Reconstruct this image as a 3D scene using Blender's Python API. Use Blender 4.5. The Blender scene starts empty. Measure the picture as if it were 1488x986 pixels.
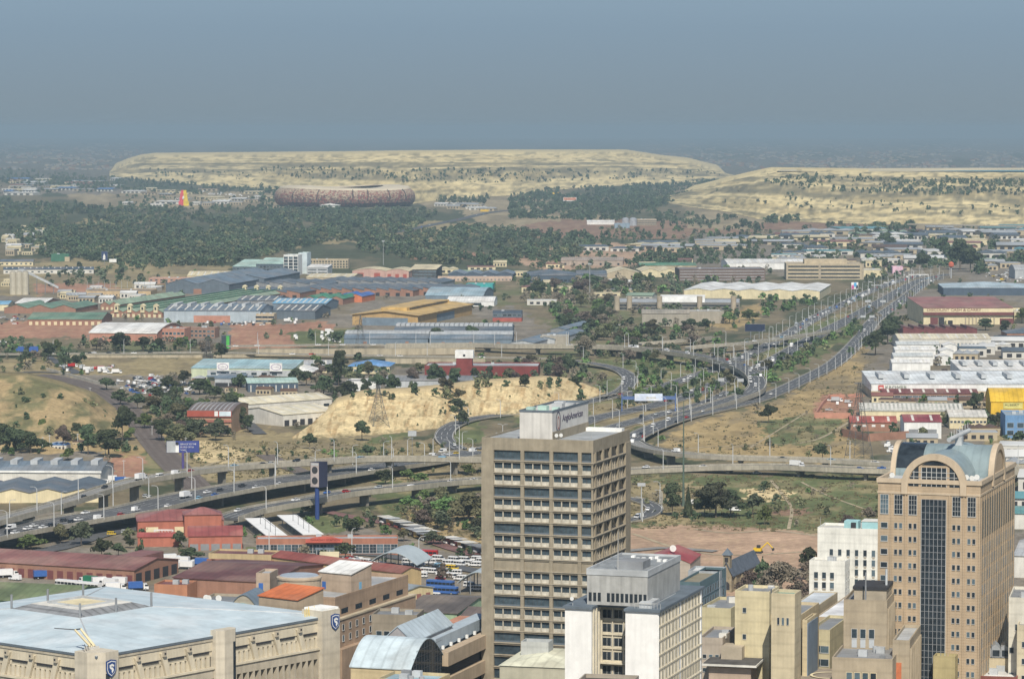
import bpy, bmesh, math, random
import numpy as np
from mathutils import Vector, Matrix
random.seed(7); rng = np.random.default_rng(7)
S = bpy.context.scene; COL = S.collection
R = math.radians
# ------------------------------------------------------------ camera, world, sun, exposure
F = 4750.0; CH = 200.0; HY = 185.0
TH = math.atan((493 - HY) / F); CT, ST = math.cos(TH), math.sin(TH)
cam = bpy.data.objects.new('camera', bpy.data.cameras.new('camera')); COL.objects.link(cam)
cam.location = (0, 0, CH); cam.rotation_euler = (math.pi / 2 - TH, 0, 0)
cam.data.sensor_width = 36; cam.data.lens = 36 * F / 1488
cam.data.clip_start = 5; cam.data.clip_end = 200000
S.camera = cam
SUN_AZ = R(-4)      # the sun stands almost straight behind the camera
SUN_EL = R(46)
sd = Vector((-math.sin(SUN_AZ) * math.cos(SUN_EL), -math.cos(SUN_AZ) * math.cos(SUN_EL), math.sin(SUN_EL)))
sl = bpy.data.lights.new('sun', 'SUN'); sl.energy = 4.6; sl.angle = R(0.53); sl.color = (1, .93, .81)
sun = bpy.data.objects.new('sun', sl); COL.objects.link(sun); sun.rotation_euler = sd.to_track_quat('Z', 'Y').to_euler()
W = bpy.data.worlds.new('World'); S.world = W; W.use_nodes = True
nt = W.node_tree; nt.nodes.clear()
sky = nt.nodes.new('ShaderNodeTexSky'); sky.sky_type = 'NISHITA'; sky.sun_disc = False
sky.sun_elevation = SUN_EL; sky.sun_rotation = math.atan2(sd.x, sd.y); sky.altitude = 1700
sky.air_density = 1.2; sky.dust_density = 3.0
tc = nt.nodes.new('ShaderNodeTexCoord'); sp = nt.nodes.new('ShaderNodeSeparateXYZ')
nt.links.new(tc.outputs['Generated'], sp.inputs[0])
mr = nt.nodes.new('ShaderNodeMapRange'); mr.inputs['From Min'].default_value = -0.01; mr.inputs['From Max'].default_value = 0.16
mr.inputs['To Min'].default_value = 0.0; mr.inputs['To Max'].default_value = 1.0
mr.interpolation_type = 'LINEAR'; nt.links.new(sp.outputs['Z'], mr.inputs['Value'])
cr = nt.nodes.new('ShaderNodeValToRGB')   # the smog belt low over the horizon, given as sky radiance
e = cr.color_ramp.elements
SKYC = [(0.0, (2.34, 3.04, 3.56)), (0.10, (2.48, 3.20, 3.78)), (0.30, (2.60, 3.70, 4.80)), (1.0, (3.4, 5.2, 7.6))]
e[0].position = 0; e[0].color = (*SKYC[0][1], 1); e[1].position = 1; e[1].color = (*SKYC[3][1], 1)
for p_, c_ in SKYC[1:3]:
    q = e.new(p_); q.color = (*c_, 1)
nt.links.new(mr.outputs[0], cr.inputs[0])
mr2 = nt.nodes.new('ShaderNodeMapRange'); mr2.inputs['From Min'].default_value = 0.03; mr2.inputs['From Max'].default_value = 0.30
nt.links.new(sp.outputs['Z'], mr2.inputs['Value'])
mx = nt.nodes.new('ShaderNodeMix'); mx.data_type = 'RGBA'; mx.clamp_factor = True
nt.links.new(mr2.outputs[0], mx.inputs[0]); nt.links.new(cr.outputs[0], mx.inputs[6]); nt.links.new(sky.outputs[0], mx.inputs[7])
bg = nt.nodes.new('ShaderNodeBackground'); bg.inputs[1].default_value = 0.09
nt.links.new(mx.outputs[2], bg.inputs[0])
wo = nt.nodes.new('ShaderNodeOutputWorld'); nt.links.new(bg.outputs[0], wo.inputs[0])
S.view_settings.view_transform = 'Standard'; S.view_settings.look = 'None'
S.view_settings.exposure = 0.08; S.view_settings.gamma = 1
S.view_settings.use_curve_mapping = False
S.cycles.max_bounces = 5; S.cycles.diffuse_bounces = 2; S.cycles.glossy_bounces = 2; S.cycles.volume_bounces = 0
S.cycles.transmission_bounces = 2; S.cycles.transparent_max_bounces = 4
S.cycles.use_denoising = True

# ------------------------------------------------------------ pixel of the photograph <-> point of the place
def ray(px, py):
    a = (px - 744) / F; b = (493 - py) / F
    return a, CT + b * ST, -ST + b * CT
def P(px, py, z=0.0):
    a, b, c = ray(px, py); t = (z - CH) / c
    return Vector((a * t, b * t, z))
def at(px, py, d):
    a, b, c = ray(px, py); t = d / b
    return Vector((a * t, d, CH + c * t))
def proj(v):
    x, y, z = v[0], v[1], v[2] - CH
    w = y * CT - z * ST; u = y * ST + z * CT
    return 744 + F * x / w, 493 - F * u / w
def PV(px, py, z=0.0):   # vectorised
    b = (493 - py) / F; c = -ST + b * CT; t = (z - CH) / c
    return (px - 744) / F * t, (CT + b * ST) * t
def _h(ix, iy, s):
    n = (ix * 374761393 + iy * 668265263 + s * 974711) & 0xffffffff
    n = ((n ^ (n >> 13)) * 1274126177) & 0xffffffff
    return ((n ^ (n >> 16)) & 0xffff) / 65535.0
def vnoise(x, y, s=0):
    x = np.asarray(x, float); y = np.asarray(y, float)
    x0 = np.floor(x).astype(np.int64); y0 = np.floor(y).astype(np.int64)
    fx = x - x0; fy = y - y0; fx = fx * fx * (3 - 2 * fx); fy = fy * fy * (3 - 2 * fy)
    a = _h(x0, y0, s); b = _h(x0 + 1, y0, s); c = _h(x0, y0 + 1, s); d = _h(x0 + 1, y0 + 1, s)
    return (a * (1 - fx) + b * fx) * (1 - fy) + (c * (1 - fx) + d * fx) * fy
def fbm(x, y, o=4, s=0):
    r = 0; a = .5; t = 0
    for k in range(o):
        r = r + a * vnoise(x * 2**k, y * 2**k, s + k * 17); t += a; a *= .55
    return r / t
def inpoly(px, py, poly):
    r = np.zeros(np.shape(px), bool); n = len(poly)
    for i in range(n):
        x1, y1 = poly[i]; x2, y2 = poly[(i + 1) % n]
        c = ((y1 > py) != (y2 > py)) & (px < (x2 - x1) * (py - y1) / ((y2 - y1) + 1e-9) + x1)
        r ^= c
    return r
# ------------------------------------------------------------ materials
MC = {}
def M(c, rough=.8, noise=.18, scale=.15, bump=0.0, stripe=None, streak=0.0, metal=0.0, two=None):
    """procedural material: base colour c varied by world-size noise, optional ribs and streaks of dirt"""
    key = (tuple(c), rough, noise, scale, bump, stripe, streak, metal, two)
    if key in MC: return MC[key]
    m = bpy.data.materials.new('surface'); m.use_nodes = True; n = m.node_tree; L = n.links
    b = n.nodes['Principled BSDF']; b.inputs['Roughness'].default_value = rough; b.inputs['Metallic'].default_value = metal
    b.inputs['Specular IOR Level'].default_value = .3
    t = n.nodes.new('ShaderNodeTexCoord'); nz = n.nodes.new('ShaderNodeTexNoise')
    nz.inputs['Scale'].default_value = scale; nz.inputs['Detail'].default_value = 6; nz.inputs['Roughness'].default_value = .65
    L.new(t.outputs['Object'], nz.inputs['Vector'])
    mp = n.nodes.new('ShaderNodeMapRange'); mp.inputs['From Min'].default_value = .3; mp.inputs['From Max'].default_value = .7
    mp.inputs['To Min'].default_value = 1 - noise * 1.6; mp.inputs['To Max'].default_value = 1 + noise
    L.new(nz.outputs['Fac'], mp.inputs['Value']); fac = mp.outputs[0]
    if stripe:   # (axis, width, depth)
        sx = n.nodes.new('ShaderNodeSeparateXYZ'); L.new(t.outputs['Object'], sx.inputs[0])
        mm = n.nodes.new('ShaderNodeMath'); mm.operation = 'PINGPONG'; mm.inputs[1].default_value = stripe[1]
        L.new(sx.outputs[stripe[0]], mm.inputs[0])
        m2 = n.nodes.new('ShaderNodeMapRange'); m2.inputs['From Min'].default_value = 0; m2.inputs['From Max'].default_value = stripe[1] * .35
        m2.inputs['To Min'].default_value = 1 - stripe[2]; m2.inputs['To Max'].default_value = 1
        L.new(mm.outputs[0], m2.inputs['Value'])
        mu = n.nodes.new('ShaderNodeMath'); mu.operation = 'MULTIPLY'; L.new(fac, mu.inputs[0]); L.new(m2.outputs[0], mu.inputs[1]); fac = mu.outputs[0]
    if streak:
        mpp = n.nodes.new('ShaderNodeMapping'); mpp.inputs['Scale'].default_value = (.9, .9, .06); L.new(t.outputs['Object'], mpp.inputs[0])
        n2 = n.nodes.new('ShaderNodeTexNoise'); n2.inputs['Scale'].default_value = 1.0; n2.inputs['Detail'].default_value = 4; L.new(mpp.outputs[0], n2.inputs['Vector'])
        m3 = n.nodes.new('ShaderNodeMapRange'); m3.inputs['From Min'].default_value = .35; m3.inputs['From Max'].default_value = .65
        m3.inputs['To Min'].default_value = 1 - streak * .45; m3.inputs['To Max'].default_value = 1.03; L.new(n2.outputs['Fac'], m3.inputs['Value'])
        mu = n.nodes.new('ShaderNodeMath'); mu.operation = 'MULTIPLY'; L.new(fac, mu.inputs[0]); L.new(m3.outputs[0], mu.inputs[1]); fac = mu.outputs[0]
    vm = n.nodes.new('ShaderNodeVectorMath'); vm.operation = 'SCALE'
    if two:
        n4 = n.nodes.new('ShaderNodeTexNoise'); n4.inputs['Scale'].default_value = scale * .6; n4.inputs['Detail'].default_value = 5; L.new(t.outputs['Object'], n4.inputs['Vector'])
        m4 = n.nodes.new('ShaderNodeMapRange'); m4.inputs['From Min'].default_value = .48; m4.inputs['From Max'].default_value = .6; L.new(n4.outputs['Fac'], m4.inputs['Value'])
        mix = n.nodes.new('ShaderNodeMix'); mix.data_type = 'RGBA'; mix.inputs[6].default_value = (*c, 1); mix.inputs[7].default_value = (*two, 1)
        L.new(m4.outputs[0], mix.inputs[0]); L.new(mix.outputs[2], vm.inputs[0])
    else: vm.inputs[0].default_value = c
    L.new(fac, vm.inputs['Scale']); L.new(vm.outputs[0], b.inputs['Base Color'])
    if bump:
        bp = n.nodes.new('ShaderNodeBump'); bp.inputs['Strength'].default_value = .6; bp.inputs['Distance'].default_value = bump
        L.new(nz.outputs['Fac'], bp.inputs['Height']); L.new(bp.outputs[0], b.inputs['Normal'])
    MC[key] = m; return m
def MAttr(name, scale, amp, rough=.95, bump=0., s2=None):
    m = bpy.data.materials.new(name); m.use_nodes = True; n = m.node_tree; L = n.links
    b = n.nodes['Principled BSDF']; b.inputs['Roughness'].default_value = rough; b.inputs['Specular IOR Level'].default_value = .1
    a = n.nodes.new('ShaderNodeAttribute'); a.attribute_name = 'cover'
    t = n.nodes.new('ShaderNodeTexCoord'); fac = None
    for i, sc in enumerate([scale] + ([s2] if s2 else [])):
        nz = n.nodes.new('ShaderNodeTexNoise'); nz.inputs['Scale'].default_value = sc; nz.inputs['Detail'].default_value = 7; nz.inputs['Roughness'].default_value = .7
        L.new(t.outputs['Object'], nz.inputs['Vector'])
        mp = n.nodes.new('ShaderNodeMapRange'); mp.inputs['From Min'].default_value = .3; mp.inputs['From Max'].default_value = .7
        mp.inputs['To Min'].default_value = 1 - amp; mp.inputs['To Max'].default_value = 1 + amp; L.new(nz.outputs['Fac'], mp.inputs['Value'])
        if fac is None: fac = mp.outputs[0]; hz = nz
        else:
            mu = n.nodes.new('ShaderNodeMath'); mu.operation = 'MULTIPLY'; L.new(fac, mu.inputs[0]); L.new(mp.outputs[0], mu.inputs[1]); fac = mu.outputs[0]
    vm = n.nodes.new('ShaderNodeVectorMath'); vm.operation = 'SCALE'
    L.new(a.outputs['Color'], vm.inputs[0]); L.new(fac, vm.inputs['Scale']); L.new(vm.outputs[0], b.inputs['Base Color'])
    if bump:
        bp = n.nodes.new('ShaderNodeBump'); bp.inputs['Strength'].default_value = .8; bp.inputs['Distance'].default_value = bump
        L.new(hz.outputs['Fac'], bp.inputs['Height']); L.new(bp.outputs[0], b.inputs['Normal'])
    return m
C = dict(white=(.80,.80,.77), offwhite=(.66,.64,.58), cream=(.72,.63,.41), beige=(.50,.42,.29), tan=(.47,.33,.19), stone=(.42,.36,.27),
  conc=(.36,.33,.27), conc2=(.28,.26,.215), grey=(.25,.26,.27), lgrey=(.45,.47,.48), bluegrey=(.17,.22,.27), dblue=(.08,.11,.15), slate=(.13,.16,.19), paleblue=(.55,.66,.72),
  green=(.16,.27,.19), lgreen=(.30,.40,.29), dgreen=(.06,.17,.11), mint=(.45,.62,.55), teal=(.06,.38,.38), blue=(.05,.15,.45), lblue=(.20,.43,.62),
  red=(.38,.10,.075), maroon=(.17,.06,.06), brick=(.33,.18,.125), pinkbrick=(.48,.24,.17), rust=(.30,.135,.11), orange=(.62,.20,.09), ochre=(.62,.42,.15), yellow=(.75,.48,.04),
  asphalt=(.085,.088,.093), dark=(.04,.04,.045), brown=(.16,.10,.07), black=(.015,.015,.018), glassc=(.05,.07,.085), pole=(.42,.43,.42), purple=(.2,.08,.3))
def mc(k, **kw):
    if not isinstance(k, str): return M(k, **kw)
    return M(C[k], **kw)
def glass(c=(.045,.065,.08), rough=.12, noise=.35):
    return M(c, rough=rough, noise=noise, scale=.35)
# ------------------------------------------------------------ mesh builder
class MB:
    def __init__(s): s.v = []; s.f = []; s.m = []; s.mats = []
    def mi(s, m):
        if m not in s.mats: s.mats.append(m)
        return s.mats.index(m)
    def poly(s, pts, m):
        n = len(s.v); s.v += [tuple(p) for p in pts]; s.f.append(tuple(range(n, n + len(pts)))); s.m.append(s.mi(m))
    def box(s, x0, x1, y0, y1, z0, z1, m, bot=False):
        a = [(x0,y0,z0),(x1,y0,z0),(x1,y1,z0),(x0,y1,z0),(x0,y0,z1),(x1,y0,z1),(x1,y1,z1),(x0,y1,z1)]
        n = len(s.v); s.v += a; k = s.mi(m)
        fs = [(0,1,5,4),(1,2,6,5),(2,3,7,6),(3,0,4,7),(4,5,6,7),(3,2,1,0)]
        for f in fs: s.f.append(tuple(n + i for i in f)); s.m.append(k)
    def prism(s, prof, x0, x1, m, axis=0, mcap=None):
        """extrude a closed profile. axis 0: profile in (y,z) along x; 1: (x,z) along y; 2: (x,y) along z"""
        def mk(a, b, t): return (t, a, b) if axis == 0 else ((a, t, b) if axis == 1 else (a, b, t))
        k = len(prof); n = len(s.v)
        s.v += [mk(a, b, x0) for a, b in prof] + [mk(a, b, x1) for a, b in prof]
        for i in range(k):
            j = (i + 1) % k; s.f.append((n + i, n + j, n + k + j, n + k + i)); s.m.append(s.mi(m))
        mcap = mcap or m
        s.f.append(tuple(n + i for i in range(k))[::-1]); s.m.append(s.mi(mcap)); s.f.append(tuple(n + k + i for i in range(k))); s.m.append(s.mi(mcap))
    def tube(s, a, b, r0, r1, m, k=6):
        a = Vector(a); b = Vector(b); d = b - a
        if d.length < 1e-6: return
        q = d.to_track_quat('Z', 'Y'); n = len(s.v)
        for p, r in ((a, r0), (b, r1)):
            for i in range(k):
                t = 2 * math.pi * i / k; s.v.append(tuple(p + q @ Vector((r * math.cos(t), r * math.sin(t), 0))))
        for i in range(k):
            j = (i + 1) % k; s.f.append((n + i, n + j, n + k + j, n + k + i)); s.m.append(s.mi(m))
        s.f.append(tuple(n + k + i for i in range(k))); s.m.append(s.mi(m)); s.f.append(tuple(n + i for i in range(k))[::-1]); s.m.append(s.mi(m))
    def lathe(s, prof, m, k=16, c=(0, 0)):
        n = len(s.v)
        for r, z in prof:
            for i in range(k):
                t = 2 * math.pi * i / k; s.v.append((c[0] + r * math.cos(t), c[1] + r * math.sin(t), z))
        for j in range(len(prof) - 1):
            for i in range(k):
                i2 = (i + 1) % k; s.f.append((n + j*k + i, n + j*k + i2, n + (j+1)*k + i2, n + (j+1)*k + i)); s.m.append(s.mi(m))
        if prof[-1][0] > .01: s.f.append(tuple(n + (len(prof)-1)*k + i for i in range(k))); s.m.append(s.mi(m))
    def mesh(s, name, smooth=False):
        me = bpy.data.meshes.new(name); me.from_pydata(s.v, [], s.f)
        for m in s.mats: me.materials.append(m)
        me.polygons.foreach_set('material_index', s.m)
        if smooth: me.polygons.foreach_set('use_smooth', [True] * len(s.f))
        me.update(); return me
    def build(s, name, parent=None, smooth=False, **kw):
        return link(name, s.mesh(name, smooth), parent, **kw)
def link(name, me, parent=None, loc=None, rz=0, **kw):
    o = bpy.data.objects.new(name, me); COL.objects.link(o)
    if parent is not None: o.parent = parent
    if loc is not None: o.location = loc
    if rz: o.rotation_euler = (0, 0, rz)
    for k, v in kw.items():
        if v: o[k] = v
    return o
def thing(name, label, cat, loc=(0, 0, 0), rz=0, group=None):
    return link(name, None, None, loc, rz, label=label, category=cat, group=group)
def npmesh(name, verts, faces4, mats, mi=None, cols=None, smooth=False):
    """verts (n,3), faces (m,k) arrays"""
    me = bpy.data.meshes.new(name); nv = len(verts); nf, k = faces4.shape
    me.vertices.add(nv); me.vertices.foreach_set('co', np.asarray(verts, np.float32).ravel())
    me.loops.add(nf * k); me.loops.foreach_set('vertex_index', faces4.astype(np.int32).ravel())
    me.polygons.add(nf); me.polygons.foreach_set('loop_start', np.arange(nf, dtype=np.int32) * k)
    try: me.polygons.foreach_set('loop_total', np.full(nf, k, np.int32))
    except Exception: pass
    for m in mats: me.materials.append(m)
    if mi is not None: me.polygons.foreach_set('material_index', np.asarray(mi, np.int32))
    if cols is not None:
        a = me.color_attributes.new('cover', 'FLOAT_COLOR', 'POINT')
        a.data.foreach_set('color', np.c_[cols, np.ones(nv)].astype(np.float32).ravel())
    me.polygons.foreach_set('use_smooth', np.full(nf, smooth))
    me.update(calc_edges=True); me.validate(); return me
ORD = lambda n: {1:'first',2:'second',3:'third',4:'fourth',5:'fifth',6:'sixth',7:'seventh',8:'eighth',9:'ninth',10:'tenth'}.get(n) or (f'{n}th' if n % 10 not in (1,2,3) or n % 100 in (11,12,13) else f'{n}' + {1:'st',2:'nd',3:'rd'}[n % 10])
# ------------------------------------------------------------ ground sheet with its land cover
G = dict(veld=(.20,.165,.105), dry=(.30,.245,.135), gold=(.36,.27,.135), green=(.125,.145,.065), dgreen=(.075,.085,.048), red=(.36,.20,.135), redd=(.26,.165,.115),
         sand=(.60,.48,.27), asph=(.11,.11,.11), paved=(.215,.19,.155), tan=(.33,.27,.17), pink=(.42,.29,.20), grey=(.15,.14,.11))
ZONES = [  # polygon in pixels of the photograph, cover, edge roughness
 ([(-200,205),(1700,205),(1700,262),(-200,262)], 'grey', 1),
 ([(-200,262),(450,262),(700,300),(1000,300),(1000,420),(-200,420)], 'dgreen', 2),
 ([(90,275),(420,280),(420,302),(130,304)], 'tan', 2), ([(0,268),(180,270),(180,282),(0,282)], 'paved', 2),
 ([(600,283),(790,284),(800,297),(760,302),(620,302)], 'tan', 1.5),
 ([(120,318),(210,318),(210,326),(120,326)], 'dry', 2), ([(372,346),(520,342),(520,352),(372,360)], 'dry', 3),
 ([(530,328),(620,322),(720,325),(660,352),(560,350)], 'dry', 3),
 ([(660,300),(800,298),(900,318),(860,345),(820,338),(700,330)], 'tan', 3),
 ([(820,318),(960,320),(1060,325),(1110,338),(1060,346),(900,348),(744,342),(744,330)], 'redd', 2),
 ([(800,358),(870,352),(930,356),(990,360),(960,385),(800,392),(730,380)], 'pink', 2),
 ([(600,366),(700,366),(700,376),(600,376)], 'red', 2),
 ([(990,300),(1600,328),(1600,345),(1000,332)], 'tan', 2), ([(1100,322),(1330,326),(1330,336),(1100,334)], 'redd', 2),
 ([(1000,340),(1600,340),(1600,430),(1400,420),(1300,400),(1000,400)], 'paved', 3),
 ([(-200,382),(230,376),(330,390),(330,430),(160,440),(-200,440)], 'dry', 4),
 ([(50,412),(160,412),(200,430),(60,436)], 'red', 3),
 ([(-200,436),(300,420),(600,400),(800,400),(900,440),(880,500),(-200,506)], 'paved', 3),
 ([(-200,470),(130,466),(130,496),(-200,494)], 'red', 2.5),
 ([(120,490),(140,495),(330,500),(330,508),(0,508),(0,490)], 'veld', 2),
 ([(338,468),(430,472),(480,466),(500,484),(480,504),(330,506)], 'red', 2),
 ([(410,487),(460,478),(520,476),(520,500),(440,504)], 'green', 2),
 ([(530,400),(760,396),(900,402),(1000,440),(980,520),(830,500),(760,450)], 'veld', 4),
 ([(-200,520),(420,520),(420,545),(-200,545)], 'dry', 2), ([(50,545),(290,545),(310,600),(180,590)], 'paved', 2),
 ([(290,540),(560,530),(660,540),(640,560),(470,620),(290,600)], 'paved', 2),
 ([(700,500),(1120,500),(1100,600),(860,612),(700,600)], 'veld', 3),
 ([(870,520),(1000,522),(1085,545),(1085,575),(960,592),(860,588)], 'green', 2),
 ([(1090,500),(1240,450),(1260,480),(1110,560)], 'green', 3), ([(1000,470),(1100,440),(1120,450),(1070,480)], 'gold', 2),
 ([(744,600),(940,590),(944,640),(800,660)], 'green', 3), ([(860,590),(1060,560),(1060,572),(880,640)], 'dry', 2),
 ([(945,655),(990,620),(1095,592),(1175,560),(1250,498),(1300,420),(1345,412),(1330,450),(1300,480),(1285,540),(1240,600),(1240,660),(1300,676),(1000,668)], 'gold', 3),
 ([(1110,612),(1190,598),(1230,612),(1212,645),(1120,645)], 'green', 3),
 ([(1280,420),(1600,420),(1600,640),(1300,660),(1240,600)], 'paved', 2),
 ([(1180,600),(1190,572),(1250,572),(1260,605)], 'red', 1.5), ([(1430,620),(1480,615),(1488,655),(1430,650)], 'dry', 2),
 ([(1280,660),(1600,640),(1600,900),(1280,900)], 'grey', 3),
 ([(905,690),(1290,690),(1300,780),(905,768)], 'green', 4), ([(905,700),(1010,700),(1010,766),(905,760)], 'dry', 4),
 ([(1085,708),(1150,712),(1145,728),(1085,726)], 'sand', 3), ([(1110,738),(1170,738),(1170,748),(1110,748)], 'redd', 2),
 ([(905,766),(1010,762),(1120,768),(1205,775),(1215,840),(1100,870),(905,870)], 'pink', 2),
 ([(-200,545),(60,548),(190,590),(260,640),(230,680),(160,690),(-200,660)], 'gold', 5), ([(30,560),(150,560),(180,600),(60,590)], 'green', 4),
 ([(-200,655),(150,655),(160,690),(-200,740)], 'paved', 2),
 ([(150,665),(235,660),(250,690),(150,700)], 'red', 4), ([(205,655),(240,665),(238,692),(215,690)], 'green', 2),
 ([(240,610),(440,630),(640,640),(720,650),(700,700),(540,700),(300,700),(240,660)], 'dry', 4), ([(285,640),(345,650),(350,675),(285,670)], 'sand', 2),
 ([(480,660),(560,630),(600,630),(520,668)], 'green', 2), ([(640,625),(700,600),(700,640),(650,650)], 'green', 2),
 ([(540,700),(700,700),(710,760),(560,760)], 'green', 4), ([(600,740),(710,745),(710,800),(640,790),(590,755)], 'gold', 4),
 ([(-200,740),(300,745),(500,760),(600,780),(640,800),(700,810),(900,800),(905,880),(1300,880),(1600,700),(1600,1500),(-200,1500)], 'paved', 2),
 ([(440,748),(520,752),(500,772),(440,775)], 'green', 2), ([(360,795),(560,790),(560,802),(360,806)], 'green', 1),
]
def cover(px, py, seed=0):
    n1 = fbm(px / 14, py / 4, 4, seed) - .5; n2 = fbm(px / 14 + 77, py / 4 + 9, 4, seed + 5) - .5
    n3 = fbm(px / 45, py / 9, 4, seed + 9); n4 = fbm(px / 8, py / 2.2, 3, seed + 31)
    col = np.empty(np.shape(px) + (3,)); v = np.array(G['veld']); g = np.array(G['dgreen'])
    t = np.clip((n3 - .45) * 5, 0, 1)[..., None]; col[:] = v * (1 - t) + g * t
    for poly, c, fz in ZONES:
        m = inpoly(px + n1 * fz * 16, py + n2 * fz * 4.5, poly)
        cc = np.array(G[c]) * (1 + .5 * (n4[m][..., None] - .5))
        if c in ('green', 'gold', 'dry', 'veld', 'dgreen', 'tan', 'grey', 'paved'):
            t = np.clip((n3[m] - .5) * 6, 0, 1)[..., None] * .75
            alt = {'green': G['dry'], 'gold': G['veld'], 'dry': G['veld'], 'veld': G['green'], 'dgreen': G['veld'], 'tan': G['veld'], 'grey': G['dgreen'], 'paved': (G['dry'] if seed else G['veld'])}[c]
            cc = cc * (1 - t) + np.array(alt) * t
        if c in ('red', 'pink', 'redd'):
            t = np.clip((n4[m] - .55) * 4, 0, 1)[..., None] * .35; cc = cc * (1 - t) + np.array(G['dry']) * t
        col[m] = cc
    return col
xs = np.r_[[-27000, -9000, -4000, -2200, -1400, -900, -600, -400, -280, -180, -110], np.arange(-60, 1549, 2.6), [1600, 1680, 1780, 1900, 2100, 2400, 2900, 3700, 5500, 10000, 28000]]
ys = np.r_[[2600, 1900, 1500, 1300], np.arange(1180, 800, -4), np.arange(800, 201.5, -1.3), [201.2]]
gx, gy = np.meshgrid(xs, ys)
X, Y = PV(gx, gy)
nr, nc = gx.shape
cols = cover(gx.ravel(), gy.ravel()).reshape(nr * nc, 3)
verts = np.c_[X.ravel(), Y.ravel(), np.zeros(nr * nc)]
near = np.c_[X[0], np.full(nc, -3000.0), np.zeros(nc)]; near[:, 0] = np.clip(near[:, 0], -6000, 6000); near[0,0] = -9000; near[-1,0] = 9000
verts = np.r_[near, verts]; cols = np.r_[np.tile(G['paved'], (nc, 1)), cols]; nr += 1
i = np.arange(nr - 1)[:, None] * nc + np.arange(nc - 1)[None, :]
faces = np.stack([i, i + 1, i + nc + 1, i + nc], -1).reshape(-1, 4)
gm = MAttr('ground_cover', .02, .3, s2=.25)
link('ground', npmesh('ground', verts, faces, [gm], cols=cols), kind='structure')

# ------------------------------------------------------------ hills built from contour lines
HILLS = {}
def yint(line, x): return np.interp(x, [p[0] for p in line], [p[1] for p in line])
def hill(name, x0, x1, base, lines, ts, dd, colf, sub=6, dx=3.0, back=1200, amp=3., mat=None, bz=0.0, key=None):
    """base, lines: pixel polylines of the contours; ts: their share of the depth dd (metres) behind the base"""
    px = np.arange(x0, x1 + .1, dx); yb = yint(base, px)
    db = (CH - bz) * F / (yb - HY)
    L = [(db, yb)] + [(db + t * dd, np.minimum(yint(l, px), yb)) for t, l in zip(ts, lines)]
    rows = []; n = len(L)
    for k in range(n - 1):
        for s in range(sub):
            t = s / sub; rows.append((L[k][0] * (1 - t) + L[k+1][0] * t, L[k][1] * (1 - t) + L[k+1][1] * t, (k + t) / (n - 1)))
    rows.append((L[-1][0], L[-1][1], 1.0))
    V = []; Cc = []; D = []; Yp = []
    for d, y, t in rows:
        d = np.minimum(d, CH * F / (y - HY) * .9995)
        b = (493 - y) / F; tt = d / (CT + b * ST); z = CH + (-ST + b * CT) * tt; x = (px - 744) / F * tt
        nz = (fbm(x / 60, d / 60 + z / 6, 4, 3) - .5) * amp * (0 if t in (0.,) else 1)
        z = np.maximum(z + nz * .5 * min(1, 4 * t) * (0.15 if t == 1 else 1), .3 if t > 0 else -.5)
        V.append(np.c_[x, d + nz, z]); Cc.append(colf(px, y, t)); D.append(d); Yp.append(y)
    top = V[-1].copy()
    for k, (dk, zf) in enumerate(((back * .5, 1), (back, .97), (back * 1.4, -.01))):
        q = top.copy(); dk = dk * np.clip(top[:, 2] / 14, .02, 1); s = (q[:, 1] + dk) / q[:, 1]; q[:, 0] *= s; q[:, 1] += dk; q[:, 2] = q[:, 2] * zf - (1 if k == 2 else 0); V.append(q); Cc.append(np.tile(Cc[len(rows)-1].mean(0), (len(px), 1)))
    V = np.array(V); nr, nc, _ = V.shape
    i = np.arange(nr - 1)[:, None] * nc + np.arange(nc - 1)[None, :]
    fc = np.stack([i, i + 1, i + nc + 1, i + nc], -1).reshape(-1, 4)
    link(name, npmesh(name, V.reshape(-1, 3), fc, [mat], cols=np.array(Cc).reshape(-1, 3), smooth=True), kind='structure')
    HILLS[key or name] = (px, np.array(D), np.array(Yp))
def on(name, x, y):
    """point on a hill's face seen at pixel x, y"""
    px, D, Yp = HILLS[name]; j = int(np.clip(np.searchsorted(px, x), 0, len(px) - 1)); yy = Yp[:, j][::-1]; d = D[:, j][::-1]
    return at(x, y, float(np.interp(y, yy, d)))
SAND, SAND2, OLIVE, OL2 = map(np.array, ((.78,.64,.34), (.64,.50,.24), (.25,.215,.125), (.13,.12,.08)))
def dumpcol(bands, seed):
    def f(px, y, t):
        n = .8 * fbm(px / 30 + t * 3, y / 1.3, 5, seed) + .2 * fbm(px / 7, y / 2.4 + t * 5, 3, seed + 40); n2 = fbm(px / 60, y / 5, 3, seed + 3)
        w = np.zeros_like(px, float)
        for a, b_, s in bands: w = np.maximum(w, s * ((t > a) & (t < b_)))
        w = np.clip(w * 1.35 + (n - .5) * 4.0 - .12, 0, 1)[:, None]
        c = SAND * (1 - w) + OLIVE * w
        k = np.clip((n2 - .55) * 5, 0, 1)[:, None] * .5; c = c * (1 - k) + SAND2 * k
        g = np.clip((fbm(px / 9, y / 1.6 + 50, 3, seed + 8) - .52) * 6, 0, 1)[:, None] * .6
        return c * (1 - g) + OL2 * g
    return f
dm = MAttr('dump_sand', .01, .2, bump=3., s2=.06)
base = [(100,262),(160,256),(220,262),(300,270),(372,275),(450,285),(600,296),(660,288),(744,284),(800,276),(870,272),(930,268),(985,268),(1030,262),(1066,257)]
l1 = [(160,254),(300,262),(450,272),(600,275),(744,271),(900,268),(970,262),(1066,256)]
l2 = [(160,254),(240,250),(372,259),(600,266),(744,262),(860,260),(970,258),(1066,256)]
l3 = [(160,253),(220,246),(372,247),(600,247),(744,243),(900,242),(1000,248),(1066,256)]
l4 = [(160,252),(215,240),(372,243),(600,245),(744,241),(900,240),(1000,240),(1040,248),(1066,256)]
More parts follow.
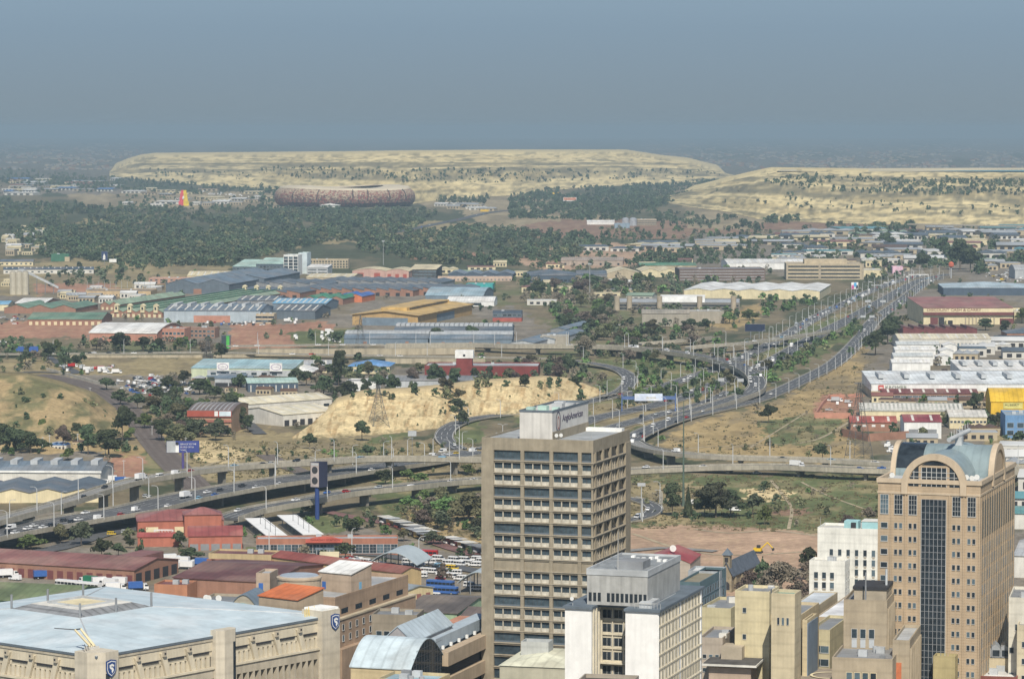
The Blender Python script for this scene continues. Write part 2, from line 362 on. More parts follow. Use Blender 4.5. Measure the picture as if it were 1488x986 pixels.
l5 = [(160,251),(190,237),(300,236),(600,234),(744,236),(960,235),(1015,242),(1066,256)]
l6 = [(160,250),(190,237),(215,230),(500,229),(744,229),(850,230),(985,237),(1020,243),(1066,255)]
l7 = [(160,250),(185,238),(205,231),(225,228),(500,226.5),(600,225),(744,223),(910,222.5),(960,232),(1000,237),(1030,246),(1066,255)]
hill('mine_dump', 159, 1067, base, [l1, l2, l3, l4, l5, l6, l7], [.1,.22,.45,.55,.75,.85,1], 1300,
     dumpcol([(.02,.12,.3), (.3,.46,.75), (.48,.56,.2), (.58,.7,.85), (.72,.84,.25)], 11), sub=5, dx=2.6, back=2500, amp=3, mat=dm, key='dump_left')
base = [(950,291),(1000,300),(1060,308),(1100,318),(1200,324),(1300,326),(1490,329),(1700,330)]
m1 = [(950,290.5),(1000,294),(1100,305),(1200,316),(1350,312),(1490,318),(1700,318)]
m2 = [(950,290),(975,287),(1060,287),(1130,296),(1200,302),(1330,298),(1490,303),(1700,305)]
m3 = [(950,290),(975,286.5),(1040,282),(1120,283),(1200,291),(1300,295),(1400,294),(1490,300),(1700,300)]
m4 = [(950,290),(1000,279),(1060,270),(1110,265),(1200,272),(1300,280),(1400,270),(1490,280),(1700,280)]
m5 = [(950,289),(1000,278),(1070,262),(1110,258),(1200,262),(1300,266),(1400,262),(1490,265),(1700,265)]
m6 = [(950,289),(1010,276),(1080,258),(1120,251),(1250,256),(1400,256),(1490,255),(1700,255)]
m7 = [(950,289),(1020,274),(1085,256),(1120,247.5),(1300,250),(1488,252),(1700,252)]
hill('mine_dump', 950, 2300, base, [m1, m2, m3, m4, m5, m6, m7], [.1,.2,.3,.5,.7,.85,1], 1500,
     dumpcol([(.0,.1,.4), (.12,.28,.5), (.32,.42,.1), (.44,.6,.85), (.62,.72,.5), (.74,.84,.75)], 23), sub=5, dx=2.6, back=900, amp=3, mat=dm, key='dump_right')
# pale sand flats and the pond on the plateau of the right dump
def slab(name, pts, m, kind='structure', dz=0):
    b = MB(); b.poly([Vector(p) + Vector((0, 0, dz)) for p in pts], m); return b.build(name, kind=kind)
zt = 86.5
slab('sand_flat', [P(x, y, zt + 1.6) for x, y in ((1128,248.6),(1300,249.4),(1700,249.8),(1700,243.6),(1480,243.8),(1290,244.2),(1135,246.0))], M((.66,.57,.37), noise=.2, scale=.004))
slab('pond', [P(x, y, zt + 2.2) for x, y in ((1340,248.6),(1400,248.9),(1480,249.3),(1700,249.5),(1700,246.6),(1480,246.9),(1400,247.6))], M((.10,.24,.20), rough=.25, noise=.1, scale=.004))
# sand-coloured spoil hill above the motorway
def sandcol(px, y, t):
    n = .5 * fbm(px / 10, y / 5, 4, 41) + .5 * fbm(px / 3.5 + y / 9, y / 16, 4, 44); n2 = fbm(px / 4, y / 3, 3, 43)
    w = np.clip((n - .47) * 6, 0, 1)[:, None]; c = np.array((.66,.53,.30)) * (1 - w) + np.array((.46,.33,.17)) * w
    if t < .2: w = np.clip(n2 * 1.6 - t * 4, 0, 1)[:, None]; c = c * (1 - w) + np.array(G['dry']) * w
    k = np.clip((n2 - .6) * 6, 0, 1)[:, None] * .6
    return c * (1 - k) + np.array((.2,.17,.09)) * k
sm = MAttr('spoil_sand', .08, .26, bump=2.6, s2=.4)
base = [(425,640),(520,634),(600,628),(640,622),(700,606),(760,604),(820,590),(880,572)]
s1 = [(425,637),(470,625),(520,618),(600,612),(640,604),(700,592),(760,590),(820,580),(880,570)]
s2 = [(425,636),(470,612),(500,600),(560,590),(640,580),(680,574),(744,568),(810,562),(850,564),(880,570)]
s3 = [(425,636),(455,615),(490,586),(530,575),(600,570),(650,566),(690,560),(744,556),(790,553),(830,554),(860,562),(880,569)]
hill('sand_hill', 425, 880, base, [s1, s2, s3], [.25,.7,1], 95, sandcol, sub=16, dx=1.2, back=60, amp=13, mat=sm)
# grassy bank on the left
def bankcol(px, y, t):
    n = fbm(px / 30, y / 14, 4, 51); n2 = fbm(px / 7, y / 5, 3, 53)
    w = np.clip((n - .45) * 5, 0, 1)[:, None]; c = np.array((.40,.30,.16)) * (1 - w) + np.array((.155,.15,.075)) * w
    k = np.clip((n2 - .6) * 4, 0, 1)[:, None] * .5
    return c * (1 - k) + np.array((.2,.17,.10)) * k
base = [(-120,650),(0,655),(70,662),(130,655),(165,635),(190,606)]
b1 = [(-120,600),(0,612),(80,622),(130,620),(160,614),(190,605)]
b2 = [(-120,570),(0,580),(60,585),(110,590),(150,598),(190,604)]
b3 = [(-120,545),(0,548),(40,549),(90,562),(140,580),(190,603)]
hill('grass_bank', -120, 190, base, [b1, b2, b3], [.4,.7,1], 200, bankcol, sub=12, dx=2, back=60, amp=5, mat=MAttr('bank_grass', .05, .25, bump=.8, s2=.4))
# ------------------------------------------------------------ roads
ASPH = M((.105,.108,.112), noise=.18, scale=.08); ASPL = M((.24,.235,.22), noise=.12, scale=.08); LINE = M((.75,.75,.72), noise=.1, scale=1.)
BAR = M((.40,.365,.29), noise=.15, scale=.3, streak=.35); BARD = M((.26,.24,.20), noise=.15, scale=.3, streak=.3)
ROADS = {}; FOOT = []      # centre lines and footprints
def spline(pts, step):
    pts = [Vector(p) for p in pts]; out = []
    q = [pts[0] * 2 - pts[1]] + pts + [pts[-1] * 2 - pts[-2]]
    for i in range(1, len(q) - 2):
        a, b, c, d = q[i-1:i+3]; n = max(1, int((c - b).length / step))
        for k in range(n):
            t = k / n; out.append(.5 * ((2*b) + (c - a) * t + (2*a - 5*b + 4*c - d) * t*t + (3*b - a - 3*c + d) * t**3))
    out.append(pts[-1]); return out
def offs(line, o, dz=0):
    r = []
    for i, p in enumerate(line):
        a = line[max(0, i - 1)]; b = line[min(len(line) - 1, i + 1)]; d = (b - a); d.z = 0; d.normalize()
        r.append(Vector((p.x - d.y * o, p.y + d.x * o, p.z + dz)))
    return r
def strip(b, A, B_, m):
    for i in range(len(A) - 1): b.poly([A[i], B_[i], B_[i+1], A[i+1]], m)
def beam(b, line, o0, o1, z0, z1, m):
    a, c = offs(line, o0, z0), offs(line, o1, z0); a2, c2 = offs(line, o0, z1), offs(line, o1, z1)
    strip(b, a, a2, m); strip(b, a2, c2, m); strip(b, c2, c, m); strip(b, c, a, m)
    b.poly([a[0], c[0], c2[0], a2[0]], m); b.poly([a[-1], a2[-1], c2[-1], c[-1]], m)
def road(key, pts, w, name='road', bridge=False, lanes=2, mat=ASPH, kerb=True, label=None, pier=32, step=12, under=1.7, pr=(0, 1), bar=1.0, dz=.25, group=None):
    """pts: pixels of the centre line with the deck height; w: width in metres"""
    L = spline([P(x, y, z + dz) for x, y, z in pts], step); ROADS[key] = (L, w, name)
    for p in L[::3]: FOOT.append((p.x, p.y, w * .55 + 2))
    par = None
    if bridge: par = thing(name, label, 'bridge', L[len(L)//2].copy() * 0, group=group)
    b = MB()
    if bridge:
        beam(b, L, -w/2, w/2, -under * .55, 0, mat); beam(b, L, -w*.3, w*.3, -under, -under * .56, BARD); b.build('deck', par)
        for s in (-1, 1):
            b = MB(); beam(b, L, s * (w/2), s * (w/2 + .45), -under * .75, bar, BAR); b.build('parapet', par)
        tot = 0; last = -pier * .5; prev = L[0]
        for i, p in enumerate(L):
            tot += (p - prev).length; prev = p
            if tot - last > pier and pr[0] <= i / len(L) <= pr[1] and p.z > 4:
                last = tot; a = L[max(0, i-1)]; c = L[min(len(L)-1, i+1)]; ang = math.atan2(c.y - a.y, c.x - a.x)
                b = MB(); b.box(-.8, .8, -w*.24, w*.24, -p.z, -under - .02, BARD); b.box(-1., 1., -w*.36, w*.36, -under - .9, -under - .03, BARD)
                b.build('pier', par, loc=p, rz=ang)
        b = MB()
    else:
        strip(b, offs(L, -w/2), offs(L, w/2), mat); b.build(name, kind='structure')
        if kerb:
            b = MB()
            for s in (-1, 1): beam(b, L, s * w/2, s * (w/2 + .35), -.3, .5, BAR)
            b.build('kerb', kind='structure')
        b = MB()
    if lanes:
        tot = 0
        for i in range(len(L) - 1):
            A, B_ = L[i:i+2]; 
            for k in range(lanes + 1):
                o = -w/2 + .6 + k * (w - 1.2) / lanes
                if k in (0, lanes) or i % 2 == 0:
                    q = [A, B_]; a = offs(q, o - .12, .09); c = offs(q, o + .12, .09); b.poly([a[0], c[0], c[1], a[1]], LINE)
        if bridge: b.build('lane_marking', par)
        else: b.build('lane_marking', kind='structure')
    return L
GB = 'concrete road bridges of the interchange'
road('west', [(-60,786,7),(0,773,7),(120,752,7),(197,739.5,7),(270,722,7),(370,704,7),(450,692.5,6.5),(542,679,5),(600,671,3.5),(645,664.5,1.5),(700,655,.6)], 26, 'motorway_bridge', True, 6, pier=38,
     label='widest elevated motorway crossing the left side, dark asphalt above the red station roofs')
road('flyover', [(-60,770,10),(0,754,10.5),(100,727,12),(150,710.5,13),(195,698,14),(242,690,14),(300,681,14),(370,675,13.5),(450,670.5,13),(527,665.5,12),(600,665,11),(660,666,9),(720,667,7)], 10, 'road_bridge', True, 2, ASPL, pier=34, under=2.2,
     label='narrow high flyover on dark wall piers running above the wide motorway at left')
road('lower', [(330,752,6),(372,739,7),(440,727,8),(502,715,8),(587,706,8),(657,698.5,6),(720,695,5),(800,690,3),(914,682.5,2),(994,679,2),(1060,677,4),(1130,676.5,5),(1200,679,6),(1291,682,6),(1400,683,6),(1520,684,6)], 12, 'road_bridge', True, 3, ASPH, pier=36, under=2.4,
     label='long low road bridge below the motorway, passing behind the grey tower to the right edge')
road('link', [(917,640,3),(935,649,5),(975,657,7),(1040,663,7),(1116,665.5,7),(1200,668,7),(1291,673,7),(1400,678,7),(1520,680,7)], 11, 'road_bridge', True, 2, ASPL, pier=40, under=1.6,
     label='slip road bridge curving off right of the grey tower over parked white minibuses')
road('south', [(914,646,3),(917,638,3),(930,630,3),(955,619,2),(994,606,1),(1045,594,.5),(1095,582,.3),(1130,569,.3),(1166,552,.3),(1216,525,.3),(1253,488,.3),(1271,465,.3),(1306,440,.3),(1341,413,.3),(1366,403.5,.3)], 15, 'road', False, 3)
road('curve', [(560,501,5),(684,500,6),(744,501.5,7),(800,501.5,8),(849,502,8),(905,504,8.5),(964,509,9),(1019,517,9),(1061,527,8.5),(1088,539,8),(1100,552,7),(1096,566,5),(1070,577,3),(1030,590,1.5),(990,602,.8)], 13, 'road_bridge', True, 3, ASPH, pier=44, pr=(.1,.88), under=3.2,
     label='curved flyover sweeping round above the trees into the motorway near the blue gantry sign')
road('loop', [(560,517,4),(640,518,4),(744,520,4),(800,521,4),(856,527,3),(894,535,1.5),(912,545,.5),(914,556,.3),(904,567,.3),(880,577,.3),(850,585,.3),(800,594,.3),(750,600,.4),(700,606,.8),(672,612,1),(652,622,1),(645,634,1),(652,644,.5),(665,652,.4)], 12, 'road', False, 3)
road('north', [(700,652,.3),(780,640,.3),(850,612,.3),(900,600,.3),(950,589,.3),(1000,574,.3),(1040,558,.3),(1095,538,.3),(1141,514,.3),(1190,486,.3),(1241,460,.3),(1291,432,.3),(1336,408,.3),(1380,398,.3)], 17, 'road', False, 4)
road('mid', [(740,660,.3),(820,640,.3),(900,618,.3),(960,602,.3),(1010,590,.3),(1040,580,.3),(1065,568,.3)], 14, 'road', False, 3)
road('queue', [(870,580,.3),(960,562,.3),(1050,532,.3),(1080,519,.3),(1115,502,.3),(1150,482,.3),(1195,456,.3),(1235,437,.3),(1262,424,.3),(1300,410,.3),(1345,398,.3)], 15, 'road', False, 4)
road('cross', [(1000,505,6),(1030,502,7),(1070,499.5,7),(1116,494,7),(1150,489.5,7),(1188,484,7),(1216,480,6)], 9, 'road_bridge', True, 2, ASPL, pier=55, label='short straight overpass crossing the motorway right of the curved flyover')
road('spur', [(930,499,3),(976,496,4),(1010,493,4),(1040,490,3)], 8, 'road_bridge', True, 2, ASPL, pier=50, label='small bridge spur behind the curved flyover beside the reddish field')
road('cloverleaf', [(905,723,.3),(925,725,.3),(945,732,.3),(951,740,.3),(940,749,.3),(920,755,.3),(900,758,.3)], 9, 'road', False, 2)
road('eastwest', [(-60,515,2),(60,514,2),(200,513,3),(300,512,3),(400,514,3),(500,516,3),(580,517,4)], 12, 'road', False, 3, dz=.3)
road('upper', [(330,503,6),(400,502,6),(480,501,6),(560,501,5)], 12, 'road', False, 3)
road('street', [(345,470,.2),(390,462,.2),(450,448,.2),(520,430,.2),(580,416,.2),(640,405,.2)], 12, 'road', False, 2, kerb=False)
road('farroad', [(372,355,.2),(450,348,.2),(530,343,.2),(580,336,.2),(620,328,.2),(670,318,.2),(710,309,.2),(760,304,.2),(820,302,.2)], 24, 'road', False, 0, kerb=False, step=60)
road('farbridge', [(1320,325.5,14),(1400,327,14),(1490,328.5,14),(1700,331,14)], 12, 'road_bridge', True, 0, ASPL, pier=90, step=60, label='distant straight viaduct running to the right edge below the yellow dump')
road('lane', [(60,512,.2),(90,530,.2),(110,542,.2),(60,540,.2),(-60,545,.2)], 8, 'road', False, 0, kerb=False)
road('yardroad', [(905,800,.2),(960,795,.2),(1040,800,.2)], 7, 'path', False, 0, mat=ASPL, kerb=False)
road('busroad', [(-60,806,.2),(60,800,.2),(150,775,.2),(190,768,.2),(230,762,.2),(300,762,.2)], 12, 'road', False, 0, kerb=False)
road('rankroad', [(300,812,.2),(420,801,.2),(520,803,.2),(600,812,.2),(700,830,.2)], 10, 'road', False, 0, kerb=False)
road('strip', [(472,742,.2),(520,752,.2),(580,764,.2),(640,790,.2),(690,805,.2)], 8, 'road', False, 0, mat=M((.22,.12,.11), noise=.3, scale=.2), kerb=False)
road('drive', [(350,604,.2),(362,616,.2),(378,630,.2)], 9, 'road', False, 0, kerb=False)
RB = M((.17,.14,.12), noise=.3, scale=.3); RS = M((.09,.06,.05), noise=.3, scale=1)
for k, o in (('rail_bed', 0),):
    L = spline([P(x, y, .3) for x, y in ((60,544),(115,556),(155,572),(190,598),(214,630),(240,662),(268,690),(290,712),(300,730))], 8)
    b = MB(); strip(b, offs(L, -9), offs(L, 9), RB)
    for t in (-6, -4.5, -1, .5, 4, 5.5): strip(b, offs(L, t - .12, .15), offs(L, t + .12, .15), RS)
    b.build('rail_track', kind='structure')
    for p in L[::2]: FOOT.append((p.x, p.y, 11))
L = spline([P(x, y, .3) for x, y in ((455,690),(430,682),(400,668),(385,660))], 6); b = MB()
strip(b, offs(L, -6), offs(L, 6), RB); b.build('rail_track', kind='structure')
# retaining walls of the raised motorway on the left
def wall(name, label, cat, pts, h, m, th=.8, cop=None):
    L = [P(x, y, 0) for x, y in pts]; o = thing(name, label, cat, L[0]); L = [p - L[0] for p in L]
    b = MB(); beam(b, L, -th/2, th/2, 0, h, m); b.build('wall_panel', o)
    if cop: b = MB(); beam(b, L, -th/2 - .12, th/2 + .12, h + .003, h + .3, cop); b.build('coping', o)
    return o
RW = M((.46,.40,.29), noise=.14, scale=.1, stripe=(0, 6, .25), streak=.25)
wall('retaining_wall', 'long beige concrete retaining wall under the upper motorway left of centre', 'retaining wall', [(372,516.5),(460,516),(560,515.5),(690,514)], 5.6, RW, cop=BAR)
wall('retaining_wall', 'lower beige retaining wall beside the road left of the maroon building', 'retaining wall', [(560,528),(640,528.5),(705,528.5)], 4.4, RW, cop=BAR)
wall('retaining_wall', 'beige wall along the road behind the car dealer yard at left', 'retaining wall', [(100,519.5),(200,519.5),(300,519.5),(370,519)], 2.4, RW)
wall('boundary_wall', 'pale curving yard wall in front of the scrapyard cars at left', 'boundary wall', [(68,538),(100,546),(150,560),(190,567)], 2.2, M((.5,.46,.38)))

PTH = M((.42,.35,.23), noise=.3, scale=.2)
for k, (pts, w_) in enumerate(((((1165,700),(1200,718),(1240,733),(1275,745)), 1.6), (((1120,697),(1135,715),(1150,738),(1146,768)), 1.8), (((945,660),(1010,650),(1100,646),(1180,640),(1236,612)), 2.2), (((1170,600),(1130,625),(1090,650)), 1.4), (((1010,768),(1060,774),(1120,770),(1190,778)), 3), (((250,690),(330,668),(400,660),(440,664)), 2), (((560,700),(600,690),(640,700)), 1.5), (((700,745),(660,760),(610,765)), 1.6), (((920,775),(1000,800),(1080,806),(1180,800)), 2.4), (((372,352),(450,345),(520,352)), 5), (((560,352),(640,341),(700,336)), 5), (((1000,335),(1100,338),(1250,333)), 8))):
    L = spline([P(x, y, .12) for x, y in pts], 10 if pts[0][1] > 500 else 50); b = MB(); a_ = offs(L, -w_/2); c_ = offs(L, w_/2)
    strip(b, a_, c_, PTH); b.build('path', kind='structure')
# ------------------------------------------------------------ buildings
BASES = []      # rectangles kept free of trees: (x, y, ux, uy, w, d)
LAND = []       # landmarks for the labels of small things
class Bld:
    """a building: Empty at its front left corner, local x along the front, y into depth"""
    def __init__(s, name, label, cat, A, bx, rot, h, yb=None, depth=None, z0=0., group=None, short=None):
        a = P(A[0], A[1], h); r = R(rot); u = Vector((math.cos(r), math.sin(r), 0)); lo, hi = .5, 900
        for _ in range(40):
            m = (lo + hi) / 2
            if proj(a + u * m)[0] < bx: lo = m
            else: hi = m
        s.w = lo; s.h = h; mid = a + u * (s.w / 2)
        if depth is None:
            mp = proj(mid); d = P(mp[0], yb, h).y - mid.y; depth = max(6, d / max(.5, math.cos(r)))
        s.d = depth; s.r = r; s.a = a; s.u = u; s.v = Vector((-u.y, u.x, 0))
        s.o = thing(name, label, cat, (a.x, a.y, z0), r, group); s.z0 = z0
        BASES.append((a.x, a.y, u.x, u.y, s.w, s.d)); s.q = []; s.wc = {}
        c = mid + s.v * depth * .3; LAND.append((proj((c.x, c.y, h * .6)), short or label, s.o))
    def W(s, x, y, z): return s.a * 0 + Vector((s.o.location.x, s.o.location.y, 0)) + s.u * x + s.v * y + Vector((0, 0, z))
    def part(s, b, name, **kw): return b.build(name, s.o, **kw)
    def win(s, face, x, z, w, h, style=('g',), name='window', off=0.0):
        """queue a window centred at x along the face, bottom z"""
        s.q.append((face, x, z, w, h, style, name, off))
    def grid(s, face, x0, x1, n, z0, dz, m, w, h, **kw):
        for j in range(m):
            for i in range(n): s.win(face, x0 + (x1 - x0) * (i + .5) / n, z0 + j * dz, w, h, **kw)
    def flush(s, cap=100):
        def place(f, x, off):
            if f == 'F': return (x, -off, 0)
            if f == 'R': return (s.w + off, x, math.pi / 2)
            if f == 'L': return (-off, x, -math.pi / 2)
            return (x, s.d + off, math.pi)
        kinds = {}
        for k in s.q: kinds.setdefault(k[6], []).append(k)
        for nm, ks in kinds.items():
            keep, rest = ks[:cap], ks[cap:]
            for qi, (f, x, z, w, h, st, _, off) in enumerate(keep):
                if st[0] == 'w': st = ('w', (st[1] + (0,0,1,0,3,0,2)[(qi * 5 + int(s.w)) % 7]) % 4) + tuple(st[2:])
                me = s.wmesh(w, h, st); px, py, rz = place(f, x, off); link(nm, me, s.o, (px, py, z), rz)
            if rest:
                b = MB()
                for f, x, z, w, h, st, _, off in rest:
                    px, py, rz = place(f, x, off); g = MB(); winmb(g, w, h, st); c, sn = math.cos(rz), math.sin(rz); n0 = len(b.v)
                    b.v += [(px + c * a - sn * q, py + sn * a + c * q, z + t) for a, q, t in g.v]
                    b.f += [tuple(n0 + i for i in fc) for fc in g.f]; b.m += [b.mi(g.mats[i]) for i in g.m]
                b.build(nm, s.o, kind='stuff')
        s.q = []
    def wmesh(s, w, h, st):
        k = (round(w, 2), round(h, 2), st)
        if k not in WM:
            g = MB(); winmb(g, w, h, st); WM[k] = g.mesh('window')
        return WM[k]
WM = {}
GL = [glass(), glass((.07,.10,.12)), glass((.03,.04,.05)), glass((.12,.17,.2))]
FRM = M((.5,.5,.48), noise=.1); FRD = M((.07,.07,.075), noise=.1)
def winmb(g, w, h, st):
    """st: (kind, glass, frame, columns, rows)"""
    k = st[0]; gl = GL[st[1] if len(st) > 1 and k != 'd' else 0]; fr = mc(st[2]) if len(st) > 2 and st[2] else FRM
    nc = st[3] if len(st) > 3 else 1; nrw = st[4] if len(st) > 4 else 1
    if k == 'd':     # door or plain panel in colour st[1]
        g.box(-w/2, w/2, -.1, .02, 0, h, mc(st[1])); return
    t = min(.12, w * .08)
    g.box(-w/2, w/2, -.03, .02, 0, h, gl)
    if k == 'p': return
    g.box(-w/2 - t, -w/2, -.12, .02, -t, h + t, fr); g.box(w/2, w/2 + t, -.12, .02, -t, h + t, fr)
    g.box(-w/2, w/2, -.12, .02, h, h + t, fr); g.box(-w/2 - t, w/2 + t, -.2, .02, -t * 1.6, -.001, fr)
    for i in range(1, nc): x = -w/2 + w * i / nc; g.box(x - t*.35, x + t*.35, -.08, .0, 0, h, fr)
    for i in range(1, nrw): z = h * i / nrw; g.box(-w/2, w/2, -.075, .0, z - t*.35, z + t*.35, fr)
def roofmat(c, ax=0, **kw):
    c = C[c] if isinstance(c, str) else c; t = tuple(round(a * .72 + q * .28, 3) for a, q in zip(c, (.30, .24, .18)))
    return M(c, rough=.55, noise=.26, scale=.07, stripe=(ax, 1.6, .18), two=t, **kw)
def shed(name, label, A, bx, rot, h, yb=None, depth=None, roof='gu', rc='bluegrey', wc='beige', rise=3., n=1, cat=None, over=.5, doors=None, wins=None,
         plinth=None, vents=0, fascia=None, parapet=.9, joint=0, sky=0, z0=0, short=None, done=True, wn=.12):
    b = Bld(name, label, cat or name.replace('_', ' ').split()[-1], A, bx, rot, h, yb, depth, z0, short=short)
    w, d = b.w, b.d; wm = M(C[wc] if isinstance(wc, str) else wc, noise=wn, scale=.12, streak=.22, stripe=(2, joint, .12) if joint else None)
    rm = roofmat(rc, 0 if roof in ('gu', 'bu', 'mono', 'hip') else 1)
    m = MB(); r = MB(); o = over
    def slabprof(pts, th=.3):     # thick roof sheet from a top line
        return pts + [(a, z - th) for a, z in pts[::-1]]
    if roof == 'flat':
        m.box(0, w, 0, d, 0, h, wm)
        for q in ((0, w, 0, .35), (0, w, d - .35, d), (0, .35, .352, d - .352), (w - .35, w, .352, d - .352)): m.box(*q, h + .002, h + parapet, wm)
        r.box(.36, w - .36, .36, d - .36, h + .01, h + .12, rm)
        rr = random.Random(int(w * 10))
        if w > 14 and vents == 0:
            for i in range(2): x = rr.uniform(.2, .7) * w; y = rr.uniform(.2, .7) * d; r.box(x, x + 2.5, y, y + min(2, d * .2), h + .13, h + 1.9, mc('lgrey'))
    else:
        rd = rise
        if roof == 'gu': pr = [(-o, h), (d/2, h + rd), (d + o, h)]; wp = [(0, 0), (0, h - .25), (d/2, h + rd - .35), (d, h - .25), (d, 0)]
        elif roof == 'mono': pr = [(-o, h), (d + o, h + rd)]; wp = [(0, 0), (0, h - .3), (d, h + rd - .4), (d, 0)]
        elif roof == 'bu':
            pr = [(-o + (d + 2*o) * i / 14, h + rd * math.sin(math.pi * i / 14)) for i in range(15)]; wp = [(0, 0)] + [(d * i / 14, h - .32 + rd * math.sin(math.pi * i / 14)) for i in range(15)] + [(d, 0)]
        if roof in ('gu', 'mono', 'bu'):
            m.prism(wp, 0, w, wm, 0); r.prism(slabprof(pr), -o, w + o, rm, 0)
        elif roof == 'hip':
            m.box(0, w, 0, d, 0, h - .02, wm); k = min(w, d) * .5
            if w >= d: r1, r2 = (k, d/2, h + rd), (w - k, d/2, h + rd)
            else: r1, r2 = (w/2, k, h + rd), (w/2, d - k, h + rd)
            c = [(-o, -o, h), (w + o, -o, h), (w + o, d + o, h), (-o, d + o, h)]
            if w >= d: r.poly([c[0], c[1], r2, r1], rm); r.poly([c[1], c[2], r2], rm); r.poly([c[2], c[3], r1, r2], rm); r.poly([c[3], c[0], r1], rm)
            else: r.poly([c[0], c[1], r1], rm); r.poly([c[1], c[2], r2, r1], rm); r.poly([c[2], c[3], r2], rm); r.poly([c[3], c[0], r1, r2], rm)
            r.poly(c[::-1], rm)
        else:       # bays across the front, ridges into depth: gv, bv, saw
            pr = []; bw = w / n
            for i in range(n):
                x = i * bw
                if roof == 'gv': q = [(x, h), (x + bw/2, h + rd), (x + bw, h)]
                elif roof == 'saw': q = [(x, h), (x + .2, h + rd), (x + bw, h)]
                else: q = [(x + bw * k / 10, h + rd * math.sin(math.pi * k / 10)) for k in range(11)]
                pr += q if not pr else q[1:]
            m.prism([(0, 0)] + [(a, z - .32) for a, z in pr] + [(w, 0)], 0, d, wm, 1)
            pr[0] = (-o, pr[0][1] - .1); pr[-1] = (w + o, pr[-1][1] - .1)
            r.prism(slabprof(pr), -o, d + o, rm, 1)
        if fascia:
            m.box(-o - .1, w + o + .1, -o - .2, -o - .002, h - 1.0, h + .15, mc(fascia))
    if plinth: m.box(-.06, w + .06, -.06, d * .999, 0, plinth[1], mc(plinth[0]))
    b.part(m, 'wall'); ro = b.part(r, 'roof'); b.roof = ro
    if not sky and roof == 'gu' and b.a.y > 1700 and (int(w * 7) % 3): sky = max(2, int(w / 8))
    if vents:
        for i in range(vents):
            x = w * (i + .5) / vents; v = MB()
            if roof in ('gu', 'bu', 'hip', 'mono'): v.box(x - 2, x + 2, d*.3, d * .7, h + rise * .55, h + rise + 1.1, mc('lgrey'))
            else: v.box(x - 1, x + 1, d*.15, d * .85, h + rise * .5, h + rise + 1.0, mc('lgrey'))
            v.build('roof_vent', ro)
    if sky:
        v = MB()
        for i in range(sky):
            x = w * (i + .5) / sky
            if roof == 'gu': v.poly([(x - .8, d*.06, h + rise * .12 + .08), (x + .8, d*.06, h + rise * .12 + .08), (x + .8, d*.44, h + rise * .88 + .08), (x - .8, d*.44, h + rise * .88 + .08)], mc('offwhite'))
        if v.v: v.build('skylight', ro, kind='stuff' if False else None)
    for dd in doors or []:      # (face, count, width, height, colour)
        f, k, dw, dh, c = dd; L = w if f in 'FK' else d
        for i in range(k): b.win(f, L * (i + .5) / k, 0.02, dw, dh, ('d', c), 'door')
    for ww in wins or []:       # (face, count, rows, w, h, z0, dz[, style])
        f, k, rows, a, c, z, dz = ww[:7]; L = w if f in 'FK' else d
        b.grid(f, 0, L, k, z, dz, rows, a, c, style=ww[7] if len(ww) > 7 else ('w', 0))
    if done: b.flush()
    return b
WB = 'warehouse'; FB = 'factory_shed'; OB = 'office_building'
# --- left middle distance
shed(WB, 'long low dark blue roofed building on the grassy rise at far left', (5,391.5), 136, 6, 6, depth=16, rc='dblue', wc='offwhite', wins=[('F',14,1,3,1.6,2,0)])
shed(WB, 'small blue-grey roofed hall with cream wall at the left edge', (0,380), 48, 2, 6, depth=22, rc='slate', wc='cream', wins=[('F',7,1,2.5,2,2,0)])
shed(WB, 'dark green box shed with pale roof edge at far left', (74,370), 100, 0, 10, depth=20, roof='flat', rc='mint', wc='dgreen')
shed('gatehouse', 'small beige block beside the dark green shed', (94,374), 101, 0, 6, depth=8, roof='flat', rc='grey', wc='beige')
shed('walled_yard', 'yellow-beige walled enclosure left of the big slate warehouse', (125,423.5), 219, -1, 6, depth=60, roof='flat', rc=(.33,.25,.16), wc=(.55,.41,.24), parapet=.6, wins=[('F',20,1,1.4,1.6,1,0,('p',2))])
shed(WB, 'cream gabled roof shed behind the slate warehouse', (272,400.5), 338, -2, 6, depth=60, rc='cream', wc='cream', rise=5)
shed(WB, 'low pink and white terrace building left of the slate warehouse', (216,404.5), 290, -2, 7, depth=25, roof='flat', rc='offwhite', wc=(.45,.27,.2), wins=[('F',10,2,3,1.6,1.2,3)])
shed(WB, 'huge slate-blue warehouse with red brick corners at left', (241,412), 333, -11, 12, yb=395, roof='gv', rc='bluegrey', wc='slate', rise=6, n=2, doors=[('F',1,10,6,'brick')], wins=[('F',12,1,2,1,9.5,0,('p',3)),('R',6,1,12,1,9.5,0,('p',3))], short='the huge slate warehouse')
shed(WB, 'rear wing of the slate warehouse rising to the right', (333,404), 384, -11, 13, depth=120, roof='gv', rc='bluegrey', wc='slate', rise=5)
GF = shed(FB, 'pale green roofed factory of parallel ridges with cream gable turrets', (160,452), 236, -14, 6, yb=424, roof='gv', rc='lgreen', wc='brick', rise=3.5, n=4, doors=[('F',10,3,3.4,'cream')], short='the pale green ridged factory')
shed(FB, 'smaller pale green gabled wing left of the ridged factory', (146,442), 172, -14, 6, yb=428, roof='gv', rc='lgreen', wc='brick', rise=3.5, n=2, doors=[('F',4,2.4,3,'cream')])
shed(FB, 'green roofed brick workshops with a row of cream arches at left', (40,463.5), 148, -1, 6, depth=75, rc='green', wc='brick', rise=5, doors=[('F',12,3.2,3.4,'cream')], short='the green roofed brick workshops')
shed(FB, 'dark green gabled sheds behind the brick workshops', (6,447), 110, -8, 6, depth=90, roof='gv', rc='green', wc='brick', rise=4, n=3)
shed(FB, 'white roofed shed behind the dark green gables at left', (22,440), 64, -8, 7, depth=70, rc='white', wc='brick', rise=4)
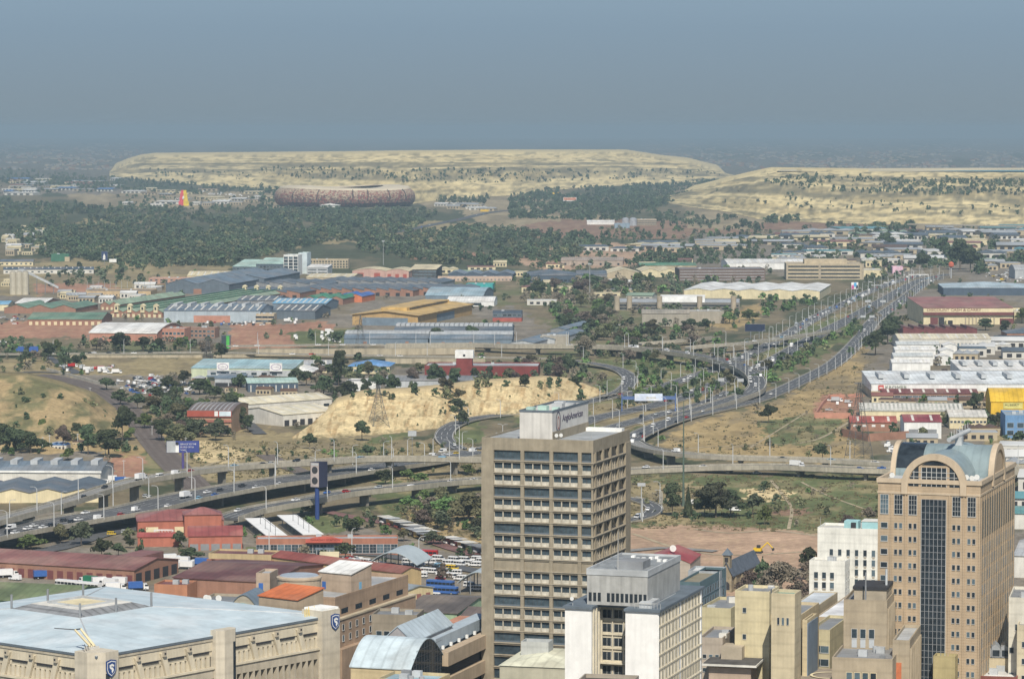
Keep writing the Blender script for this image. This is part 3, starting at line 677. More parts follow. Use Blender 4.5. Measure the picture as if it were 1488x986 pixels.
shed(FB, 'light blue roofed shed at the left edge of the photo', (-30,442), 12, -2, 7, depth=40, rc='lblue', wc='cream')
b = shed('arched_hall', 'white arched-roof hall on pink brick walls at left', (130,482), 228, -9, 9, depth=95, roof='bu', rc='white', wc='pinkbrick', rise=6, wins=[('F',3,1,2.5,1.6,2,0)], fascia='white', short='the white arched-roof hall')
shed(OB, 'pink brick office with dark windows joined to the arched hall', (228,478), 268, -9, 11, depth=24, roof='flat', rc='lgrey', wc='pinkbrick', wins=[('F',7,2,2.6,2.2,1.5,4.5)])
shed(OB, 'brown brick side block right of the arched hall', (270,477), 312, -9, 9, depth=18, roof='flat', rc='grey', wc=(.30,.18,.13), wins=[('F',7,2,2.6,1.8,1.5,4)])
shed(WB, 'large blue-grey roofed warehouse with pale wall panels above the car rows', (238,451), 378, -5, 12, depth=85, rc='bluegrey', wc=(.42,.48,.52), rise=5, vents=7, doors=[('F',1,38,7,'pinkbrick')], short='the blue-grey warehouse')
shed(OB, 'cream two-storey office with maroon doors in front of the blue-grey warehouse', (314,455), 372, -5, 9, depth=16, roof='flat', rc='offwhite', wc='cream', wins=[('F',10,2,2.6,1.8,1.5,4,('w',2)),], doors=[('F',2,9,5,'maroon')])
shed(OB, 'beige office with dark strip windows beside the cream office', (372,457), 398, -5, 9, depth=18, roof='flat', rc='offwhite', wc='beige', wins=[('F',3,2,7,2,1.5,4,('w',2))])
shed(WB, 'dark grey gabled shed right of the blue-grey warehouse', (396,451), 458, -10, 9, depth=70, rc='slate', wc='slate', rise=5, sky=6)
shed(WB, 'light blue roofed shed with white roof lights', (396,440), 474, -10, 8, depth=60, rc='lblue', wc='bluegrey', rise=4, sky=10, short='the light blue roofed shed')
shed(WB, 'grey roofed shed tucked between the slate warehouse and the light blue roof', (344,436), 402, -10, 8, depth=60, rc='slate', wc='grey', rise=4)
for k, (a, bx, yy, dp, lab) in enumerate([((340,424),436,0,90,'dark grey stepped roof workshop nearest the slate warehouse'),((436,420.5),512,0,110,'dark grey stepped roof workshop with brick bays in mid row'),((512,421),600,0,110,'dark grey stepped roof workshop with open bays facing the lane'),((600,420),674,0,90,'dark grey roof workshop with red brick end wall at the lane'),
    ((372,412),470,0,90,'rear grey stepped roof row behind the brick bays at left'),((470,409),560,0,90,'rear grey stepped roof row below the pink gabled halls'),((560,410),640,0,80,'rear grey roof row at the right end of the workshops')]):
    shed('workshop_row', lab, a, bx, -12, 7, depth=dp, roof='saw', rc='slate', wc='brick' if k < 4 else 'grey', rise=3, n=5, doors=[('F',6,5,4,'dark')] if k < 4 else None)
shed(FB, 'bright green and blue roofed shed above the street at left centre', (440,433), 498, -12, 7, depth=70, roof='gv', rc=(.05,.25,.14), wc='brick', rise=3, n=3)
shed(FB, 'bright blue roofed small shed beside the green roofed one', (490,430), 526, -12, 7, depth=60, roof='gv', rc='blue', wc='orange', rise=3, n=2)
shed(OB, 'mint roofed glass-fronted building left of the tall dark glass block', (338,387), 380, -9, 11, depth=70, roof='mono', rc='mint', wc='dblue', rise=7, wins=[('F',8,2,4,2.6,1.5,5,('w',1))], short='the mint roofed building')
shed(OB, 'mint roofed wing joining the tall dark glass block', (372,383), 412, -9, 15, depth=60, roof='mono', rc='mint', wc='dblue', rise=6, wins=[('F',8,3,3.6,2.6,1.5,4,('w',1))])
shed(OB, 'tall dark glass block with white end slabs above the slate warehouse', (412,371), 433, -9, 27, depth=26, roof='flat', rc='mint', wc='white', wins=[('F',3,6,5.5,3.2,1.2,4.2,('w',2))])
shed(OB, 'pale blue-white slab at the right of the tall glass block', (433.5,368), 446, -9, 28, depth=26, roof='flat', rc='mint', wc=(.6,.68,.7))
shed(OB, 'low white wing with dark bands right of the glass block', (446,388), 476, -9, 10, depth=30, roof='mono', rc='white', wc='lgrey', rise=3, wins=[('F',2,2,12,1.2,2,4,('p',2))])
shed('unfinished_building', 'unfinished beige concrete block of open bays behind the glass block', (446,377.5), 506, -4, 12, depth=20, roof='flat', rc='beige', wc='beige', wins=[('F',14,3,2.4,2.2,1,3.8,('p',2))])
shed(FB, 'pink gabled hall with red doors above the stepped grey roofs', (512,393), 560, -6, 12, depth=60, roof='bv', rc='cream', wc=(.55,.36,.30), rise=3, n=1, doors=[('F',2,8,9,'red')], short='the pink gabled halls')
shed(FB, 'second pink gabled hall with a dark arch door', (560,393.5), 594, -6, 12, depth=60, roof='bv', rc='cream', wc=(.55,.36,.30), rise=3, n=1, doors=[('F',3,5,8,'red')])
shed(FB, 'open-sided steel frame hall with cream roof right of the pink halls', (595,391), 634, -6, 13, depth=60, roof='mono', rc='cream', wc='dark', rise=4, wins=[('F',6,3,5,2,1,4,('w',3))])
shed(WB, 'long cream roof lying behind the stepped grey workshops', (445,402.5), 512, -6, 8, depth=90, rc='cream', wc='beige', rise=3)
shed(WB, 'dark blue wavy roof warehouse right of the open steel hall', (651,398), 745, -3, 8, depth=70, roof='gv', rc='bluegrey', wc='dblue', rise=3.4, n=4, short='the dark blue wavy roof')
shed(OB, 'long pinkish boundary building with a red panel below the wavy roof', (636,402.5), 744, -2, 5, depth=10, roof='flat', rc='offwhite', wc=(.55,.42,.33), wins=[('F',20,1,2,1.2,1.4,0)])
shed(OB, 'bright teal box building beyond the pale arched roofs', (677,413.5), 716, -4, 7, depth=30, roof='flat', rc='teal', wc='teal')
shed('arched_hall', 'pale blue arched roof hall left of the white arched one', (618,429), 702, -6, 6, depth=110, roof='bu', rc=(.34,.46,.52), wc='bluegrey', rise=7)
shed('arched_hall', 'white low arched roof pavilion above the tree belt', (650,437), 718, -4, 6, depth=50, roof='bu', rc='white', wc='white', rise=4, wins=[('F',1,1,24,3,1,0,('p',2))])
b = shed(FB, 'large ochre-yellow roofed factory with a raised ridge in the centre left', (512,456.5), 607, -14, 11, yb=441, roof='gv', rc='ochre', wc=(.48,.32,.14), rise=4, n=1, doors=[('F',1,48,8,'bluegrey'),('R',1,70,8,'bluegrey')], over=2, done=False, short='the ochre roofed factory')
v = MB(); v.box(b.w*.3, b.w*.7, b.d*.15, b.d*.92, b.h + 2.0, b.h + 5.6, roofmat('ochre', 1)); v.box(b.w*.29, b.w*.71, b.d*.2, b.d*.88, b.h + 3.6, b.h + 4.6, mc('dark')); b.part(v, 'ridge_monitor'); b.flush()
shed(WB, 'grey arched-roof terrace with a brick gate beside the motorway', (500,491), 622, -2, 7, depth=55, roof='bu', rc='bluegrey', wc='bluegrey', rise=4, vents=22, doors=[('F',2,3,4,'brick')], short='the grey arched terrace')
shed(WB, 'grey arched-roof terrace right half near the motorway trees', (624,492), 744, -2, 7, depth=55, roof='bu', rc='bluegrey', wc='bluegrey', rise=4, vents=20, doors=[('F',3,3,4,'brick')])
shed(WB, 'rear grey arched-roof terrace with red gable boxes', (573,480), 744, -2, 7, depth=60, roof='bu', rc='slate', wc='grey', rise=4, vents=24, doors=[('F',3,8,5,'brick')])
shed(OB, 'dark glazed two-storey office over a red base by the tree belt', (716,453), 758, -3, 10, depth=20, roof='flat', rc='dark', wc='dblue', plinth=('red',4), wins=[('F',6,1,4,2.4,5.5,0,('w',1))])
shed(WB, 'silver stepped shed in the cluster left of the curved flyover', (742,497), 776, -14, 6, depth=120, roof='gv', rc='bluegrey', wc='lgrey', rise=2, n=1)
shed(WB, 'silver stepped shed with red gable post near the curved flyover', (776,492), 806, -14, 6, depth=130, roof='gv', rc='bluegrey', wc='lgrey', rise=2, n=1)
shed(WB, 'outer silver shed of the cluster reaching the trees', (800,478), 822, -14, 6, depth=110, roof='gv', rc='bluegrey', wc='grey', rise=2, n=1)
shed(OB, 'plain beige concrete box above the curved flyover', (785,489), 826, -4, 8, depth=22, roof='flat', rc='lgrey', wc='conc')
# --- centre and right distance
shed(WB, 'dark blue hipped roof warehouse beyond the central trees', (761,400.5), 838, 0, 9, depth=100, roof='hip', rc='slate', wc='dblue', rise=6, wins=[('F',12,1,4,2.4,1.5,0,('p',2))], short='the dark blue hipped warehouse')
shed(WB, 'slate roof extension right of the dark blue hipped warehouse', (838,399), 882, 0, 8, depth=90, rc='slate', wc='grey', rise=4)
shed(WB, 'large cream gabled hall facing the viewer beyond the trees', (882,397), 932, 3, 9, depth=80, roof='gv', rc='cream', wc='beige', rise=6, short='the cream gabled hall')
shed(WB, 'row of three pale yellow gables right of the cream hall', (932,394), 1012, 3, 8, depth=80, roof='gv', rc='cream', wc='cream', rise=4, n=3)
shed(WB, 'green roofed shed behind the pale yellow gables', (930,385.5), 1012, 2, 8, depth=50, rc=(.10,.26,.16), wc='beige', rise=3)
shed(WB, 'pinkish old industrial shed on the bare quarry ground', (815,378), 905, -3, 8, depth=90, rc=(.42,.34,.27), wc=(.40,.33,.27), rise=3, wins=[('F',7,1,3,3,1,0,('p',2))], short='the pinkish quarry shed')
b = shed('parking_garage', 'long brown banded multi-storey building with thin white floor lines', (987,391.5), 1112, 3, 15, depth=55, roof='flat', rc='grey', wc=(.16,.11,.09), short='the brown banded garage', done=False)
for j in range(4): b.win('F', b.w/2, 1.5 + j * 3.6, b.w * .98, .8, ('d', 'lgrey'), 'floor_band')
b.flush()
shed(WB, 'huge flat white roofed warehouse with cream wall beside the motorway', (994,421), 1191, -10, 10, depth=170, roof='gv', rc='white', wc='cream', rise=2.2, n=5, short='the huge white roofed warehouse')
b = shed(OB, 'square concrete office block with dark window bands and a roof storey', (1143,384), 1254, -2, 20, depth=60, roof='flat', rc='beige', wc='beige', done=False, short='the banded concrete office')
for j in range(4): b.win('F', b.w*.22, 1.8 + j * 4.8, b.w*.40, 2.0, ('p', 2), 'window_band'); b.win('F', b.w*.70, 1.8 + j * 4.8, b.w*.52, 2.0, ('p', 2), 'window_band')
v = MB(); v.box(b.w*.24, b.w*.8, b.d*.2, b.d*.8, b.h + .15, b.h + 6, mc('beige')); b.part(v, 'roof_storey')
v = MB()
for x in (-.6, b.w*.43, b.w - .9): v.box(x, x + 1.9, -.8, .1, 0, b.h + 1.4, mc('stone'))
b.part(v, 'pilaster'); b.flush()
b = shed('parking_garage', 'low grey concrete parking deck with round stair towers below the white warehouse', (893,440), 1075, -4, 8, depth=90, roof='flat', rc='lgrey', wc=(.20,.19,.17), done=False, short='the parking deck with round towers')
for j in range(2): b.win('F', b.w/2, 1.2 + j * 3.4, b.w*.98, 1.7, ('p', 2), 'window_band')
for x, y in ((.02,-3), (.12,-4), (.36,-4), (.68,-4), (.95,0)):
    v = MB(); v.tube((b.w * x, y, 0), (b.w * x, y, 16), 3, 3, mc('stone'), 14); b.part(v, 'stair_tower')
v = MB(); v.box(b.w*.36, b.w*.72, b.d*.2, b.d*.6, b.h + .2, b.h + 6.5, mc('white')); b.part(v, 'roof_storey'); b.flush()
shed(OB, 'windowless curved grey concrete block in front of the parking deck', (933,455), 1002, -2, 13, depth=40, roof='bu', rc='conc', wc='conc', rise=3)
shed(OB, 'grey concrete block partly behind trees right of the windowless one', (1002,453), 1052, 4, 12, depth=30, roof='flat', rc='lgrey', wc='conc')
shed(WB, 'white roofed works with a cream band beyond the brown banded garage', (1057,382), 1176, 2, 9, depth=90, rc='white', wc='white', rise=4, short='the white roofed works')
shed('supermarket', 'cream hall with red lettering right of the concrete office', (1254,393), 1284, -1, 9, depth=50, roof='flat', rc='lgrey', wc='cream')
shed('supermarket', 'pink and white shop front among the far traffic', (1297,388), 1312, -1, 9, depth=20, roof='flat', rc='offwhite', wc=(.75,.5,.6))
shed(WB, 'grey roof hall with cream top right of the motorway end', (1371,418), 1500, -4, 9, depth=110, roof='hip', rc=(.45,.55,.6), wc='dblue', rise=5, short='the pale blue hipped hall')
b = shed('wholesale_store', 'maroon roofed wholesale store with cream front and raised lettering at right', (1342,447), 1472, 1, 17, depth=120, roof='mono', rc=(.33,.15,.13), wc='cream', rise=5, done=False, short='the maroon roofed wholesale store')
v = MB(); v.box(-.5, b.w + .5, -2.4, -.7, 9.5, 12.4, mc('maroon')); b.part(v, 'canopy')
for x, w_, h_, c in ((.12,8,7,'maroon'), (.2,6,7,'dark'), (.30,5,4,'dark'), (.93,14,6,'maroon')): b.win('F', b.w * x, .1, w_, h_, ('d', c), 'door')
for i in range(9): b.win('F', b.w * (.47 + i * .04), .1, 1.0, 8.6, ('d', 'stone'), 'pilaster', off=1.2)
STORE = b; b.flush()
shed(FB, 'low sawtooth roofed maroon shed in front of the wholesale store', (1312,477.5), 1420, 1, 7, depth=40, roof='saw', rc='maroon', wc='maroon', rise=2.5, n=7)
shed(WB, 'long cream roofed warehouse right of the dark trees by the motorway', (1306,492), 1440, -1, 9, depth=60, rc=(.75,.69,.52), wc='offwhite', rise=3, wins=[('F',24,1,1.6,3,2,0)], short='the long cream roofed warehouse')
for i, (y, x1) in enumerate(((500,1365),(508,1360),(517,1356),(526.5,1352))):
    shed(WB, f'white low shed, {ORD(i+1)} in the stepped stack going down below the cream roofed warehouse', (1303 - i * 2.2, y), x1, -2, 8, depth=26, rc='white' if i % 2 else (.6,.63,.62), wc='white', rise=2)
    if i < 3: shed(WB, f'small white gabled shed at the right end of the {ORD(i+1)} stepped row', (x1 + 6, y + 1.5), x1 + 26, -2, 7, depth=24, roof='gv', rc='white', wc='white', rise=2)
shed(WB, 'long white roofed warehouse with narrow roof steps at the right edge', (1396,537), 1530, -1, 10, depth=70, roof='mono', rc='white', wc='white', rise=3, vents=6)
b = shed(WB, 'biggest white roofed warehouse with raised roof ridges and a red emblem at right', (1266,557), 1530, -1, 11, depth=75, roof='mono', rc=(.72,.76,.77), wc='white', rise=4, vents=7, plinth=('beige',5.5), short='the biggest white warehouse')
KW = b
shed(WB, 'dark red roofed low building below the biggest white warehouse', (1283,571), 1421, -1, 5, depth=24, rc='maroon', wc='brick', rise=2.5, wins=[('F',16,1,4,1.2,2,0,('w',3))])
shed(WB, 'striped cream and grey roofed long shed above the red brick yard', (1250,596), 1400, -5, 7, depth=60, rc=(.55,.55,.48), wc='cream', rise=3, sky=24)
shed(WB, 'brick building with red roof and white lean-to in the walled yard', (1236,613), 1303, -3, 6, depth=30, rc='red', wc='brick', rise=3, wins=[('F',5,1,2.4,1.4,3,0,('d','white'))])
shed(WB, 'white fronted shed with a dark red roof near the pylon', (1314,612), 1368, -3, 11, depth=40, rc=(.30,.07,.08), wc='white', rise=3, doors=[('F',2,6,6,'grey')])
shed(WB, 'pale grey and cream shed right of the white fronted shed', (1380,605), 1434, -3, 8, depth=40, rc='offwhite', wc='cream', rise=3, wins=[('F',10,1,1.6,1.2,4,0)])
b = shed('tent_hall', 'bright yellow arched hall with a dark lettered sign at the right edge', (1440,583), 1530, -3, 9, depth=40, roof='bu', rc='yellow', wc='yellow', rise=8, short='the yellow arched hall')
YH = b
shed(WB, 'blue walled industrial building with blue roof at the right edge', (1461,605), 1520, -4, 14, depth=40, roof='flat', rc=(.32,.42,.5), wc=(.16,.30,.50), wins=[('F',4,2,4,3,2,5,('w',1))], short='the blue walled building')
shed(WB, 'slate roofed low hall at the right edge beside the white roofs', (1463,484), 1520, -1, 8, depth=40, roof='hip', rc='slate', wc='brick', rise=4)
shed(WB, 'pale yellow low building right of the wholesale store', (1474,455), 1530, -1, 10, depth=80, roof='flat', rc='cream', wc='cream')
shed('silver_hall', 'rounded silver hall at the right edge above the car lot', (1475,392), 1530, -1, 12, depth=60, roof='bu', rc='lgrey', wc='lgrey', rise=6)
# --- behind and around the sand hill
b = shed('maroon_building', 'dark maroon low building with a square tower behind the sand hill', (617,532.5), 782, -3, 8, depth=40, roof='flat', rc='lgrey', wc=(.20,.045,.04), done=False, cat='factory', short='the maroon building with a tower')
v = MB(); v.box(b.w*.28, b.w*.42, -1.5, 10, 0, 15, mc((.22,.05,.045))); b.part(v, 'tower'); v = MB(); v.box(b.w*.27, b.w*.43, -2, 10.5, 15.01, 21, mc('white')); v.box(b.w*.34, b.w*.36, -2.2, -2.01, 16.5, 18.2, mc('dark')); b.part(v, 'sign_box'); b.flush()
b = shed('shop_building', 'pale green and white store with two large white logo boards', (278,534), 426, -7, 10, depth=45, roof='mono', rc=(.35,.52,.56), wc=(.55,.60,.42), rise=4, done=False, short='the pale green store')
v = MB(); v.box(b.w*.16, b.w*.99, -1.4, -.01, 3.8, 8.5, mc('lgrey')); v.box(b.w*.16, b.w*.62, -5, -1.41, 3.2, 4.2, mc('bluegrey')); b.part(v, 'canopy')
for i in range(7): b.win('F', b.w * (.22 + i * .1), 4.6, 4.4, 2.2, ('w', 1, 'white'), 'window', off=1.42)
STO2 = b; b.flush()
shed('shop_building', 'mint roofed open shelter with white columns right of the pale green store', (360,556), 433, 8, 7, depth=24, roof='mono', rc='mint', wc='dblue', rise=2, wins=[('F',8,1,.8,5,.1,0,('d','offwhite'))])
shed(WB, 'low grey roofed shed in front of the pale green store', (312,549), 352, -7, 7, depth=20, roof='mono', rc='bluegrey', wc='lgrey', rise=2, doors=[('F',2,10,3.4,'dark')])
shed('shed', 'small brick hut with a grey hipped roof beside the pale green store', (279,549), 296, -7, 4, depth=10, roof='hip', rc='lgrey', wc='brick', rise=2)
shed(WB, 'white hipped roof building right of the logo boards', (414,540), 454, -6, 6, depth=40, roof='hip', rc='white', wc='brick', rise=4)
shed(WB, 'long grey roofed warehouse behind the white hipped one', (432,531), 482, 4, 6, depth=50, rc='lgrey', wc='cream', rise=3)
shed(WB, 'bright blue hipped roof building below the retaining wall', (505,532), 566, -4, 6, depth=45, roof='hip', rc=(.14,.32,.60), wc='cream', rise=4, wins=[('F',8,1,2,2,1.5,0)], short='the bright blue hipped roof')
shed(WB, 'white windowless box wall building right of the tall dark tree', (502,555), 546, -6, 8, depth=26, roof='flat', rc='grey', wc='white')
shed(WB, 'grey low pitched roof among trees behind the sand hill', (560,552), 690, -4, 6, depth=40, rc='grey', wc='lgrey', rise=2.5)
shed(WB, 'rear cream roofed factory with its white gable end at left', (357,587), 482, 42, 7, depth=30, rc=(.74,.68,.50), wc='offwhite', rise=3.5, wins=[('F',8,1,5,2,1.5,0,('p',2))], short='the cream roofed factories')
shed(WB, 'front cream roofed factory with white loading bays beside the sand hill', (411,602), 490, 43, 8, depth=50, rc=(.76,.70,.52), wc='offwhite', rise=3.5, doors=[('F',7,4,4,'dark')])
b = shed('brick_hall', 'brick hall with a ribbed dark roof and white sign panels at left', (273,597), 336, -6, 15, depth=60, roof='bu', rc=(.20,.16,.15), wc=(.42,.28,.18), rise=3, doors=[('F',3,6,6,'dark')], done=False, short='the ribbed-roof brick hall', cat='hall')
v = MB(); v.box(-.4, b.w + .4, -1., -.5, 11.5, 15.4, mc((.38,.09,.06))); v.box(-.3, b.w + .3, -.9, -.05, 8, 9.5, mc((.4,.16,.12))); b.part(v, 'fascia')
v = MB(); v.box(b.w*.62, b.w*.70, -1.2, -1.01, 12, 15.2, mc('white')); v.box(b.w*.73, b.w*1., -1.2, -1.01, 12, 15.2, mc((.6,.7,.75))); b.part(v, 'sign_panel')
v = MB()
for i in range(9):
    for k in range(10):
        t = .04 + .92 * k / 10; t2 = .04 + .92 * (k + 1) / 10; x = b.w * (i + .6) / 9.5; z1 = 15 + 3 * math.sin(math.pi * t) + .25; z2 = 15 + 3 * math.sin(math.pi * t2) + .25
        v.poly([(x - .35, b.d * t, z1), (x + .35, b.d * t, z1), (x + .35, b.d * t2, z2), (x - .35, b.d * t2, z2)], mc('lgrey'))
b.part(v, 'roof_rib'); b.flush()
# --- near left, under the motorway
b = shed(WB, 'blue-grey roofed depot with four white roof boxes at the left edge', (-60,683), 146, -3, 9, depth=42, rc='bluegrey', wc='offwhite', rise=3.5, vents=7, fascia='white', short='the blue-grey depot')
shed(WB, 'slate folded-roof depot with a cream wall in front of the blue-grey one', (-60,716), 146, 4, 5.5, depth=58, roof='gv', rc='slate', wc='cream', rise=2.4, n=4)
v = STORE

m = MB(); bw = GF.w / 4
for i in range(4):
    x = bw * (i + .5); m.box(x - .9, x + .9, 2, GF.d - 4, GF.h + 3.3, GF.h + 4.3, mc('dgreen'))
m.build('ridge_cap', GF.o)
for i in range(4):
    for y in (-1.2, GF.d - 6):
        m = MB(); x = bw * (i + .5); m.box(x - 2.2, x + 2.2, y, y + 5, GF.h - 1, GF.h + 6.2, mc('cream')); m.prism([(x - 2.8, GF.h + 6.21), (x, GF.h + 8.4), (x + 2.8, GF.h + 6.21)], y - .5, y + 5.5, mc('cream'), 1); m.box(x - 1, x + 1, y - .1, y - .01, GF.h + 2, GF.h + 4.8, mc('dark')); m.build('turret', GF.o)
# ------------------------------------------------------------ lettering
def lettering(parent, txt, size, loc, rz, mat, name='lettering', ext=.05, sx=1.0, rx=math.pi/2):
    c = bpy.data.curves.new('t', 'FONT'); c.body = txt; c.size = size; c.extrude = ext; c.align_x = 'LEFT'; c.align_y = 'BOTTOM'
    t = bpy.data.objects.new('t', c); COL.objects.link(t)
    me = bpy.data.meshes.new_from_object(t.evaluated_get(bpy.context.evaluated_depsgraph_get())); bpy.data.objects.remove(t); bpy.data.curves.remove(c)
    me.materials.clear(); me.materials.append(mat); o = link(name, me, parent, loc); o.rotation_euler = (rx, 0, rz); o.scale = (sx, 1, 1); return o
CITY = -18.0
def dish(parent, p, r=.9):
    b = MB(); b.tube((0, 0, 0), (0, 0, 1.4), .1, .08, mc('pole')); b.lathe([(.02, 0), (r*.5, .12), (r*.85, .35), (r, .6)], mc('white'), 12)
    n = len(b.v); k = b.v[-48:]; b.v[-48:] = [(x, -z - .1, y + 1.7) for x, y, z in k]; return b.build('satellite_dish', parent, loc=p)
# --- the tall grey-beige tower with the logo penthouse
CON = M((.325,.28,.205), noise=.14, scale=.25, streak=.3); CONL = M((.42,.37,.285), noise=.12, scale=.2, streak=.25)
b = Bld('office_tower', 'tall grey-beige concrete grid tower with a white rooftop box and oval logo', 'office tower', (700,640), 862, -18.4, 103, depth=40, short='the grey grid tower')
w, d, h = b.w, b.d, b.h; m = MB()
m.box(.8, w - .8, .8, d - .8, 0, h - .5, glass((.03,.035,.04)))
m.box(0, w, 0, d, h - 2.7, h + .4, CON)
m.box(0, 4.0, -.35, d, 0, h - 2.71, CON); m.box(w - 2, w + .35, d - 5.6, d, 0, h - 2.71, CON); m.box(4.01, w - .9, d - .7, d, 0, h - 2.71, CON)
b.part(m, 'wall')
PITCH = 3.79; cols = [4.0, 13.3, 22.7, 31.9]; m = MB()
for x in cols[1:]: m.box(x - .55, x + .55, -.3, .79, 0, h - 2.71, CON)
for x in (2.2, 10.4, 18.6, 26.8): m.box(w - .79, w + .3, x - .55, x + .55, 0, h - 2.71, CON)
m.box(w - .6, w + .0, -.0, .6, 0, h - 2.71, CON)
b.part(m, 'column'); m = MB()
for k in range(26):
    z = h - 2.7 - (k + 1) * PITCH
    m.box(4.01, w + .12, -.14, .78, z, z + .75, CON); m.box(w - .78, w + .14, -.139, d - 5.61, z - .002, z + .748, CON)
    m.box(4.01, w + .4, -.45, -.141, z + .5, z + .72, CONL); m.box(w + .141, w + .45, -.44, d - 5.61, z + .5, z + .72, CONL)
b.part(m, 'floor_beam')
def towerwin(wd, kind):
    g = MB(); H = PITCH - .75
    if kind == 'G':
        g.box(-wd/2, wd/2, 0, .1, 0, H, GL[1]); 
        for i in range(7): x = -wd/2 + wd * i / 6; g.box(x - .04, x + .04, -.06, 0, 0, H, FRD)
        g.box(-wd/2, wd/2, -.1, 0, 0, .5, mc('slate'))
    elif kind == 'B':
        g.box(-wd/2, wd/2, -.4, .1, 0, H, CON)
    else:
        n = max(1, round(wd / 2.8)); q = wd / n
        for i in range(n):
            x = -wd/2 + q * i; g.box(x, x + q, 0, .1, 1.15, H, GL[0] if i % 2 else GL[1]); g.box(x + .2, x + q - .25, -.32, .1, 0, 1.14, M((.54,.505,.42), noise=.25, scale=.6))
            g.box(x + q*.45, x + q*.5, -.08, 0, 1.15, H, FRD); g.box(x - .16, x + .16, -.42, 0, 0, H, M((.46,.42,.34), noise=.15, scale=.6))
    return g
def sidewin(wd, kind):
    g = MB(); H = PITCH - .75; g.box(-wd/2, wd/2, 0, .1, 0, H, GL[2])
    if kind == 'B': g.box(-wd/2, wd/2, -.2, 0, 0, H, CON); return g
    if kind == 'W':
        for i in range(1, 3): x = -wd/2 + wd * i / 3; g.box(x - .28, x + .28, -.5, 0, 0, H, CONL)
        g.box(-wd/2, wd/2, -.25, 0, 0, .7, CONL)
    else: g.box(-wd/2, wd/2, -.1, 0, 0, .4, FRD)
    return g
TW = {}
def tw(f, wd, k):
    q = (f, round(wd, 1), k)
    if q not in TW: TW[q] = (towerwin if f == 'F' else sidewin)(wd, k).mesh('window')
    return TW[q]
rest = MB()
for k in range(25):
    kind = 'G' if k % 3 == 0 else 'W'
    if k == 9: kind = 'B'
    z = h - 2.7 - (k + 1) * PITCH + .76
    fr = [(cols[0], cols[1] - .55), (cols[1] + .55, cols[2] - .55), (cols[2] + .55, cols[3] - .55), (cols[3] + .55, w - .6)]
    sd_ = [(2.75, 9.85), (10.95, 18.05), (19.15, 26.25), (27.35, 34.2)]
    for a, c in fr:
        if k < 16: link('window', tw('F', c - a, kind), b.o, ((a + c)/2, .55, z))
        else: rest.box(a, c, .5, .6, z, z + 3, GL[0])
    for a, c in sd_:
        if k < 9: link('window', tw('R', c - a, kind), b.o, (w - .55, (a + c)/2, z), math.pi/2)
        else:
            rest.box(w - .6, w - .5, a, c, z, z + 3, GL[0])
            for q_ in (1, 2): yy = a + (c - a) * q_ / 3; rest.box(w - .499, w, yy - .28, yy + .28, z, z + 3, CONL)
rest.build('window', b.o, kind='stuff')
m = MB(); m.box(.4, w - .4, .4, d - .4, h + .41, h + .5, M((.34,.36,.37), noise=.2, scale=.2))
for q in ((0, w, 0, .39), (0, w, d - .39, d), (0, .39, .391, d - .391), (w - .39, w, .391, d - .391)): m.box(*q, h + .41, h + 1.1, CON)
m.box(12, w - 1.5, d - 4, d - 1, h + .51, h + 1.6, mc('white')); b.part(m, 'roof')
px0, px1 = 12.0, 22.6; m = MB()
PEN = M((.62,.60,.56), noise=.1, scale=.2, stripe=(0, 1.35, .12), streak=.2)
m.box(px0, px1, 1.2, d - 1, h + .51, h + 9.2, PEN); m.box(px1 - .4, px1 + .15, 1.3, d - 1, h + .51, h + 3.2, CON)
for q in ((px0 - .1, px1 + .1, 1.1, 1.4), (px0 - .1, px1 + .1, d - 1.3, d - .9), (px0 - .1, px0 + .3, 1.41, d - 1.31), (px1 - .3, px1 + .1, 1.41, d - 1.31)): m.box(*q, h + 9.21, h + 9.9, mc('slate'))
PH = b.part(m, 'penthouse')
m = MB()
for x, y, s in ((13.5,3,2.4),(17,4,2.8),(20,9,2),(14,12,3),(17,18,3.4),(19,25,3),(14,30,3)): m.box(x, x + s, y, y + s, h + 9.22, h + 10.2 + (s % 1), mc('mint') if s < 3 else mc('lgrey'))
m.build('roof_machinery', PH)
LOGO = M((.10,.09,.13), noise=.1); lettering(PH, 'AngloAmerican', 3.0, (px1 + .06, 11.5, h + 5.1), math.pi/2, LOGO, sx=1.15)
m = MB()      # oval emblem: dark ring round a pale red drop
def oval(g, cx, cz, rx, rz_, x, mt, inner=None, n=28):
    pts = [(x, cx + rx * math.cos(2*math.pi*i/n), cz + rz_ * math.sin(2*math.pi*i/n)) for i in range(n)]
    if inner is None: g.poly(pts, mt)
    else:
        q = [(x, cx + inner[0] + (rx - inner[2]) * math.cos(2*math.pi*i/n), cz + inner[1] + (rz_ - inner[3]) * math.sin(2*math.pi*i/n)) for i in range(n)]
        for i in range(n): g.poly([pts[i], pts[(i+1)%n], q[(i+1)%n], q[i]], mt)
oval(m, 7.2, h + 5.9, 2.5, 3.3, px1 + .08, LOGO, (0, .1, .55, .55)); oval(m, 7.4, h + 5.6, 1.1, 2.1, px1 + .08, M((.45,.2,.17)), (0, 0, .4, .5)); m.build('emblem', PH)
for p in ((px1 + 1.2, 2.4, h + .5), (px1 + 2.3, 3.6, h + .5)): dish(b.o, p, .6)
m = MB(); m.tube((w - 1, 1, h + 1), (w - .6, .8, h + 3), .06, .06, FRM); b.part(m, 'mast')
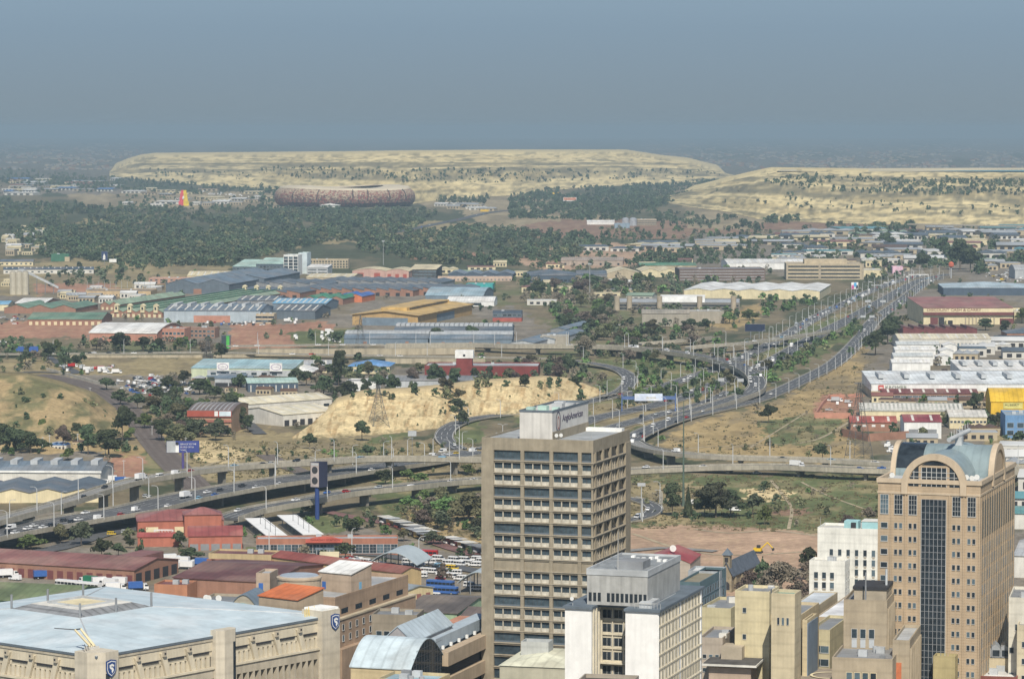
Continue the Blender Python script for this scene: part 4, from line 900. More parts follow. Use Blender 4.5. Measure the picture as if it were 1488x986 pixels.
# --- white tower in front
WT = M((.83,.82,.79), noise=.07, scale=.25, streak=.12); CR = M((.62,.56,.43), noise=.12, scale=.3, streak=.25)
b = Bld('office_tower', 'white tower with blank front walls, a recessed window bay and grey rooftop storey', 'office tower', (821,879.5), 956, -17.6, 84.4, depth=43, short='the white tower')
w, d, h = b.w, b.d, b.h; m = MB(); r0, r1, rd = 6.7, 15.2, 8.5
m.box(0, r0, 0, d, 0, h - .6, WT); m.box(r1, w, 0, d, 0, h - .6, WT); m.box(r0 + .003, r1 - .003, rd, d, 0, h - .6, CR); b.part(m, 'wall')
m = MB(); m.box(-.5, r0 + .3, -.5, d + .5, h - .599, h, mc('slate')); m.box(r1 - .3, w + .6, -.5, d + .5, h - .599, h, mc('slate')); m.box(r0 + .301, r1 - .301, rd - 3.5, d + .5, h - .598, h - .001, mc('slate')); b.part(m, 'roof')
FP = 3.45; WMM = {}
def w1(wd, hh, key, f):
    if key not in WMM: g = MB(); f(g, wd, hh); WMM[key] = g.mesh('window')
    return WMM[key]
def rw(g, wd, hh):
    g.box(-wd/2, wd/2, -.02, .05, 0, hh, GL[2]); g.box(-wd/2 - .12, -wd/2, -.25, .05, -.2, hh + .15, FRM); g.box(wd/2, wd/2 + .12, -.25, .05, -.2, hh + .15, FRM); g.box(-wd/2, wd/2, -.3, .05, -.3, 0, CR); g.box(-.04, .04, -.06, 0, 0, hh, FRM)
def sw(g, wd, hh): g.box(-wd/2, wd/2, -.02, .05, 0, hh, GL[1]); g.box(-wd/2, wd/2, -.05, .05, -.9, -.01, CR)
for k in range(7):
    z = h - 1.2 - (k + 1) * FP + .9
    for x in (8.2, 11.1, 13.9): link('window', w1(2.1, 2.0, 'r', rw), b.o, (x, rd - .06, z))
    for y in (2.2, 4.6, 7.): link('window', w1(1.0, 2.2, 'q', sw), b.o, (r0 + .05, y, z), math.pi/2)
    for i in range(13): 
        if k < 5: link('window', w1(1.2, 2.4, 's', sw), b.o, (w + .05, 1.9 + i * 3.15, z), math.pi/2)
m = MB()
for k in range(25):
    z = h - 1.2 - (k + 1) * FP + .2
    m.box(w + .001, w + .24, .3, d - .3, z, z + .35, CR); m.box(r0 + .01, r1 - .01, rd - .4, rd - .001, z, z + .5, CR)
    if k in (3, 9): m.box(r0 + .01, r1 - .01, rd - 2.0, rd - .401, z, z + .25, CR)
b.part(m, 'sill_band'); m = MB()
for i in range(27): y = .4 + i * 1.575; m.box(w + .002, w + .2, y - .2, y + .2, 0, h - .7, CR if i % 13 else WT)
for x in (9.65, 12.5): m.box(x - .12, x + .12, rd - .35, rd - .002, 0, h - .7, CR)
for y in (1.0, 3.4, 5.8, 8.0): m.box(r0 + .02, r0 + .45, y - .13, y + .13, 0, h - .7, CR)
b.part(m, 'fin')
m = MB()
for k in range(5, 24):
    z = h - 1.2 - (k + 1) * FP + .9; m.box(w + .02, w + .06, .6, d - .6, z, z + 2.3, GL[1])
m.build('window', b.o, kind='stuff')
PG = M((.42,.42,.40), noise=.12, scale=.3, stripe=(0, 1.3, .16), streak=.3); x0, x1, y0, y1 = 4.4, 19.6, 4.0, 35.0; m = MB()
m.box(x0, x1, y0, y1, h + .01, h + 8.2, PG); m.box(x0 - .15, x1 + .15, y0 - .15, y1 + .15, h + 7.3, h + 8.25, mc('lgrey'))
b.part(m, 'penthouse'); m = MB()
for q in ((x0 - .15, x1 + .15, y0 - .15, y0 + .2), (x0 - .15, x1 + .15, y1 - .2, y1 + .15), (x0 - .15, x0 + .2, y0 + .201, y1 - .201), (x1 - .2, x1 + .15, y0 + .201, y1 - .201)): m.box(*q, h + 8.26, h + 8.8, mc('lgrey'))
m.box(x0 + .21, x1 - .21, y0 + .21, y1 - .21, h + 8.26, h + 8.32, M((.26,.28,.29), noise=.3, scale=.3))
m.box(x0 + 6, x1 - 2.5, y0 + 5, y0 + 12, h + 8.33, h + 10.2, mc('grey')); b.part(m, 'penthouse_roof')
m = MB(); rr = random.Random(3)
for i in range(11): x, y = rr.uniform(x0 + 4, x1 - 1.5), rr.uniform(y0 + 14, y1 - 4); m.box(x, x + .9, y, y + 1.5, h + 8.33, h + 8.9, mc('white'))
b.part(m, 'roof_vent')
for i in range(13):
    if i != 3: link('window', w1(.75, 2.1, 'p', lambda g, a, c: g.box(-a/2, a/2, -.03, .05, 0, c, GL[2])), b.o, (x0 + .8 + i * 1.15, y0 - .05, h + .9))
m = MB(); m.tube((x0 + 7.5, y0 + 1, h + 8.3), (x0 + 7.5, y0 + 1, h + 18), .12, .06, FRM); b.part(m, 'antenna_mast')
m = MB()
for i in range(9): m.tube((r1 + 2 + i * .8, 1.2, h), (r1 + 2 + i * .8, 1.2, h + 1.3), .05, .05, FRM, 4)
m.box(r1 + 2, w - .8, 1.15, 1.25, h + 1.25, h + 1.35, FRM); m.box(w - .9, w - .8, 1.3, 20, h + 1.25, h + 1.35, FRM); m.box(r1 + 3, w - 2, 1.6, 9, h + .01, h + 1.5, mc('lgrey')); b.part(m, 'railing')
dish(b.o, (1.5, 1.5, h), .5)
# --- brown brick tower with arched gables and teal vaults
BR = M((.46,.355,.24), noise=.1, scale=.2, stripe=(2, .42, .16), streak=.12); BRL = M((.53,.43,.31), noise=.1, scale=.2, streak=.15)
TEAL = M((.235,.30,.315), rough=.4, noise=.14, scale=.15, stripe=(1, 1.2, .12)); TEAL2 = M((.235,.30,.315), rough=.4, noise=.14, scale=.15, stripe=(0, 1.2, .12))
b = Bld('office_tower', 'brown brick tower with round arched gables and teal barrel vault roof', 'office tower', (1276,700), 1425, -18.5, 95.4, depth=58, short='the brown arched tower')
w, d, h = b.w, b.d, b.h; cu, ra = w * .548, 9.7; m = MB()
m.box(0, w, 0, d, 0, h, BR); b.part(m, 'wall'); m = MB()
for q in ((-.4, w + .4, -.4, .5), (-.4, w + .4, d - .5, d + .4), (-.4, .5, .501, d - .501), (w - .5, w + .4, .501, d - .501)): m.box(*q, h + .003, h + 1.3, BRL)
m.box(-.2, w + .2, -.2, -.001, h - 3.2, h - 2.6, BRL); m.box(w + .001, w + .2, -.2, d, h - 3.2, h - 2.6, BRL)
b.part(m, 'cornice'); m = MB(); m.box(.51, w - .51, .51, d - .51, h + .01, h + .15, mc('lgrey')); b.part(m, 'roof')
def archring(g, cx, cz, ro, ri, t0, t1, axis, mt, n=20, down=0):
    """half ring standing on edge; axis 1: across x, thick in y; 0: across y, thick in x"""
    def pt(r, i): a = math.pi * i / n; return cx - r * math.cos(a), cz + r * math.sin(a)
    for i in range(n):
        q = [pt(ro, i), pt(ro, i+1), pt(ri, i+1), pt(ri, i)]
        g.prism(q, t0, t1, mt, axis)
    if down:
        for s in (-1, 1): g.prism([(cx + s*ro, cz - down), (cx + s*ro, cz), (cx + s*ri, cz), (cx + s*ri, cz - down)], t0, t1, mt, axis)
def half(cx, cz, r, n=20, down=0): return ([(cx - r, cz - down)] if down else []) + [(cx - r * math.cos(math.pi*i/n), cz + r * math.sin(math.pi*i/n)) for i in range(n + 1)] + ([(cx + r, cz - down)] if down else [])
zb = h - .8
m = MB(); archring(m, cu, zb, ra, ra - 1.9, -.6, 1.2, 1, BRL, down=2.4); m.prism(half(cu, zb, ra - 1.88, down=2.4), -.1, 1.0, BR, 1); b.part(m, 'arched_gable')
g = MB(); R2 = ra - 2.0     # three dark lights inside the arch
g.prism([(cu - 3.7, zb), (cu + 3.7, zb), (cu + 3.7, zb + 5.6), (cu - 3.7, zb + 5.6)], -.16, -.101, GL[2], 1)
g.prism([(cu - 3.7, zb + 6.3)] + [(cu - 3.7 + 7.4*i/8, zb + 6.3 + 1.35*math.sin(math.pi*i/8)) for i in range(1, 8)] + [(cu + 3.7, zb + 6.3)], -.16, -.101, GL[2], 1)
for s in (-1, 1): g.prism([(cu + s*4.6, zb), (cu + s*R2, zb), (cu + s*R2*.93, zb + 2.7), (cu + s*R2*.78, zb + 4.7), (cu + s*4.6, zb + 6)][::s], -.16, -.101, GL[2], 1)
for i in range(6): x = cu - 3.7 + 7.4*i/5; g.box(x - .09, x + .09, -.22, -.161, zb, zb + 5.6, FRM)
for i in range(1, 4): g.box(cu - R2, cu + R2, -.221, -.162, zb + i*1.4 - .08, zb + i*1.4 + .08, FRM)
for s in (-1, 1): x = cu + s*6; g.box(x - .08, x + .08, -.22, -.161, zb, zb + 4.6, FRM)
b.part(g, 'arched_window')
m = MB(); m.prism(half(cu, zb, ra - .7), 1.21, d * .80, TEAL, 1); b.part(m, 'vault', smooth=False)
vc, rb = d * .50, 10.4; m = MB(); m.prism(half(vc, h - .6, rb - .6), 1.2, w - 1.2, TEAL2, 0); b.part(m, 'vault')
for x0_, x1_ in ((-.3, 1.19), (w - 1.19, w + .5)):
    m = MB(); archring(m, vc, h - .6, rb, rb - 1.8, x0_, x1_, 0, BRL, down=1.5); m.prism(half(vc, h - .6, rb - 1.78, down=1.5), x0_ + .4, x1_ - .4, BR if x0_ > 0 else GL[2], 0); b.part(m, 'arched_gable')
m = MB()      # dark glazed bay of the left vault
for i in range(2, 19):
    a0, a1 = math.pi*i/20, math.pi*(i+1)/20; r_ = rb - .45
    if i < 10: m.poly([(1.3, vc - r_*math.cos(a0), h - .6 + r_*math.sin(a0)), (w*.30, vc - r_*math.cos(a0), h - .6 + r_*math.sin(a0)), (w*.30, vc - r_*math.cos(a1), h - .6 + r_*math.sin(a1)), (1.3, vc - r_*math.cos(a1), h - .6 + r_*math.sin(a1))], GL[2])
b.part(m, 'roof_glazing')
m = MB(); m.box(cu - 3.7, cu + 3.7, -.12, -.001, 4, h - 4.6, GL[2])
for i in range(7): x = cu - 3.7 + 7.4*i/6; m.box(x - .08, x + .08, -.25, -.121, 4, h - 4.6, FRM if i in (0, 6) else mc('grey'))
for k in range(46): z = h - 4.6 - k * 1.95; m.box(cu - 3.7, cu + 3.7, -.2, -.122, z - .06, z + .06, mc('grey'))
b.part(m, 'glass_strip')
X = lambda p: w * (p - 1276) / 149.
tall = ('w', 2, None, 3, 4); small = ('w', 2)
for p in (1285.5, 1306, 1327, 1390.5, 1412.5): b.win('F', X(p), h - 9.2, 2.3, 5.6, tall)
for k in range(12):
    z = h - 13.4 - k * 3.93
    b.win('F', X(1285.5), z, 1.9, 1.5, small)
    for p in (1306, 1327, 1390.5, 1412.5):
        for s in (-.72, .72): b.win('F', X(p) + s, z, .85, 1.5, small)
b.flush(120)
m = MB()
for p in (1295.6, 1316.6, 1337.6, 1380.4, 1401.4, 1424): m.box(X(p) - .22, X(p) + .22, -.28, -.001, 0, h - 3.3, BR)
for i in range(15):
    y = 2 + i * 3.95; m.box(w + .001, w + .16, y - .6, y + .6, 0, h - 3.4, BR)
b.part(m, 'pilaster'); m = MB()
for i in range(14):
    y = 3.98 + i * 3.95; m.box(w + .001, w + .08, y - 1.2, y + 1.2, h - 16, h - 5, GL[1])
    for k in range(18): z = h - 21 - k * 3.93; m.box(w + .002, w + .07, y - 1.15, y + 1.15, z, z + 2.9, M((.30,.30,.28), rough=.4, noise=.2, scale=.3) if (i * 5 + k * 3) % 7 < 3 else M((.40,.34,.25), noise=.1))
b.part(m, 'side_glazing')
m = MB(); m.tube((cu + .5, 20, h + 11.2), (cu + 3.2, 38, h + 12.6), .7, .7, mc('lgrey'), 12); m.box(cu + 1, cu + 3, 27, 30, h + 8.5, h + 11.5, mc('lgrey'))
for i in range(7): m.tube((cu + .8 + i*.36, 22 + i*2.5, h + 12 + i*.25), (cu + .8 + i*.36, 22 + i*2.5, h + 13.6 + i*.25), .12, .12, FRM, 5)
b.part(m, 'roof_crane')
for x, y in ((w - 3, 3), (w - 5, 5), (3.5, 4), (w - 2.2, 6.5)): dish(b.o, (x, y, h + .15), .8)
# --- big square bank building with pyramid roof
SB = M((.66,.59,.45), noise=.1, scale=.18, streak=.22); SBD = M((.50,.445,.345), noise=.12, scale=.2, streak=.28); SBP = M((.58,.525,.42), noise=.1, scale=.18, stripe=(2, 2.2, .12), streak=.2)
b = Bld('bank_building', 'huge square beige bank building under a wide pale blue pyramid roof', 'office building', (140,952), 482, 51.2, 55, depth=96, short='the bank building with the pale roof')
w, d, h = b.w, b.d, b.h; m = MB(); m.box(1.4, w - 1.4, 1.4, d - 1.4, 0, h - 4.3, GL[2]); m.box(.6, w - .6, .6, d - .6, h - 4.29, h - .01, SB); b.part(m, 'wall')
c0 = 41.0; rm = M((.50,.59,.63), rough=.6, noise=.13, scale=.12, stripe=(0, 2.4, .05), two=(.57,.64,.67)); rm2 = M((.50,.59,.63), rough=.6, noise=.13, scale=.12, stripe=(1, 2.4, .05), two=(.57,.64,.67)); m = MB(); ctr = (w*.46, d*.545); q = 14.5
E = [(-.5, -.5, h), (w + .5, -.5, h), (w + .5, d + .5, h), (-.5, d + .5, h)]; I = [(ctr[0] - q, ctr[1] - q, h + 3.4), (ctr[0] + q, ctr[1] - q, h + 3.4), (ctr[0] + q, ctr[1] + q, h + 3.4), (ctr[0] - q, ctr[1] + q, h + 3.4)]
for i in range(4): j = (i + 1) % 4; m.poly([E[i], E[j], I[j], I[i]], rm if i % 2 == 0 else rm2); m.tube(E[i], I[i], .22, .22, mc('lgrey'), 5); m.poly([E[i], (E[i][0], E[i][1], h - .7), (E[j][0], E[j][1], h - .7), E[j]], mc('slate'))
b.part(m, 'roof'); m = MB(); q2 = 10.5; J = [(ctr[0] + sx*q2, ctr[1] + sy*q2, h + 4.8) for sx, sy in ((-1,-1),(1,-1),(1,1),(-1,1))]
sk = M((.25,.26,.27), noise=.25, scale=.3, stripe=(0, 1.6, .45))
for i in range(4): j = (i + 1) % 4; m.poly([I[i], I[j], J[j], J[i]], sk)
m.box(ctr[0] - q2, ctr[0] + q2, ctr[1] - q2, ctr[1] + q2, h + 4.3, h + 4.9, mc('offwhite')); 
for sx, sy in ((-1, 0), (1, 0), (0, -1), (0, 1)): m.box(ctr[0] + sx*7 - (.15 if sx else 7), ctr[0] + sx*7 + (.15 if sx else 7), ctr[1] + sy*7 - (.15 if sy else 7.2), ctr[1] + sy*7 + (.15 if sy else 7.2), h + 4.91, h + 5.5 + .01*sx, mc('lgrey'))
m.box(ctr[0] - 5, ctr[0] + 5, ctr[1] - 5, ctr[1] + 5, h + 4.91, h + 5.2, mc('cream'))
for x, y in ((q, q), (-q, -q), (q, -q), (0, q), (0, -q), (-q, q)): m.tube((ctr[0] + x, ctr[1] + y, h + 3.4), (ctr[0] + x, ctr[1] + y, h + 7.6), .35, .35, mc('grey'))
b.part(m, 'skylight')
def facade(face, L):
    """built in (t, out, z): t along the face, out = outward"""
    g = MB(); bays = MB()
    def bx(gg, t0, t1, o0, o1, z0, z1, mt):
        if face == 'F': gg.box(t0, t1, -o1, -o0, z0, z1, mt)
        else: gg.box(-o1, -o0, t0, t1, z0, z1, mt)
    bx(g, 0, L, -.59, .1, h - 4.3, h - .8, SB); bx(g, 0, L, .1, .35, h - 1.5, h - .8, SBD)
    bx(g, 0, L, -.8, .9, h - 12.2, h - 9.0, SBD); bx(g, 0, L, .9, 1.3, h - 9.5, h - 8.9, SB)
    nb = 8; seg = [(5.0, L*.47), (L*.53, L - 5.0)]
    for a, c in seg:
        n = 4; bw = (c - a) / n
        for i in range(n):
            t = a + bw * i
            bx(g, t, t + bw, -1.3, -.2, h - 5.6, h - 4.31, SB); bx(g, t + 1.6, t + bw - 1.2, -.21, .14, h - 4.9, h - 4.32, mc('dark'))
            bx(g, t, t + bw, -1.3, -.25, h - 6.0, h - 5.61, SB)
            for k in range(5):      # short piers between the upper windows
                tt = t + bw * k / 5; bx(g, tt + .1, tt + bw * .1 + .2, -1.2, .0, h - 8.99, h - 6.01, SB)
            sl_ = [(t - 1.0, h - 2.4), (t + 1.0, h - 2.4), (t + 3.0, h - 9.0), (t + 1.3, h - 9.0)]     # leaning rib
            if face == 'F': g.prism(sl_, -.8, -.101, SB, 1)
            else: g.prism(sl_, -.8, -.101, SB, 0)
            bx(g, t - .6, t + .6, .8, 1.5, h - 3.3, h - 1.7, SBD); bx(g, t - .3, t + .3, 1.5, 1.6, h - 2.7, h - 2.2, mc('dark'))
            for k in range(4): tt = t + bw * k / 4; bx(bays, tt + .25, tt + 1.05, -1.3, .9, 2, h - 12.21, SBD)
    b.part(g, 'upper_facade'); b.part(bays, 'fin')
facade('F', w); facade('L', d)
def pylon(t, face, corner=False, wd=6.4, oz=1.6):
    g = MB(); a = 1.5
    if corner: x, y = t; q = wd; pts = [(x - a, y - a + q*.42), (x - a + q*.42, y - a), (x + q - a, y - a), (x + q - a, y + q - a), (x - a, y + q - a)]
    else:
        pts = [(t, .5), (t, -1.6), (t + 2, -3.2), (t + wd, -3.2), (t + wd + 1.6, -1.8), (t + wd + 1.6, .5)]
        if face == 'L': pts = [(y, x) for x, y in pts][::-1]
    g.prism(pts, 0, h + oz, SBP, 2); return g
b.part(pylon((-.5, -.5), 'F', True, 8.5, .9), 'pylon'); b.part(pylon(w*.47, 'F'), 'pylon'); b.part(pylon(d*.47, 'L'), 'pylon')
g = MB(); g.prism([(w - 6.6, .6), (w - 6.6, -2.2), (w + 1.2, -2.2), (w + 2.0, -1.2), (w + 2.0, 6), (w - 6.6, 6)], 0, h + 2.0, SBP, 2); g.box(w - 6.2, w + 1, -1.8, 5.4, h + 2.01, h + 2.6, mc('white')); b.part(g, 'pylon')
for t in (w*.47 + 5.5,): m = MB(); m.box(t, t + .9, -3.35, -3.2, 10, h - 2, GL[2]); b.part(m, 'window_slot')
def shield(loc, rz, s=1.9):
    BLU = M((.03,.07,.22), noise=.1); WH = mc('white'); g = MB()
    out = [(-1, .95), (0, 1.15), (1, .95), (1, -.2), (.75, -.75), (0, -1.25), (-.75, -.75), (-1, -.2)]
    g.prism([(x*s, z*s*1.1) for x, z in out], -.25, 0, BLU, 1); g.prism([(x*s*.84, z*s*.93) for x, z in out], -.3, -.251, WH, 1); g.prism([(x*s*.74, z*s*.82) for x, z in out], -.35, -.301, BLU, 1)
    fl = [(-.55, .55), (.1, .75), (.6, .5), (.55, .2), (.0, .35), (-.2, .2), (.35, .05), (.5, -.4), (.1, -.9), (-.05, -.5), (.1, -.3), (-.3, -.15), (-.5, .1)]
    g.prism([(x*s*.8, z*s*.85) for x, z in fl], -.4, -.351, WH, 1); o = g.build('shield_sign', b.o, loc=loc, rz=rz); return o
shield((3.4, -2.15, h - 3.6), 0); shield((w - 1.1, -2.3, h - 1.6), 0)
m = MB(); m.box(1.6, 3.0, -2.1, -2.0, 12, h - 5, GL[2]); b.part(m, 'window_slot')
m = MB(); c = (3.5, 5.5)      # window-cleaning crane
m.box(2.2, 5.2, 4.2, 7.0, h + .3, h + 1.6, mc('offwhite'))
for k in range(2): m.tube((3 + k*1.2, 5, h + 1.5), (1.0 + k*2.2, 9.5, h + 6.2), .45, .3, mc('cream'), 6)
m.tube((1.0, 9.5, h + 6.2), (-2.5, 14, h + 6.6), .15, .12, FRD, 5); m.tube((3.2, 9.5, h + 6.2), (1.0, 9.5, h + 6.2), .2, .2, FRD, 5)
for i in range(5): m.tube((-1 + i, 3 + i*.6, h + .6), (0 + i, 6 - i*.3, h + 1.8 + (i % 2)*.7), .1, .1, FRD, 4)
b.part(m, 'roof_crane')
m = MB(); 
for i in range(6): m.tube((w - 9 + i*.9, 2.5, h + .2), (w - 8.4 + i*.8, 3.1, h + 2.2 + (i % 3)*.4), .16, .1, mc((.7,.5,.08)), 5)
b.part(m, 'roof_frame')
# ------------------------------------------------------------ the smaller city blocks
def block(label, A, bx, rot, h, depth, wc, rc='grey', wins=None, name='city_building', roof='flat', rise=2, parapet=1.0, short=None, bands=None, plant=0, **kw):
    b = shed(name, label, A, bx, rot, h, depth=depth, roof=roof, rise=rise, wc=wc, rc=rc, wins=None, parapet=parapet, short=short, done=False, joint=1.75, cat='building', over=.35, vents=kw.pop('vents', 0), wn=.14, **kw)
    for ww in wins or []:      # (face, x0, x1, n, top below h, pitch, rows, w, h, style)
        f, x0, x1, n, zt, dz, rows, a, c = ww[:9]; L = b.w if f in 'FK' else b.d
        for j in range(rows):
            for i in range(n): b.win(f, L * (x0 + (x1 - x0) * (i + .5) / n), h - zt - j * dz - c, a, c, ww[9] if len(ww) > 9 else ('w', 0))
    b.flush()
    rr = random.Random(sum(map(ord, label)) % 999)
    for i in range(plant):
        m = MB(); s = rr.uniform(1.2, 2.6); x = rr.uniform(.12, .8) * b.w; y = rr.uniform(.1, .8) * b.d
        if rr.random() < .3: m.tube((x, y, h + .1), (x, y, h + 1.9), .8, .8, mc('lgrey'), 10)
        else: m.box(x, x + s, y, y + s * .8, h + .13, h + rr.uniform(1, 2.2), mc(rr.choice(['lgrey', 'offwhite', 'grey'])))
        b.part(m, 'roof_unit')
    return b
TANB = (.40,.285,.195); BEI = (.50,.43,.31)
# left: brown office block with roof pavilions
b = block('brown stepped office block right behind the bank building', (398,868), 487, -22, 38, 62, TANB, 'lgrey', [('R',.03,.97,5,3.2,4.4,1,5.5,1.8,('p',2)), ('R',.04,.96,8,8.2,3.9,6,1.5,2.0), ('F',.75,.98,2,8.2,3.9,6,1.5,2.0)], parapet=1.4, short='the brown stepped office block')
m = MB(); m.box(-1.5, b.w + 1.6, -1.5, b.d + 3, 0, 31.5, M(TANB, noise=.14, scale=.2, streak=.25)); m.box(-1.8, b.w + 1.9, -1.8, b.d + 3.2, 31.51, 32.1, M(BEI)); m.box(-3.0, b.w + 4.0, -3, b.d + 1.5, 0, 22, M(TANB, noise=.14, scale=.2, streak=.25)); b.part(m, 'lower_tier')
for k in range(2):
    for i in range(8): b.win('R', 3 + i * 5.6, 24 + k * 3.8, 1.5, 2.0, ('w', 2), off=1.62)
b.flush()
block('beige roof pavilion with a bright orange sloping roof', (376,864), 432, -38, 45, 13, (.44,.35,.25), (.58,.17,.06), roof='mono', rise=2.6, short='the orange roofed pavilion')
block('beige roof pavilion with white sloping skylight and blue door', (464,829), 510, -34, 45, 12, (.46,.36,.27), 'white', [('F',.1,.2,1,3.5,3,1,1.6,2.6,('d','blue')), ('R',.3,.6,1,3.4,3,1,1.4,2.6,('d','lblue'))], roof='mono', rise=2.6)
block('low beige pavilion with a blue door left of the silver drum', (372,836), 392, -10, 44, 12, (.46,.36,.27), 'lgrey', [('F',.2,.5,1,2.5,3,1,1.6,2.4,('d','blue'))])
b = Bld('roof_drum', 'round beige drum with a flat silver top on the brown office block', 'roof pavilion', (388,842), 458, -20, 44, depth=14, short='the silver drum')
m = MB(); m.lathe([(7.6, 34), (7.6, 44), (7.9, 44.1), (7.9, 44.7), (6.5, 45.2), (.01, 45.5)], M((.46,.37,.27), noise=.12), 28, (b.w/2, 7)); b.part(m, 'drum')
m = MB(); m.lathe([(7.3, 44.75), (6.4, 45.35), (.01, 45.7)], M((.5,.53,.55), rough=.3, metal=.3), 28, (b.w/2, 7)); b.part(m, 'roof')
b = block('small pavilion with a teal ringed arch window behind the pale pyramid roof', (334,880), 374, -12, 40, 16, (.42,.38,.3), 'bluegrey', roof='bv', rise=4.2)
m = MB(); m.prism(half(b.w*.45, 36, 4.4, down=2), -.25, -.01, GL[2], 1); archring(m, b.w*.45, 36, 5.2, 4.4, -.6, -.01, 1, M((.22,.40,.42)), down=2); b.part(m, 'arched_window')
b = block('flat roofed beige block carrying three white satellite dishes', (283,877), 338, -14, 37, 20, (.42,.36,.27), 'grey', short='the block with satellite dishes')
for x, y in ((3, 4), (4.2, 3), (7.5, 4)): dish(b.o, (x, y, 37.1), 1.1)
# centre bottom
b = block('hall with a pale blue barrel roof and a dark glass arched end', (509.5,967), 596, -18, 43.5, 28, (.55,.45,.27), (.52,.61,.65), roof='bu', rise=7, short='the barrel roofed hall', name='barrel_hall')
m = MB(); pr = [(.4, 30), (.4, 43.4)] + [(.4 + 27.2 * i / 16, 43.4 + 6.7 * math.sin(math.pi * i / 16)) for i in range(1, 16)] + [(27.6, 43.4), (27.6, 30)]
m.prism(pr, b.w + .01, b.w + .2, glass((.02,.025,.03), rough=.06), 0)
for i in range(1, 12): y = 28 * i / 12; z = 43.4 + 6.6 * math.sin(math.pi * i / 12); m.box(b.w + .21, b.w + .3, y - .05, y + .05, 30, z, FRD)
for z in range(32, 50, 2): m.box(b.w + .21, b.w + .28, max(1, 14 - 13 * math.cos(math.asin(min(1, max(0, (z - 43.4) / 6.7))))), 27, z - .04, z + .04, FRD)
b.part(m, 'arched_window')
CB = block('long beige terraced building with blue-grey inner walls behind the barrel roof', (566,948), 640, -18, 41, 66, (.42,.33,.23), (.34,.42,.48), short='the beige terraced building', parapet=1.0)
b = CB; m = MB()
for k, (z0_, z1_) in enumerate(((38.2,42.4),(30.5,34.5),(23,27))): m.box(b.w + .01, b.w + 3.2 - k*.2, -2, b.d, z0_, z1_, M((.47,.37,.26), noise=.12, streak=.25))
m.box(b.w + .01, b.w + 1.2, 0, b.d, 34.51, 38.19, mc('dark')); m.box(b.w + .01, b.w + 1.2, 0, b.d, 27.01, 30.49, mc('dark')); b.part(m, 'balcony_band')
m = MB(); m.box(b.w*.55, b.w - 2.2, 2, b.d - 10, 42.1, 45.6, M((.40,.47,.53), noise=.1, streak=.15)); b.part(m, 'inner_wall')
for i in range(7): link('roof_vent', w1(.8, .8, 'v', lambda g, a, c: g.box(-.4, .4, -.4, .4, 0, 1.1, mc('white'))), b.o, (b.w - 1.2, 6 + i * 7.5, 42.0))
m = MB(); m.box(b.w*.2, b.w*.5, b.d - 24, b.d - 10, 42.1, 44.6, mc((.48,.24,.16))); m.tube((b.w*.2, b.d - 26, 42), (b.w*.2, b.d - 26, 46), .5, .5, mc('offwhite'), 8); b.part(m, 'roof_terrace')
block('steep blue-grey glass roofed hall with a white slope behind the barrel roof', (556,929), 600, -18, 47, 36, (.36,.34,.34), (.42,.50,.56), roof='gv', rise=4.5, name='glass_roof_hall')
block('cream flat roofed building between the barrel roof and the white tower', (726,966), 824, -14, 46, 34, (.45,.43,.33), (.70,.69,.53), roof='hip', rise=1.6, plant=0, short='the cream flat roofed building')
block('curved grey plant box standing on the cream flat roof', (757,936), 797, -14, 49.5, 6, (.45,.46,.44), 'bluegrey', name='roof_plant')
block('dark flat roofed building at the bottom edge before the white tower', (834,998), 914, -12, 76, 13, (.40,.35,.28), (.06,.06,.065), name='dark_roof_building')
block('low front block with a blue glass roof at the bottom edge', (548,990), 630, -18, 45.5, 14, (.55,.45,.27), (.30,.42,.48), plant=3)
block('plain grey-brown block with four windows left of the glass roof hall', (540,896), 606, -8, 37, 14, (.30,.26,.20), 'grey', [('F',.08,.75,4,4.6,4,2,1.8,3.0)])
# right of the white tower
block('pale yellow windowless block right of the white tower', (1017,886), 1062, -18, 51, 24, (.56,.50,.31), 'grey', plant=3)
b = block('tall cream block with a column of small windows right of the yellow block', (1068,862), 1118, -17, 64, 13, (.64,.56,.36), 'grey', [('F',.22,.34,1,4,7.8,6,1.0,1.4)], plant=4, short='the tall cream block')
block('small square cream stair tower rising behind the beige slab blocks', (1121,866), 1155, -17, 66, 9, (.58,.50,.34), (.25,.38,.30), [('F',.2,.8,3,6,4,1,.6,2)])
block('beige slab building with pilasters in the lower right centre', (1117,897), 1162, -17, 57, 28, (.55,.46,.30), 'grey', [('F',.5,.9,3,5,12,1,.5,1.6)], plant=5, short='the beige slab building')
b = block('blue-grey sided narrow slab at the right end of the beige building', (1166,905), 1173, -17, 56, 14, (.60,.50,.32), 'grey')
m = MB(); m.box(b.w + .01, b.w + .3, 0, b.d, 4, 56, M((.20,.25,.31), noise=.12, streak=.2)); b.part(m, 'side_panel')
block('grey beige low block with small paired windows behind the dark canopy', (1016,930), 1050, -14, 50, 22, (.42,.36,.29), 'grey', [('F',.1,.9,3,4,4,3,1.0,1.1)], plant=2)
b = block('pinkish block under a projecting dark flat roof with a white edge', (1030,973), 1091, -14, 43, 20, (.45,.35,.27), (.09,.085,.08), [('F',.05,.95,4,3.4,4,3,2.2,1.6),('R',.05,.95,5,3.4,4,3,2,1.6)], name='canopy_building')
m = MB(); m.box(-1.6, b.w + 2, -2.2, b.d + 1, 44.6, 45.2, mc('offwhite')); m.box(-1.3, b.w + 1.7, -1.9, b.d + .7, 45.21, 45.4, M((.10,.095,.09), noise=.3, scale=.3)); m.box(b.w*.2, b.w*.7, 6, 14, 45.41, 49, mc('stone')); b.part(m, 'canopy_roof')
